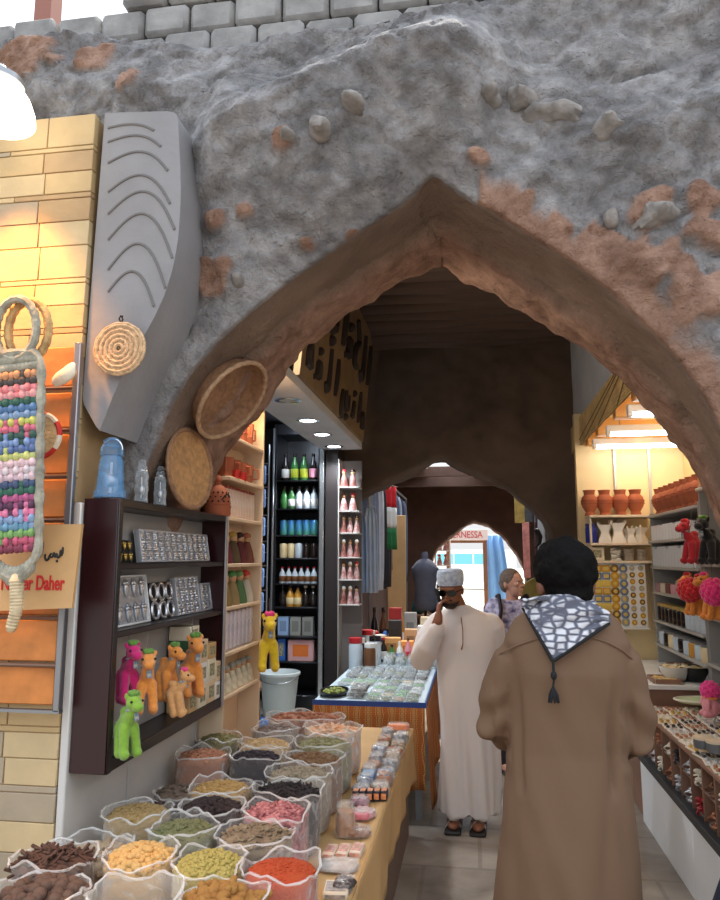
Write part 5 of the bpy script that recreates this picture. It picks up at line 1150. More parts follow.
for i, (u, s) in enumerate(((606,1.2),(618,1.3),(630,.95),(641,1.0))): p = at(u, 543, Y=6.27); burn((p.x, 6.27, 1.773), .3*i-.3, '%s white burner from left on the second back shelf' % ORD[i], 'white incense burners', scale=s)
p = at(591, 543, Y=6.27); jarp((p.x+.005, 6.27, 1.773), 0, 'cobalt blue jar left of the white burners', 'blue jar', {'body': M('cobalt_glaze', (40,50,140), .25), 'lid': M('cobalt_glaze2', (60,60,130), .3)}, scale=(.95,.95,1.0))
p = at(597, 560, Y=6.27); gbox((p.x, 6.27, 1.629), R(-90), 'cream carton left of the white carved figure', 'carton on the third back shelf', {'carton': bm_['cream']}, scale=(.08,.11,.11))
p = at(616, 560, Y=6.27); T = thing('carved_figure', 'white twisted openwork ornament between the carton and the stacked cups', 'ornament', (p.x, 6.27, 1.629))
b = MB(); b.tube([(.035*math.cos(a*1.3), .02*math.sin(a*1.7), .012+.085*(i/40)) for i, a in enumerate([q*.45 for q in range(41)])], .009, 6, ends=True); b.build('openwork', MATS['white_ceramic'], T); b = MB(); b.box((0,0,.005),(.08,.05,.01),.002); b.build('base', m_white, T)
for i, u in enumerate((629, 642)):
    p = at(u, 560, Y=6.27)
    for k in range(3): cup((p.x, 6.27, 1.629+.031*k), 0, '%s grey cup from the bottom in the %s cup stack on third back shelf' % (ORD[k], ('left','right')[i]), 'stacked grey cups', {'body': M('grey_cup', (176,166,154), .5)}, scale=(1.7,1.7,.66))
# board of souvenir badges
q = [at(592,564,Y=6.2), at(645,563,Y=6.2), at(645,628,Y=6.2), at(592,622,Y=6.2)]
bw, bh = q[1].x-q[0].x, q[0].z-q[2].z; B0 = Vector((q[0].x, 6.2, q[2].z))
T = thing('badge_board', 'white board hung with rows of gold and blue souvenir badges', 'display board', B0)
b = MB(); b.box((bw/2, .008, bh/2),(bw,.016,bh),.004); b.build('board', m_white, T); b = MB(); b.box((bw/2,.0,-.006),(bw+.02,.03,.012),.003); b.build('rail', m_white, T); b = MB(); b.box((bw/2,.0,bh+.006),(bw+.02,.03,.012),.003); b.build('rail', m_white, T)
b = MB(); b.box((bw/2,.07,bh/2),(.03,.11,.03),0); b.build('wall_bracket', m_steel, T)
def make_badge(round_):
    def mk():
        T = thing('souvenir_badge', '', 'badge'); b = MB(); X = Matrix.Rotation(PI/2, 4, 'X')
        if round_: b.lathe([(.003,0),(.9,0),(1,.1),(.9,.22),(.003,.25)],18,T=X)
        else: b.box((0,0,.12),(1.9,1.6,.24),.1,X)
        b.build('plate', M('badge_gold', (226,170,50), .35, .5), T); e = MB(); e.lathe([(.003,.2),(.5,.2),(.45,.36),(.003,.38)],12,T=X) if round_ else e.box((0,0,.3),(1.2,.9,.12),.05,X)
        e.build('emblem', M('badge_emblem', (240,210,120), .35, .5), T); return T
    return mk
badge = [Proto(make_badge(0)), Proto(make_badge(1))]
bc = {'gold': M('badge_gold', (226,170,50), .35, .5), 'blue': M('badge_blue', (110,130,160), .4), 'yellow': M('badge_yellow', (236,206,80), .4), 'silver': M('badge_silver', (190,190,186), .3, .7), 'bronze': M('badge_bronze', (150,116,60), .35, .6)}
for c in range(6):
    n = 8 if c < 4 else 9
    for r_ in range(n):
        nm_ = [('gold','yellow','blue'),('blue','gold','yellow'),('gold','gold','bronze'),('blue','blue','silver'),('bronze','silver','gold'),('bronze','gold','silver')][c][(r_*2+c) % 3]
        z = bh*(1-(r_+.6)/n*.96); x = bw*(c+.55)/6.1; s = .034 if c < 4 else .022; rr = 1 if c in (2,3,4,5) else 0
        badge[rr]((B0.x+x, 6.198, B0.z+z), 0, '%s badge, %s column from left, %s from top of badge board' % (nm_, ORD[c], ORD[r_]), 'badges on the souvenir board', {'plate': bc[nm_]}, scale=(s, s, s))
# side shelving A (far): pots, pale boxes, jars
SX = 1.4
def shelfset(nm, lab, y0, y1, zs, z0):
    T = thing(nm, lab, 'shelf unit', (SX, y0, z0))
    for z in zs: fb('shelf', SX, RXR-.004, y0+.016, y1-.016, z-.02, z, M('grey_metal_shelf', (176,176,172), .4, .2), T)
    fb('side_panel', SX+.02, RXR-.004, y0, y0+.015, z0, zs[0]+.02, M('grey_metal_side', (150,150,148), .5), T); fb('side_panel', SX+.02, RXR-.004, y1-.015, y1, z0, zs[0]+.02, MATS['grey_metal_side'], T); return T
shelfset('side_shelf_unit', 'grey side shelves with clay pots on top and pale box rows', 4.86, 6.14, (1.985,1.785,1.585,1.39,1.175,.995), .84)
for i in range(8): pot((SX+.075, 4.97+.145*i, 1.986), 0, '%s clay pot in the slanting row on the side shelf, counted from the near end' % ORD[i], 'clay pots on the side shelf', scale=(.98,.98,.96))
for k, (z, n, hh, y0) in enumerate(((1.786,12,.115,5.02),(1.586,14,.15,4.95))):
    for i in range(n):
        w = (6.08-y0)/n; c = ('white','silver')[(i*2+k) % 2]
        gbox((SX+.07, y0+w*(i+.5), z), 0, '%s pale box, %s from near end on the %s side shelf below the clay pots' % (c, ORD[i], ('first','second')[k]), 'pale boxes on the side shelves', {'carton': M('sidebox_'+c, (240,242,244) if c == 'white' else (216,222,226), .4), 'window': M('sideprint_'+c, (170,180,190), .4, var=.2, vs=12)}, scale=(.12, w*.94, hh*(1 if i % 4 else .88)))
for i in range(8): gbox((SX+.07, 4.96+.145*i, 1.391), 0, '%s box, %s from near end on the side shelf under the pale boxes' % (('rose','white','brown red','grey','pink','dark red','cream','rose grey')[i], ORD[i]), 'mixed boxes on the side shelf', {'carton': M('mixbox%d' % i, [(190,120,130),(226,226,222),(130,50,40),(160,170,176),(206,150,160),(110,30,34),(220,206,180),(170,130,134)][i], .45), 'window': M('mixwin%d' % i, [(226,190,196),(200,200,206),(176,90,60),(120,130,140),(226,200,206),(160,80,70),(180,150,110),(206,180,180)][i], .45)}, scale=(.12,.13,.07 if i in (4,5,6,7) else .1))
for i in range(11): jarp((SX+.06, 4.96+.107*i, 1.176), 0, '%s gold lidded dark jar from near end on the side shelf' % ORD[i], 'gold lidded jars on the side shelf', {'body': gm['dark'] if i > 3 else gm['clear'], 'lid': M('gold_lid', (216,186,110), .35, .6)}, scale=(.95,.95,.8))
for i in range(9): jarp((SX+.065, 4.97+.13*i, .996), 0, '%s squat jar from near end on the lowest side shelf' % ORD[i], 'squat jars on the lowest side shelf', {'body': gm[('cream','clear','amber','clear','dark','clear','cream','dark','clear')[i]], 'lid': m_steel}, scale=(1.1,1.1,.72))
# side shelving B (near): red gift bags, plush
shelfset('near_shelf_unit', 'near side shelves holding red gift bags and plush camels', 3.4, 4.84, (2.085,1.615,1.30,1.02), .72)
def make_gbag():
    T = thing('gift_bag', '', 'gift bag'); b = MB(); b.rings([[(x*s*.5, y*w*.5, z) for x, y in ((-1,-1),(1,-1),(1,1),(-1,1))] for s, w, z in ((.7,.8,0),(.85,.9,.5),(1.05,1.05,1))]); b.build('bag_body', M('red_gift_bag', (176,34,44), .45, var=.15, vs=3), T)
    b = MB(); b.rings([[(-.53*s-.012, y*w*.5*.55, z) for y in (-1,1)]+[(-.53*s+.05, y*w*.5*.55, z) for y in (1,-1)] for s, w, z in ((.72,.8,.06),(.85,.9,.5),(1.0,1.0,.94))]); b.build('window_strip', M('tan_window', (206,160,110), .4), T)
    b = MB(); b.tube([(0,-.3,1),(0,-.2,1.3),(0,.2,1.3),(0,.3,1)], .025, 6); b.build('handle', M('gold_cord', (206,176,100), .5), T); return T
gbag = Proto(make_gbag)
for i in range(6): gbag((SX+.055, 4.79-.105*i, 2.086), R(-4), '%s red gift bag from the far end of the high near shelf' % ORD[i], 'red gift bags on the near shelf', scale=(.09,.095,.155))
def sit(u, v, rz, m, tf, lab, s=1.0, X=1.37, z=None, g='plush camels on the right shelves'):
    p = at(u, v, X=X); return camel((X, p.y, p.z if z is None else z), rz, lab, g, {'body': plush[m], 'tuft': tuft[tf]}, scale=s)
sit(694, 556, R(200), 'crimson', 'red', 'crimson plush camel leaning out from the near shelf', 1.0, 1.355, 1.617)
sit(712, 563, R(215), 'jet', 'moss', 'black plush camel beside the crimson one', 1.0, 1.345, 1.617)
sit(699, 641, R(190), 'amber', 'red', 'orange plush camel with big red tuft on the near shelf', .95, 1.36, 1.302)
sit(708, 641, R(205), 'amber', 'red', 'orange plush camel behind the pink tufted one', .9, 1.44, 1.302)
sit(717, 645, R(190), 'amber', 'pink', 'orange plush camel with pink tuft at the right photo edge', .98, 1.355, 1.302)
for X_, u, v, m, nm_ in ((1.29,690,590,(196,16,30),'red'),(1.29,715,592,(230,40,120),'pink')):
    p = at(u, v, X=X_); T = thing('pompom', 'fluffy %s pompom hanging before the orange plush camels' % nm_, 'pompom', (p.x, p.y, p.z), 0, 'fluffy pompoms'); b = MB()
    for k in range(60): a = k*2.4; z = 1-2*(k+.5)/60; q = math.sqrt(1-z*z); b.ell((.06*q*math.cos(a), .06*q*math.sin(a), .06*z), (.02,.02,.02), None, 7, 5)
    b.build('tufts', M('pompom_'+nm_, m, .95, sheen=.5), T); b = MB(); b.tube([(0,0,.04),(0.01,0,.04+1.594-.085-p.z)] if p.z < 1.5 else [(0,0,.04),(0,0,.1)], .0015, 5); b.build('cord', m_black, T)
p = at(711, 700, X=1.34); T = thing('plush_doll', 'rose plush doll with bright pink flower head at the right photo edge', 'plush toy', (1.34, p.y, .742))
b = MB(); b.ell((0,0,.06),(.05,.055,.06),n=16,m=10); b.ell((-.03,.03,.02),(.03,.02,.02),n=10,m=8); b.ell((-.03,-.03,.02),(.03,.02,.02),n=10,m=8); b.ell((-.03,.05,.08),(.016,.016,.035),n=10,m=8); b.ell((-.03,-.05,.08),(.016,.016,.035),n=10,m=8); b.build('body', plush['rose'], T)
b = MB()
for k in range(40): a = k*2.4; z = 1-2*(k+.5)/40; q = math.sqrt(1-z*z); b.ell((.042*q*math.cos(a), .042*q*math.sin(a), .15+.04*z), (.02,.02,.018), None, 7, 5)
b.build('flower_head', M('flower_pink', (236,60,140), .95, sheen=.4), T); b = MB(); b.tube([(.035*math.cos(a), .04*math.sin(a), .11) for a in [2*PI*i/14 for i in range(14)]], .009, 6, closed=True); b.build('collar', plush['amber'], T)
# ================================================================ FAR HALL
def garment(x, y, w, z0, z1, col, lab, nm='hanging_garment', cat='garment', rz=R(80), col2=None):
    T = thing(nm, lab, cat, (x, y, z0), rz, 'garments hung along the left of the far hall' if x < 0 else 'goods hung on the right of the far hall'); h = z1-z0; b = MB()
    def fn(a, t, o): 
        s = (a-.5)*w*(1-.35*max(0, (t-.8)/.2)**2); return (s, o+.02*math.sin(a*22+t*2)*(1-t*.6), h*t)
    b.grid(lambda a, t: fn(a, t, -.02), 24, 10); b.grid(lambda a, t: fn(1-a, t, .02), 24, 10); k = b.build('cloth', M('cloth_%s_%s_%s' % col, col, .85, var=.12, vs=6, col2=col2), T); k.modifiers.new('thick','SOLIDIFY').thickness = .004
    b = MB(); b.tube([(-w*.32,0,h-.01),(0,0,h+.04),(w*.32,0,h-.01)], .006, 6); b.tube([(0,0,h+.03),(0,0,h+.1)], .004, 6); b.build('hanger', m_steel, T); return T
hr = thing('hanging_rail', 'long grey rail along the left wall of the far hall', 'rail', (-1.08, 7.55, 0)); b = MB(); b.tube([(0,0,2.62),(0,4.4,2.62)], .015, 8); b.build('bar', m_steel, hr)
for y in (0.02, 4.38): b = MB(); b.tube([(0,y,0),(0,y,2.62)], .015, 8); b.build('post', m_steel, hr)
G = [(7.7,.14,1.35,2.5,(150,160,186),'grey blue robe first on the far hall rail'),(7.9,.2,1.3,2.5,(206,212,226),'off white robe second along the far hall rail'),(8.1,.16,1.4,2.5,(196,190,180),'cream robe third along the far hall rail'),(8.36,.16,1.3,2.5,(46,46,56),'black robe between cream robe and red green flag'),(8.85,.16,1.3,2.52,(60,56,64),'charcoal robe after the red green flag'),(9.1,.14,1.5,2.5,(176,146,110),'tan shirt further along the rail'),(9.75,.2,1.6,2.5,(90,104,130),'slate blue robe beyond the tall tan panel'),(10.05,.2,1.6,2.5,(176,180,190),'silver grey robe beyond the tall tan panel'),(10.4,.22,1.4,2.5,(60,66,90),'navy robe far along the rail'),(10.8,.22,1.3,2.5,(110,116,130),'blue grey robe at the far end of the rail')]
for y, w, z0, z1, c, lab in G: garment(-1.08, y, w*1.6, z0, z1, c, lab, rz=R(62))
garment(-1.115, 7.08, .15, 1.32, 2.08, (150,180,216), 'pale blue robe hung in the foot of the second arch', rz=R(8)); garment(-1.04, 7.38, .15, 1.3, 2.16, (206,222,240), 'white blue robe hung behind the pale blue one', rz=R(8))
T = thing('hanging_flag', 'red white and green flag hanging among the robes', 'flag', (-.95, 8.62, 1.75), R(70)); b = MB()
for k in range(3):
    b.k = k; b.grid(lambda a, t: ((a-.5)*.3, .02*math.sin(a*14+t), .25*k+.25*t), 14, 4)
k = b.build('cloth', [M('flag_green', (30,110,60), .8), M('flag_white', (226,226,222), .8), M('flag_red', (206,30,40), .8)], T); k.modifiers.new('thick','SOLIDIFY').thickness = .004; b = MB(); b.tube([(-.15,0,.76),(.15,0,.76)], .008, 6); b.tube([(0,0,.76),(0,0,.86)], .004, 6); b.build('rod', m_wood, T)
T = thing('tall_panel', 'tall tan wooden panel standing among the hanging robes', 'panel', (-.98, 9.4, 0), R(15)); b = MB(); b.box((0,0,1.1),(.24,.03,2.2),.004); b.build('board', M('tan_plywood', (206,166,116), .6, var=.1, vs=4), T); b = MB(); b.box((0,.06,.01),(.2,.14,.02)); b.build('foot', m_wood, T)
T = thing('tailor_dummy', 'grey dressed tailor dummy at the far hall left', 'mannequin', (-.7, 10.7, 0)); b = MB(); b.lathe([(.12,.9),(.17,1.0),(.14,1.2),(.19,1.42),(.2,1.5),(.12,1.6),(.05,1.64),(.05,1.7),(.03,1.74)],20,sy=.7); b.build('torso', M('dummy_cloth', (90,92,106), .85, var=.2, vs=5), T); b = MB(); b.tube([(0,0,0),(0,0,.92)], .02, 8); b.lathe([(.18,0),(.17,.03),(.02,.05)],16); b.build('stand', m_black, T)
st = thing('goods_table', 'far low table heaped with dark goods left of the white dressed man', 'table', (-.72, 11.7, 0)); b = MB(); b.box((0,0,.78),(.5,1.2,.04),.005); b.build('tabletop', m_wood, st)
for x in (-.2,.2):
    for y in (-.55,.55): b = MB(); b.box((x,y,.38),(.04,.04,.76),.004); b.build('leg', m_wood, st)
for i, (c, n) in enumerate((((60,110,116),'teal'),((40,60,80),'navy'),((150,140,100),'khaki'),((70,120,110),'sea green'),((110,90,80),'brown'),((60,60,66),'charcoal'))):
    b = MB(); b.ell((0,0,.1),(.11,.12,.1),n=16,m=10); b.v = [tuple(Vector(q)*(1+.2*noise.noise(Vector(q)*14+Vector((i,0,0))))) for q in b.v]; m0 = min(q[2] for q in b.v); b.v = [(x,y,z-m0) for x,y,z in b.v]
    tag(b.build('cloth_bundle', M('bundle_'+n.replace(' ','_'), c, .9, var=.2, vs=12), None, (-.84+.25*(i % 2), 11.3+.36*(i//2), .802)), '%s cloth bundle on the far goods table' % n, 'cloth bundle', 'cloth bundles on the far table')
# right of the far hall
for i, (u0, u1, v0, v1, y, c, lab, nm) in enumerate(((515,524,496,523,8.6,(206,176,96),'yellow printed board hung high right in the far hall','printed_board'),(525,532,500,522,8.7,(80,90,104),'grey blue board hung beside the yellow one','printed_board'),(524,529,522,578,9.2,(226,150,140),'tall pink framed strip right of the bright arch','framed_strip'),(536,541,522,572,9.0,(70,44,44),'dark framed strip right of the pink one','framed_strip'))):
    a, e = at(u0, v1, Y=y), at(u1, v0, Y=y); T = thing(nm, lab, 'board', (a.x, y, a.z)); w, h = e.x-a.x, e.z-a.z; b = MB(); b.b2(0, w, 0, .02, 0, h, .003); b.build('panel', M('hung_%d' % i, c, .6, var=.25, vs=14), T)
    b = MB(); b.tube([(w/2,.01,h),(w/2,.01,3.1-a.z)], .004, 5); b.build('cord', m_black, T)
for i, (y, w, z0, z1, c, lab) in enumerate(((8.2,.3,1.7,2.4,(206,212,216),'pale grey cloth hung by the second arch on the right'),(8.5,.24,1.5,2.2,(226,200,196),'pinkish white cloth hung on the right of the far hall'),(8.9,.24,1.3,2.1,(190,190,196),'light grey cloth further along the right side'),(9.4,.3,1.2,1.75,(60,110,120),'teal cloth hung low on the right of the far hall'))): garment(.78+.03*i, y, w, z0, z1, c, lab, rz=R(100))
hr = thing('hanging_rail', 'grey rail along the right wall of the far hall', 'rail', (.82, 8.0, 0)); b = MB(); b.tube([(0,0,2.5),(0,1.8,2.5)], .015, 8); b.build('bar', m_steel, hr)
for y in (.02,1.78): b = MB(); b.tube([(0,y,0),(0,y,2.5)], .015, 8); b.build('post', m_steel, hr)
for i, (u, v, n) in enumerate(((537,531,'left'),(548,528,'middle'),(556,533,'right'))):
    p = at(u, v, Y=7.85); T = thing('horn', 'dark curved animal horn ornament hung by the second arch, %s one of three' % n, 'horn', p, 0, 'dark horns by the second arch'); b = MB(); b.tube([(0,0,0),(.03,0,-.06),(.02,0,-.13),(-.03,0,-.18)], [.03,.028,.02,.005], 8, ends=True); b.build('horn_body', m_black, T); b = MB(); b.tube([(0,0,.02),(0,0,3.1-p.z)], .003, 5); b.build('cord', m_black, T)
p = at(592, 0, Y=7) 
dt = thing('side_table', 'brown side table at the right of the far hall', 'table', (.86, 7.9, 0)); b = MB(); b.box((0,0,.98),(.5,.5,.04),.005); b.build('tabletop', m_wood, dt)
for x in (-.22,.22):
    for y in (-.22,.22): b = MB(); b.box((x,y,.48),(.04,.04,.96),.004); b.build('leg', m_wood, dt)
p = at(533, 592, Y=7.8); T = thing('vintage_fan', 'olive round brass plate on stand behind the woman', 'plate', (.68, 7.85, 1.0)); b = MB(); b.lathe([(.004,0),(.16,.004),(.2,.02),(.19,.03),(.004,.015)],28,T=Matrix.Translation((0,0,.26)) @ Matrix.Rotation(PI/2+.1,4,'X')); b.build('plate', M('olive_brass', (170,156,90), .4, .5, var=.2, vs=9), T); b = MB(); b.box((0,.03,.03),(.16,.1,.06),.006); b.build('stand', m_wood, T)
T.name = 'brass_plate'; pot((.84, 7.84, 1.001), 0, 'small cream jug beside the brass plate', 'jug by brass plate', {'body': M('cream_jug', (226,216,190), .4), 'incised_band': m_wood}, scale=.8, cat='jug')
# ---- beyond the last arch: stall frame, banner, tent cloth, minibus
T = thing('stall_frame', 'brown timber stall frame in the bright far archway', 'stall frame', (at(449,590,Y=16).x, 16, 0)); wS = at(486,590,Y=16).x-T.location.x; hS = at(460,543,Y=16).z
for x in (0, wS): b = MB(); b.box((x,0,hS/2),(.09,.09,hS),.006); b.build('post', m_wood, T)
b = MB(); b.box((wS/2,0,hS+.03),(wS+.09,.09,.06),.006); b.build('lintel', m_wood, T)
a, e = at(443,546,Y=15.9), at(488,537,Y=15.9); T = thing('banner', 'white banner with red letters over the stall frame', 'banner', (a.x, 15.92, hS+.062)); w = e.x-a.x; b = MB(); b.b2(0, w, -.015, .015, 0, .22, .004); b.build('cloth', M('banner_white', (236,226,220), .7), T)
text('BERNESSA', .2, M('banner_red', (206,50,60), .6), T, (w/2, -.018, .11), (PI/2,0,0), 'red_lettering', sx=.82)
a, e = at(487,596,Y=16.4), at(506,536,Y=16.4); T = thing('tent_cloth', 'pale blue cloth sheet hanging right of the timber stall frame', 'cloth', (a.x, 16.4, 0)); b = MB(); b.grid(lambda q, t: (q*(e.x-a.x)*(1.2-.4*t*t), .04*math.sin(q*16), 2.15*t), 24, 6); k = b.build('cloth', M('tent_blue', (120,170,220), .7, var=.06, vs=3), T); k.modifiers.new('thick','SOLIDIFY').thickness = .006; b = MB(); b.tube([(0,0.05,2.14),(e.x-a.x,.05,2.14)], .02, 8); b.tube([(0,.05,0),(0,.05,2.14)], .02, 8); b.build('pole', m_steel, T)
T = thing('souvenir_stand', 'white grid stand of red souvenirs at the left of bright archway', 'display stand', (at(436,600,Y=15).x, 15.0, 0)); wR = .3
for x in (0, wR): b = MB(); b.box((x,0,1.05),(.03,.2,2.1),.003); b.build('post', m_white, T)
for z in (.6,.9,1.2,1.5,1.8,2.05): b = MB(); b.box((wR/2,0,z),(wR-.03,.2,.02),.002); b.build('shelf', m_white, T)
for k, z in enumerate((1.2,1.5,1.8)):
    for i in range(2): doll((T.location.x+.085+.13*i, 15.0, z+.0105), 0, '%s red souvenir on the %s shelf of the white grid stand' % (('left','right')[i], ('lower','middle','upper')[k]), 'red souvenirs on the white stand', {'robe': MATS['souv_red'], 'headscarf': gm['red']}, scale=1.5)
# minibus parked outside
T = thing('minibus', 'white minibus with blue tinted windows parked outside the far arch', 'minibus', (at(468,583,Y=40).x, 40, 0), R(-20))
m_bus = M('bus_white_paint', (232,238,240), .25); m_bwin = M('bus_blue_glass', (110,190,206), .1, spec=.8); m_tyre = M('tyre_black', (24,24,26), .8)
b = MB(); prof = [(-2.4,.4),(-2.45,.9),(-2.3,1.2),(-1.6,2.0),(-1.3,2.12),(2.3,2.12),(2.45,1.9),(2.45,.4)]
b.rings([[(x*s, y, z if z < 1.3 else z-(.0 if abs(y) < .8 else .04)) for x, z in prof] for y, s in ((-.85,.97),(-.8,1),(.8,1),(.85,.97))]); b.build('body', m_bus, T)
for x0, x1 in ((-1.45,-.5),(-.42,.6),(.68,2.2)): b = MB(); b.box(((x0+x1)/2,-.856,1.6),(x1-x0,.02,.55),.008); b.build('side_window', m_bwin, T)
b = MB(); b.box((0,0,0),(.03,1.4,.85),.008,Matrix.Translation((-1.97,0,1.62)) @ Matrix.Rotation(R(41),4,'Y')); b.build('windscreen', m_bwin, T)
for x in (-1.6,1.6):
    for y in (-.78,.78):
        b = MB(); X = Matrix.Translation((x,y,.36)) @ Matrix.Rotation(PI/2,4,'X'); b.lathe([(.2,-.1),(.34,-.11),(.36,-.06),(.36,.06),(.34,.11),(.2,.1)],24,T=X); w_ = b.build('wheel', m_tyre, T); b = MB(); b.lathe([(.003,-.105),(.2,-.1),(.2,.1),(.003,.105)],18,T=X); b.build('hub_cap', m_chrome, w_)
for y in (-.6,.6): b = MB(); b.box((-2.42,y,.95),(.06,.24,.14),.02); b.build('headlight', m_chrome, T)
b = MB(); b.box((-2.45,0,.5),(.12,1.6,.2),.03); b.build('bumper', m_steel, T)
# dark cloth bundle in the near right corner
p = at(722, 900, Y=2.0)
b = MB(); b.lathe([(.13,0),(.17,.05),(.185,.3),(.18,.55),(.16,.7),(.12,.79),(.06,.83),(.005,.84)], 28); b.v = [tuple(Vector((q[0],q[1],q[2]*1.15))*(1+.05*noise.noise(Vector(q)*5))) for q in b.v]; m0 = min(q[2] for q in b.v); b.v = [(x,y,z-m0) for x,y,z in b.v]
p = at(706, 893, Y=2.0)
tag(b.build('cloth_bundle', M('dark_navy_cloth', (20,22,40), .9, bump=.2, bs=20), None, (p.x+.175, 2.0, 0.002)), 'tall dark navy cloth bundle in the bottom right photo corner', 'cloth bundle')
# ================================================================ PEOPLE
def hand(mb, W, d, n, side=1, curl=.55, k=1.0):
    W = Vector(W); d = Vector(d).normalized(); n = Vector(n); n = (n-d*n.dot(d)).normalized(); t = d.cross(n).normalized()*side
    C = W+d*.045*k; X = Matrix((t, d, n)).transposed().to_4x4(); X.translation = C
    mb.ell((0,0,0), (.036*k,.05*k,.015*k), X, 14, 10); mb.tube([W-d*.03*k, W+d*.012*k], [.026*k,.026*k], 10, ends=True)
    for i, (off, ln, sp) in enumerate(((.032,.068,.16),(.0105,.077,.04),(-.0115,.072,-.06),(-.032,.056,-.18))):
        B = W+d*.072*k+t*off*k; dir_ = (d+t*sp).normalized(); P = [B-dir_*.02*k, B]; a = 0
        for s in (.45,.32,.23):
            a += curl; P.append(P[-1]+(dir_*math.cos(a)+n*math.sin(a))*ln*s*k)
        mb.tube(P, [.009*k,.009*k,.0085*k,.008*k,.0068*k], 8, ends=True)
    B = W+d*.022*k+t*.03*k; mb.tube([B-t*.012*k, B+(t*.5+d*.6+n*.25)*.03*k, B+(t*.5+d*1.2+n*.6)*.042*k, B+(t*.35+d*1.6+n*1.0)*.048*k], [.013*k,.011*k,.0095*k,.0075*k], 8, ends=True)
def head(mb, c, yaw, pitch, k=1.0):
    """Cranium, jaw, brow, nose, lips, ears; local +y is the back of the head, -y the face. Returns the frame."""
    X = Matrix.Translation(c) @ Matrix.Rotation(yaw, 4, 'Z') @ Matrix.Rotation(pitch, 4, 'X') @ Matrix.Scale(k, 4)
    mb.ell((0,.012,.02), (.074,.092,.092), X, 22, 16); mb.ell((0,-.022,-.045), (.056,.062,.068), X, 18, 12); mb.ell((0,-.052,-.088), (.028,.026,.024), X, 14, 10)
    mb.ell((0,-.07,.022), (.05,.018,.014), X, 14, 10)
    mb.rings([[tuple(X @ Vector((x*w, y-.002, z))) for x, y in ((-1,-.062),(0,-d),(1,-.062),(0,-.05))] for z, w, d in ((.012,.007,.082),(-.01,.01,.092),(-.026,.014,.104),(-.036,.013,.09))])
    mb.ell((0,-.1,-.027), (.01,.01,.008), X, 10, 8)
    for s in (-1,1):
        mb.ell((s*.012,-.09,-.03),(.007,.008,.006),X,8,6); mb.ell((s*.04,-.058,-.012),(.022,.02,.02),X,10,8); mb.ell((s*.076,.012,-.008), (.011,.018,.03), X @ Matrix.Rotation(s*.25,4,'Z'), 12, 8)
    mb.ell((0,-.081,-.056), (.022,.008,.0055), X, 12, 8); mb.ell((0,-.079,-.066), (.019,.008,.006), X, 12, 8)
    return X
def eyes(X, T, iris=(50,34,24)):
    for s in (-1,1):
        b = MB(); b.ell((s*.03,-.066,.002),(.0125,.011,.009),X,14,10); e = b.build('eye', M('eye_white', (226,220,212), .3), T)
        b = MB(); b.ell((s*.03,-.0745,.002),(.0055,.004,.0058),X,10,8); b.build('iris', M('iris_%s_%s_%s' % iris, iris, .2), e)
        b = MB(); b.tube([X @ Vector((s*(.012+.012*q),-.083+.004*q*q, .021+.003*q-.002*q*q)) for q in (0,1,2,3)], .0035, 6); b.build('eyebrow', M('brow_dark', (40,30,26), .9), T)
def robe(T, nm, mat, rg, sleeves, vox, fold, parent=None, extra=None):
    b = MB(); N = 40
    b.rings([[(cx+sup(2*PI*j/N,2.25)[0]*rx, cy+sup(2*PI*j/N,2.25)[1]*ry, z) for j in range(N)] for z, cx, cy, rx, ry in rg])
    for P, r in sleeves: b.tube(P, r, 16, ends=True)
    if extra: extra(b)
    o = b.build(nm, mat, T); remesh(o, vox, 4, .5)
    N_ = [v.normal.copy() for v in o.data.vertices]
    for v, n in zip(o.data.vertices, N_): p = v.co.copy(); v.co = p+n*fold(p, n)
    o.data.update(); o.data.shade_smooth(); return o
def skin(n, c): return M('skin_'+n, c, .5, var=.08, vs=30, spec=.4)
# ---------------------------------------------------------------- man in the white robe, on the phone
T = thing('person', 'man in long white robe and patterned cap talking on a phone', 'person', (-.05, 4.8, 0), R(-2))
b = MB(); hc = Vector((-.095, -.075, 1.447))
X = head(b, hc, R(-14), R(10), .98)
b.tube([hc+Vector((.012,.045,-.03)), (-.05,.0,1.33), (-.035,.02,1.24)], [.05,.055,.075], 16, ends=True)
b.ell((-.02,.02,1.13),(.155,.1,.2),n=20,m=14); b.ell((0,.03,.9),(.15,.11,.16),n=20,m=14)
b.tube([(-.18,.01,1.24),(.16,.02,1.24)], [.06,.06], 14, ends=True)
EL = Vector((-.27,-.075,1.03)); WR = Vector((-.165,-.185,1.285))
b.tube([(-.18,.01,1.24), EL, EL+Vector((.02,-.02,.03)), WR], [.052,.04,.04,.027], 12, ends=True)
hand(b, WR, (.03,.25,1), (1,.35,0), 1, .55)
b.tube([(.16,.02,1.24),(.2,.1,1.0),(.12,.19,.9)], [.052,.04,.027], 12, ends=True); hand(b, (.12,.19,.9), (-1,.1,-.3), (0,1,0), 1, .35)
for s in (-1,1): b.tube([(s*.08,.03,.9),(s*.085,.02,.5),(s*.075-.03,.04,.1),(s*.075-.03,.03,.06)], [.07,.05,.04,.038], 14, ends=True); b.ell((s*.075-.03,-.03,.035),(.042,.11,.03),n=16,m=10)
body = b.build('body', skin('tan_man', (142,92,68)), T); remesh(body, .0045, 2); eyes(X, T)
b = MB(); b.lathe([(.083,-.005),(.086,.02),(.087,.06),(.082,.085),(.07,.095),(.004,.1)], 28, T=X @ Matrix.Translation((0,.008,.038)) @ Matrix.Rotation(R(-6),4,'X'), sy=1.16)
b.build('cap', M('embroidered_cap', (150,166,190), .85, col2=(206,214,226), vs=42, bump=.3, bs=90), T)
b = MB()
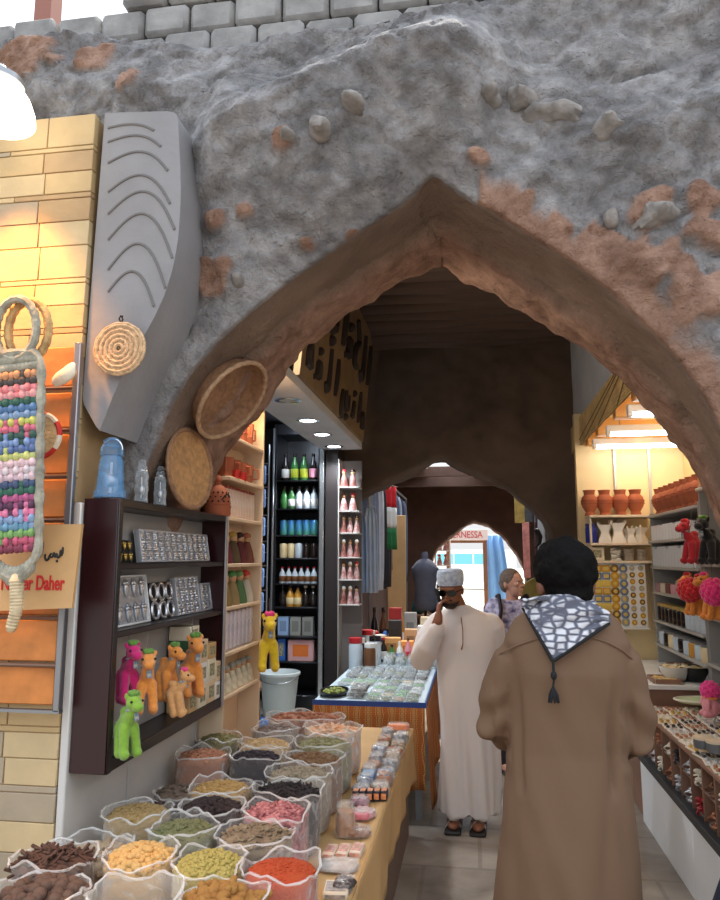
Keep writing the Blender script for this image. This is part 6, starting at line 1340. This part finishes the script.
for s in (-1,1): b.rings([[tuple(X @ Vector((s*.033+.031*math.cos(a)*(1-.0), -.083+q+.012*abs(math.cos(a))*(1 if s*math.cos(a) > 0 else -.3), .0+.02*math.sin(a)-.003)) ) for a in [2*PI*j/16 for j in range(16)]] for q in (0,-.004)]); b.tube([X @ Vector((s*.062,-.07,.006)), X @ Vector((s*.078,-.02,.008)), X @ Vector((s*.08,.02,.0))], .003, 6)
b.tube([X @ Vector((-.01,-.088,.004)), X @ Vector((.01,-.088,.004))], .003, 6); b.build('sunglasses', M('dark_lens', (14,12,12), .12, spec=.8), T)
b = MB(); b.rings([[tuple(X @ Vector((math.sin(a)*.061*q, -.022-math.cos(a)*.066*q-.002, z))) for a in [-1.75+3.5*j/20 for j in range(21)]]+[tuple(X @ Vector((math.sin(a)*.05*q, -.022-math.cos(a)*.052*q, z))) for a in [1.75-3.5*j/20 for j in range(21)]] for z, q in ((-.07,.98),(-.085,.92),(-.1,.74),(-.114,.45))])
b.tube([X @ Vector((x,-.088+12*x*x,-.046-6*x*x)) for x in (-.03,-.015,0,.015,.03)], .0045, 6); b.build('beard', M('dark_grey_beard', (58,46,40), .95, var=.3, vs=60, bump=.5, bs=120), T)
def fold_w(p, n):
    a = math.atan2(p.y-.02, p.x); k = sstep(1.0, .2, p.z); return .016*k*math.sin(5*a+1.2*math.sin(p.z*3))+.006*k*math.sin(13*a+p.z*5)+.004*noise.noise(Vector((p.x*14,p.y*14,p.z*7)))*(1 if p.z > .7 else .5)
rg = [(.085,-.02,.02,.185,.135),(.3,-.01,.02,.185,.14),(.6,0,.025,.185,.14),(.85,.0,.03,.195,.145),(1.0,-.005,.025,.195,.14),(1.12,-.01,.02,.205,.135),(1.22,-.015,.02,.215,.115),(1.29,-.02,.015,.16,.085),(1.335,-.04,.005,.085,.07),(1.35,-.045,0,.068,.062)]
rb = robe(T, 'robe', M('white_cotton_robe', (226,214,207), .8, sheen=.2), rg, [([(-.17,.01,1.23),(-.25,-.03,1.12),EL+Vector((-.012,0,-.02)),EL+Vector((.03,-.045,.07)),WR+Vector((-.01,.012,-.075))],[.085,.085,.082,.07,.052]), ([(.15,.02,1.22),(.19,.08,1.02),(.15,.17,.92)],[.085,.07,.055])], .009, fold_w)
b = MB(); b.tube([(-.03,-.098,1.28),(-.02,-.125,1.2),(-.02,-.138,1.12),(-.03,-.142,1.085)], [.003,.003,.003,.006], 6); b.build('neck_tassel', M('brown_tassel_cord', (120,70,50), .8), T)
for s in (-1,1):
    x = s*.075-.03; b = MB(); b.box((x,-.03,.011),(.1,.26,.018),.008); sd = b.build('sandal', M('dark_sandal', (40,36,36), .6), T)
    b = MB(); b.grid(lambda a, t: (x-.05+.1*a, -.09+.03*t+.02*a, .02+.052*math.sin(PI*a)), 14, 3); b.grid(lambda a, t: (x-.05+.1*a, -.04+.03*t-.02*a, .022+.058*math.sin(PI*a)), 14, 3); k = b.build('strap', M('pale_sandal_strap', (170,160,150), .5), sd); k.modifiers.new('thick','SOLIDIFY').thickness = .005
ph = thing('mobile_phone', 'dark mobile phone held to the ear of the white robed man', 'mobile phone', Vector((-.05,4.8,0))+Vector((-.172,-.135,1.395)), rot=(R(14), R(8), R(-70)))
b = MB(); b.box((0,0,0),(.066,.009,.135),.004); b.build('case', m_black, ph); b = MB(); b.box((0,.0052,0),(.06,.0015,.125),.0); b.build('screen', M('phone_screen', (20,24,34), .1), ph)
# ---------------------------------------------------------------- man in the brown robe, seen from behind
BY = 2.2; T = thing('person', 'man seen from behind in tan brown robe with patterned scarf on shoulders', 'person', (0, 0, 0))
def ww(ul, ur, v): a, c = at(ul, v, Y=BY), at(ur, v, Y=BY); return a.z, (a.x+c.x)/2, (c.x-a.x)/2
RG = []
for ul, ur, v, ry, dy in ((541,590,597,.068,-.01),(531,602,606,.078,-.01),(514,618,618,.09,0),(503,630,640,.112,.0),(506,629,668,.128,.0),(508,628,700,.135,.01),(507,628,745,.14,.02),(503,632,790,.15,.02),(500,638,840,.16,.02),(497,643,900,.165,.02)):
    z, cx, rx = ww(ul, ur, v); RG.append((z, cx, BY+dy, rx, ry))
z0, cx0 = RG[-1][0], RG[-1][1]; RG += [(z0*.6, cx0, BY+.02, .235, .17), (.09, cx0, BY+.02, .24, .175)]; RG = RG[::-1]
cxt = RG[6][1]; b = MB(); hc = at(564, 583, Y=BY); hc.y = BY+.015
X = head(b, hc, R(180+8), R(4), 1.04)
b.tube([hc+Vector((0,0,-.05)), (hc.x-.005, BY-.005, 1.46),(hc.x-.01, BY, 1.40)], [.058,.06,.08], 16, ends=True)
LS, RS = at(514, 656, Y=BY), at(618, 658, Y=BY); LE, RE = at(495, 722, Y=BY+.03), at(638, 735, Y=BY+.03); LW, RW = at(520, 745, Y=BY+.27), at(600, 752, Y=BY+.29)
b.ell((cxt, BY+.02, 1.24),(.145,.09,.2),n=20,m=14); b.ell((cxt, BY+.03, .95),(.15,.1,.18),n=20,m=14); b.tube([LS, RS], .046, 14, ends=True)
for S_, E_, W_, sd in ((LS,LE,LW,1),(RS,RE,RW,-1)): b.tube([S_, E_, E_+Vector((0,.04,0)), W_], [.046,.034,.034,.027], 12, ends=True); hand(b, W_, (sd*.45,1,-.05), (sd*.9,-.3,0), -sd, .5)
for s in (-1,1): b.tube([(cx0+s*.08,BY+.03,.9),(cx0+s*.08,BY+.02,.5),(cx0+s*.085,BY+.01,.1),(cx0+s*.09,BY+.01,.06)], [.078,.056,.042,.042], 14, ends=True); b.ell((cx0+s*.09,BY+.07,.04),(.044,.115,.032),n=16,m=10)
body = b.build('body', skin('brown_man', (122,80,60)), T); remesh(body, .0048, 2); eyes(X, T)
b = MB(); b.ell((0,.028,.034),(.087,.095,.093),X,32,24); b.ell((0,.058,-.03),(.07,.048,.05),X,24,16)
hair = b.build('hair', M('black_hair', (9,7,7), .75, bump=.3, bs=140, spec=.12), T); remesh(hair, .006, 3)
Xi = X.inverted()
for v, n_ in [(v, v.normal.copy()) for v in hair.data.vertices]:
    q = Xi @ v.co
    if q.z < .02: q.x *= 1-.2*sstep(.02, -.06, q.z); v.co = X @ q
    v.co += n_*(.008*noise.noise(v.co*26)+.004*noise.noise(v.co*80))
    if q.y < -.055 and q.z < .06: v.co += (X.to_3x3() @ Vector((0, .05, .02)))
m_brobe = M('tan_brown_robe', (106,80,59), .8, bump=.05, bs=60)
def fold_b(p, n):
    x = p.x-cx0; k = sstep(1.15, .55, p.z); o = .010*k*math.sin(x*24+p.z*2)+.005*k*math.sin(x*53+1.4*math.sin(p.z*4))+.011*noise.noise(Vector((p.x*7,p.y*7,p.z*2.2)))+.006*noise.noise(Vector((p.x*16+p.z*6,p.y*12,p.z*5)))
    for xe, sg in ((-.128, 1), (.128, -1)): o -= .013*math.exp(-((x-xe-sg*.02*(1.2-p.z))/.012)**2)*sstep(1.0,1.06,p.z)*sstep(1.36,1.24,p.z)
    if abs(x) > .15 and p.z > 1.0: o += .005*math.sin(p.z*60+x*40*(1 if x > 0 else -1)+2*noise.noise(Vector((p.x*8,1,p.z*8))))*sstep(1.02,1.1,p.z)*sstep(1.34,1.2,p.z)
    o += .007*math.sin(x*20-p.z*9)*sstep(.95,.75,p.z)*sstep(.02,-.12,x)
    o -= .005*math.exp(-((x-.11-.1*(1.25-p.z))/.016)**2)*sstep(1.34,1.2,p.z)*sstep(.75,.9,p.z)
    o += 0 if 1 else .006*math.exp(-((x+.17)/.06)**2)*sstep(1.0,.85,p.z)*math.sin(p.z*40+x*34)       # bunched creases on the left hip
    o -= .004*math.exp(-((x-.14+.14*(1.25-p.z))/.02)**2)*sstep(1.35,1.2,p.z)*sstep(.75,.9,p.z)   # long seam fold on the right
    o -= .003*math.exp(-((x+.15)/.016)**2)*sstep(1.38,1.25,p.z)
    if abs(x) > .19: o += .006*math.sin(p.z*44+x*20)*sstep(.9,1.05,p.z)*sstep(1.36,1.2,p.z)
    return o
robe(T, 'robe', m_brobe, RG, [([LS+Vector((.0,0,-.01)), LS.lerp(LE,.5)+Vector((-.008,0,0)), LE+Vector((.002,.0,-.005)), LE+Vector((.012,.07,-.02)), LW+Vector((0,-.03,0))],[.062,.058,.058,.058,.05]), ([RS+Vector((0,0,-.01)), RS.lerp(RE,.5)+Vector((.008,0,0)), RE+Vector((-.002,0,-.005)), RE+Vector((-.012,.07,-.02)), RW+Vector((0,-.03,0))],[.062,.058,.058,.058,.05])], .0065, fold_b)
def back_y(x, z):
    RGs = sorted(RG)
    for a, c in zip(RGs, RGs[1:]):
        if a[0] <= z <= c[0]:
            t = (z-a[0])/(c[0]-a[0]); cx, cy, rx, ry = [a[i]+(c[i]-a[i])*t for i in (1,2,3,4)]; q = min(.98, abs((x-cx)/rx)); return cy-ry*(1-q**2.25)**(1/2.25)
    return BY-.07
def on_back(u, v, off):
    y = BY-.1
    for _ in range(4): p = at(u, v, Y=y); y = back_y(p.x, p.z)-off
    return at(u, v, Y=y)
ms = bpy.data.materials.new('patterned_scarf_cloth'); ms.use_nodes = True; nt = ms.node_tree; b_ = nt.nodes['Principled BSDF']; b_.inputs['Roughness'].default_value = .85
tc = nt.nodes.new('ShaderNodeTexCoord'); vo = nt.nodes.new('ShaderNodeTexVoronoi'); vo.feature = 'DISTANCE_TO_EDGE'; vo.inputs['Scale'].default_value = 42; vo.inputs['Randomness'].default_value = .5
mp = nt.nodes.new('ShaderNodeMapping'); mp.inputs['Scale'].default_value = (.75,.6,1.35); rp = nt.nodes.new('ShaderNodeValToRGB'); e = rp.color_ramp.elements; e[0].position = .08; e[0].color = (*lin((88,90,104)),1); e[1].position = .24; e[1].color = (*lin((204,204,210)),1)
nt.links.new(tc.outputs['Object'], mp.inputs[0]); nt.links.new(mp.outputs[0], vo.inputs['Vector']); nt.links.new(vo.outputs['Distance'], rp.inputs['Fac']); nt.links.new(rp.outputs['Color'], b_.inputs['Base Color'])
TIP = (553, 661); NU, NV = 40, 16
def vtop(a): return 600-8*math.sin(PI*a)+14*a*a
def vbot(u): return 607+(u-523)/(TIP[0]-523)*(TIP[1]-607) if u < TIP[0] else TIP[1]-(u-TIP[0])/(609-TIP[0])*(TIP[1]-623)
b = MB(); GP = [[on_back(523+a/NU*86, vtop(a/NU)+(vbot(523+a/NU*86)-vtop(a/NU))*t/NV, .014+.012*(1-t/NV)+.003*math.sin(t*1.3+a*.3)) for a in range(NU+1)] for t in range(NV+1)]
b.add([p for r in GP for p in r], [(j*(NU+1)+i, j*(NU+1)+i+1, (j+1)*(NU+1)+i+1, (j+1)*(NU+1)+i) for j in range(NV) for i in range(NU)])
sc = b.build('scarf', ms, T); sc.modifiers.new('thick','SOLIDIFY').thickness = .006
b = MB(); nc_ = Vector((hc.x-.008, BY+.0, 1.50))
for k in range(2): b.tube([nc_+Vector((.082*math.cos(a), .082*math.sin(a), -.022*k+.012*math.cos(a*1)-(.018*math.sin(a)))) for a in [2*PI*i/28 for i in range(28)]], .017, 8, closed=True)
b.tube([nc_+Vector((-.07,.06,-.02)), nc_+Vector((-.09,.1,-.1)), nc_+Vector((-.08,.15,-.22))], [.025,.035,.03], 10, ends=True); b.tube([nc_+Vector((.06,.06,-.02)), nc_+Vector((.07,.1,-.1)), nc_+Vector((.06,.15,-.2))], [.025,.035,.03], 10, ends=True)
b.build('scarf_collar', ms, sc)
b = MB(); b.tube([on_back(u, vbot(u)+.5, .019) for u in [523+86*i/50 for i in range(51)]], .0055, 6); b.build('border', M('black_scarf_edge', (14,14,18), .85), sc)
tp = on_back(553, 660, .022); b = MB(); b.tube([tp, tp+Vector((0,-.002,-.03))], .004, 6); b.ell(tp+Vector((0,-.004,-.04)),(.0085,.008,.012),n=12,m=8); b.tube([tp+Vector((0,-.003,-.05)), tp+Vector((-.003,-.004,-.075))], .003, 6)
for i in range(9): b.tube([tp+Vector((-.003,-.004,-.072)), tp+Vector((-.003+.009*math.cos(i*.7),-.005-.005*math.sin(i*.7)**2,-.09)), tp+Vector((-.003+.013*math.cos(i*.7),-.005-.006*math.sin(i*.7)**2,-.108))], [.004,.0045,.003], 5, ends=True)
b.build('tassel', MATS['black_scarf_edge'], sc)
for L_ in (((499,654),(515,646),(532,640),(545,637)),((590,637),(607,642),(622,650),(636,662))): b = MB(); b.tube([on_back(u, v, .004) for u, v in L_], .0022, 5); b.build('yoke_seam', M('robe_seam', (112,84,64), .8), T)
for s in (-1,1): b = MB(); b.box((cx0+s*.09,BY+.06,.011),(.105,.28,.02),.008); b.build('sandal', MATS['dark_sandal'], T)
# ---------------------------------------------------------------- woman in the patterned blouse
WY = 6.05; wc = at(512, 583, Y=WY); T = thing('person', 'woman with pulled back hair in purple patterned blouse looking right', 'person', (wc.x, WY, 0), R(10))
dz = wc.z-1.475
b = MB(); X = head(b, (0.005,-.02,1.475+dz), R(42), R(-2), .97); s0 = dz
b.tube([(.0,.0,1.44+s0),(0,.015,1.33+s0),(0,.02,1.25+s0)], [.048,.052,.07], 14, ends=True); b.ell((0,.02,1.13),(.15,.1,.2),n=20,m=14); b.ell((0,.02,.9),(.165,.12,.16),n=20,m=14); b.tube([(-.155,.02,1.27),(.155,.02,1.27)], .05, 12, ends=True)
for s in (-1,1):
    b.tube([(s*.155,.02,1.27),(s*.21,.03,1.03),(s*.17,-.12,.9)], [.05,.042,.028], 12, ends=True); hand(b, (s*.17,-.12,.9), (-s*.3,-1,-.1), (-s*.7,0,-.4), s, .45)
    b.tube([(s*.085,.02,.88),(s*.09,.02,.48),(s*.09,.03,.08)], [.09,.06,.042], 14, ends=True); b.ell((s*.09,-.03,.036),(.04,.11,.03),n=16,m=10)
body = b.build('body', skin('fair_woman', (196,148,128)), T); remesh(body, .005, 2); eyes(X, T, (80,90,100))
b = MB(); b.ell((0,.026,.036),(.083,.094,.088),X,28,20); b.ell((0,.075,-.02),(.06,.045,.06),X,20,14); b.ell((0,.11,-.0),(.035,.03,.035),X,16,12); hair = b.build('hair', M('greying_brown_hair', (110,92,80), .7, var=.35, vs=50, bump=.6, bs=110), T); remesh(hair, .006, 3); Xi = X.inverted()
for v in hair.data.vertices:
    q = Xi @ v.co
    if q.y < -.045 and q.z < .075: v.co += X.to_3x3() @ Vector((0, .06, .02))
robe(T, 'blouse', M('purple_print_blouse', (74,64,110), .85, col2=(206,200,220), vs=24), [(.72,0,.02,.2,.15),(.9,0,.02,.19,.145),(1.05,0,.02,.175,.13),(1.18,0,.015,.185,.135),(1.26,0,.02,.18,.11),(1.315,0,.02,.12,.08)], [([(-.15,.02,1.265),(-.19,.025,1.12)],[.068,.075]), ([(.15,.02,1.265),(.19,.025,1.12)],[.068,.075])], .01, lambda p, n: .005*math.sin(p.x*30+p.z*4))
b = MB(); b.rings([[(cx+sup(2*PI*j/24,2.2)[0]*rx, .02+sup(2*PI*j/24,2.2)[1]*ry, z) for j in range(24)] for z, cx, rx, ry in ((.73,0,.18,.135),(.85,0,.175,.13),(.95,0,.165,.125))])
for s in (-1,1): b.tube([(s*.088,.02,.86),(s*.092,.02,.5),(s*.092,.03,.1)], [.1,.082,.07], 16, ends=True)
remesh(b.build('trousers', M('dark_trousers', (50,48,60), .85), T), .012, 3)
for s in (-1,1): b = MB(); b.box((s*.09,-.03,.012),(.095,.25,.022),.008); b.build('sandal', MATS['dark_sandal'], T)
bp = thing('backpack', 'dark red backpack worn on the back of the purple bloused woman', 'backpack', (wc.x, WY, 0), R(10))
b = MB(); b.box((-.05,.2,1.1),(.3,.15,.4),.05); remesh(b.build('pack_body', M('dark_red_nylon', (110,34,48), .7, var=.15, vs=9), bp), .012, 4)
for s in (-1,1): b = MB(); b.tube([(s*.1-.02,.14,1.27),(s*.115,.06,1.33),(s*.115,-.03,1.345),(s*.12,-.115,1.24),(s*.15,-.14,1.1),(s*.19,-.02,.98),(s*.14,.14,.95)], .014, 8, flat=2); b.build('shoulder_strap', M('black_strap', (40,22,30), .8), bp)
# ================================================================ LIGHT
w = bpy.data.worlds.new('open_sky'); SC.world = w; w.use_nodes = True; nt = w.node_tree; bg = nt.nodes['Background']
tc = nt.nodes.new('ShaderNodeTexCoord'); sp = nt.nodes.new('ShaderNodeSeparateXYZ'); mr = nt.nodes.new('ShaderNodeMapRange'); mr.inputs[1].default_value = -.1; mr.inputs[2].default_value = .8
rp = nt.nodes.new('ShaderNodeValToRGB'); rp.color_ramp.elements[0].color = (*lin((240,240,240)),1); rp.color_ramp.elements[1].color = (*lin((214,226,240)),1)
nt.links.new(tc.outputs['Generated'], sp.inputs[0]); nt.links.new(sp.outputs[2], mr.inputs[0]); nt.links.new(mr.outputs[0], rp.inputs['Fac']); nt.links.new(rp.outputs['Color'], bg.inputs['Color']); m2 = nt.nodes.new('ShaderNodeMapRange'); m2.inputs[1].default_value = -.05; m2.inputs[2].default_value = .9; m2.inputs[3].default_value = .75; m2.inputs[4].default_value = 2.6; nt.links.new(sp.outputs[2], m2.inputs[0]); nt.links.new(m2.outputs[0], bg.inputs['Strength'])
def lamp(kind, nm, loc, e, col, rot=(0,0,0), size=.1, **k):
    d = bpy.data.lights.new(nm, kind); d.energy = e; d.color = lin(col); o = bpy.data.objects.new(nm, d); COL.objects.link(o); o.location = loc; o.rotation_euler = rot
    if kind == 'POINT' or kind == 'SPOT': d.shadow_soft_size = size
    if kind == 'AREA': d.size = size
    for a, b in k.items(): setattr(d, a, b)
    return o
s = lamp('SUN', 'sun', (0,0,10), 5, (255,244,226), (R(-28), R(8), 0)); s.data.angle = R(.6)
p = at(-6, 110, Y=2.05); lamp('SPOT', 'bell_lamp_light', (p.x-.05, p.y, p.z-.03), 120, (255,170,72), (R(12),0,0), .06, spot_size=R(70), spot_blend=.8)
for i, (u, v) in enumerate(((308,420),(322,434),(334,446))):
    p = at(u, v, Z=2.65); lamp('SPOT', 'downlight_light', (p.x, p.y, 2.635), 60, (238,246,255), (0,0,0), .05, spot_size=R(140), spot_blend=.6)
lamp('POINT', 'strip_fixture_light', (-1.12, 3.62, 2.76), 30, (255,240,220), size=.08); lamp('POINT', 'fridge_light', (-1.6, 6.3, 2.75), 6, (220,235,255), size=.08)
lamp('POINT', 'clay_shelf_light', (-1.23, 3.75, 2.47), 4, (255,206,150), size=.04)
for y in (6.12, 5.5, 4.75, 4.2): lamp('POINT', 'tube_warm_light', (1.38, y, 2.5), 3, (255,206,120), size=.1)
vs = SC.view_settings; vs.view_transform = 'Standard'; vs.look = 'None'; vs.gamma = 1; vs.use_curve_mapping = False; vs.exposure = .2
try:
    SC.cycles.use_denoising = True; SC.cycles.max_bounces = 10; SC.cycles.transparent_max_bounces = 24; SC.cycles.diffuse_bounces = 5; SC.cycles.sample_clamp_indirect = 4
except Exception: pass
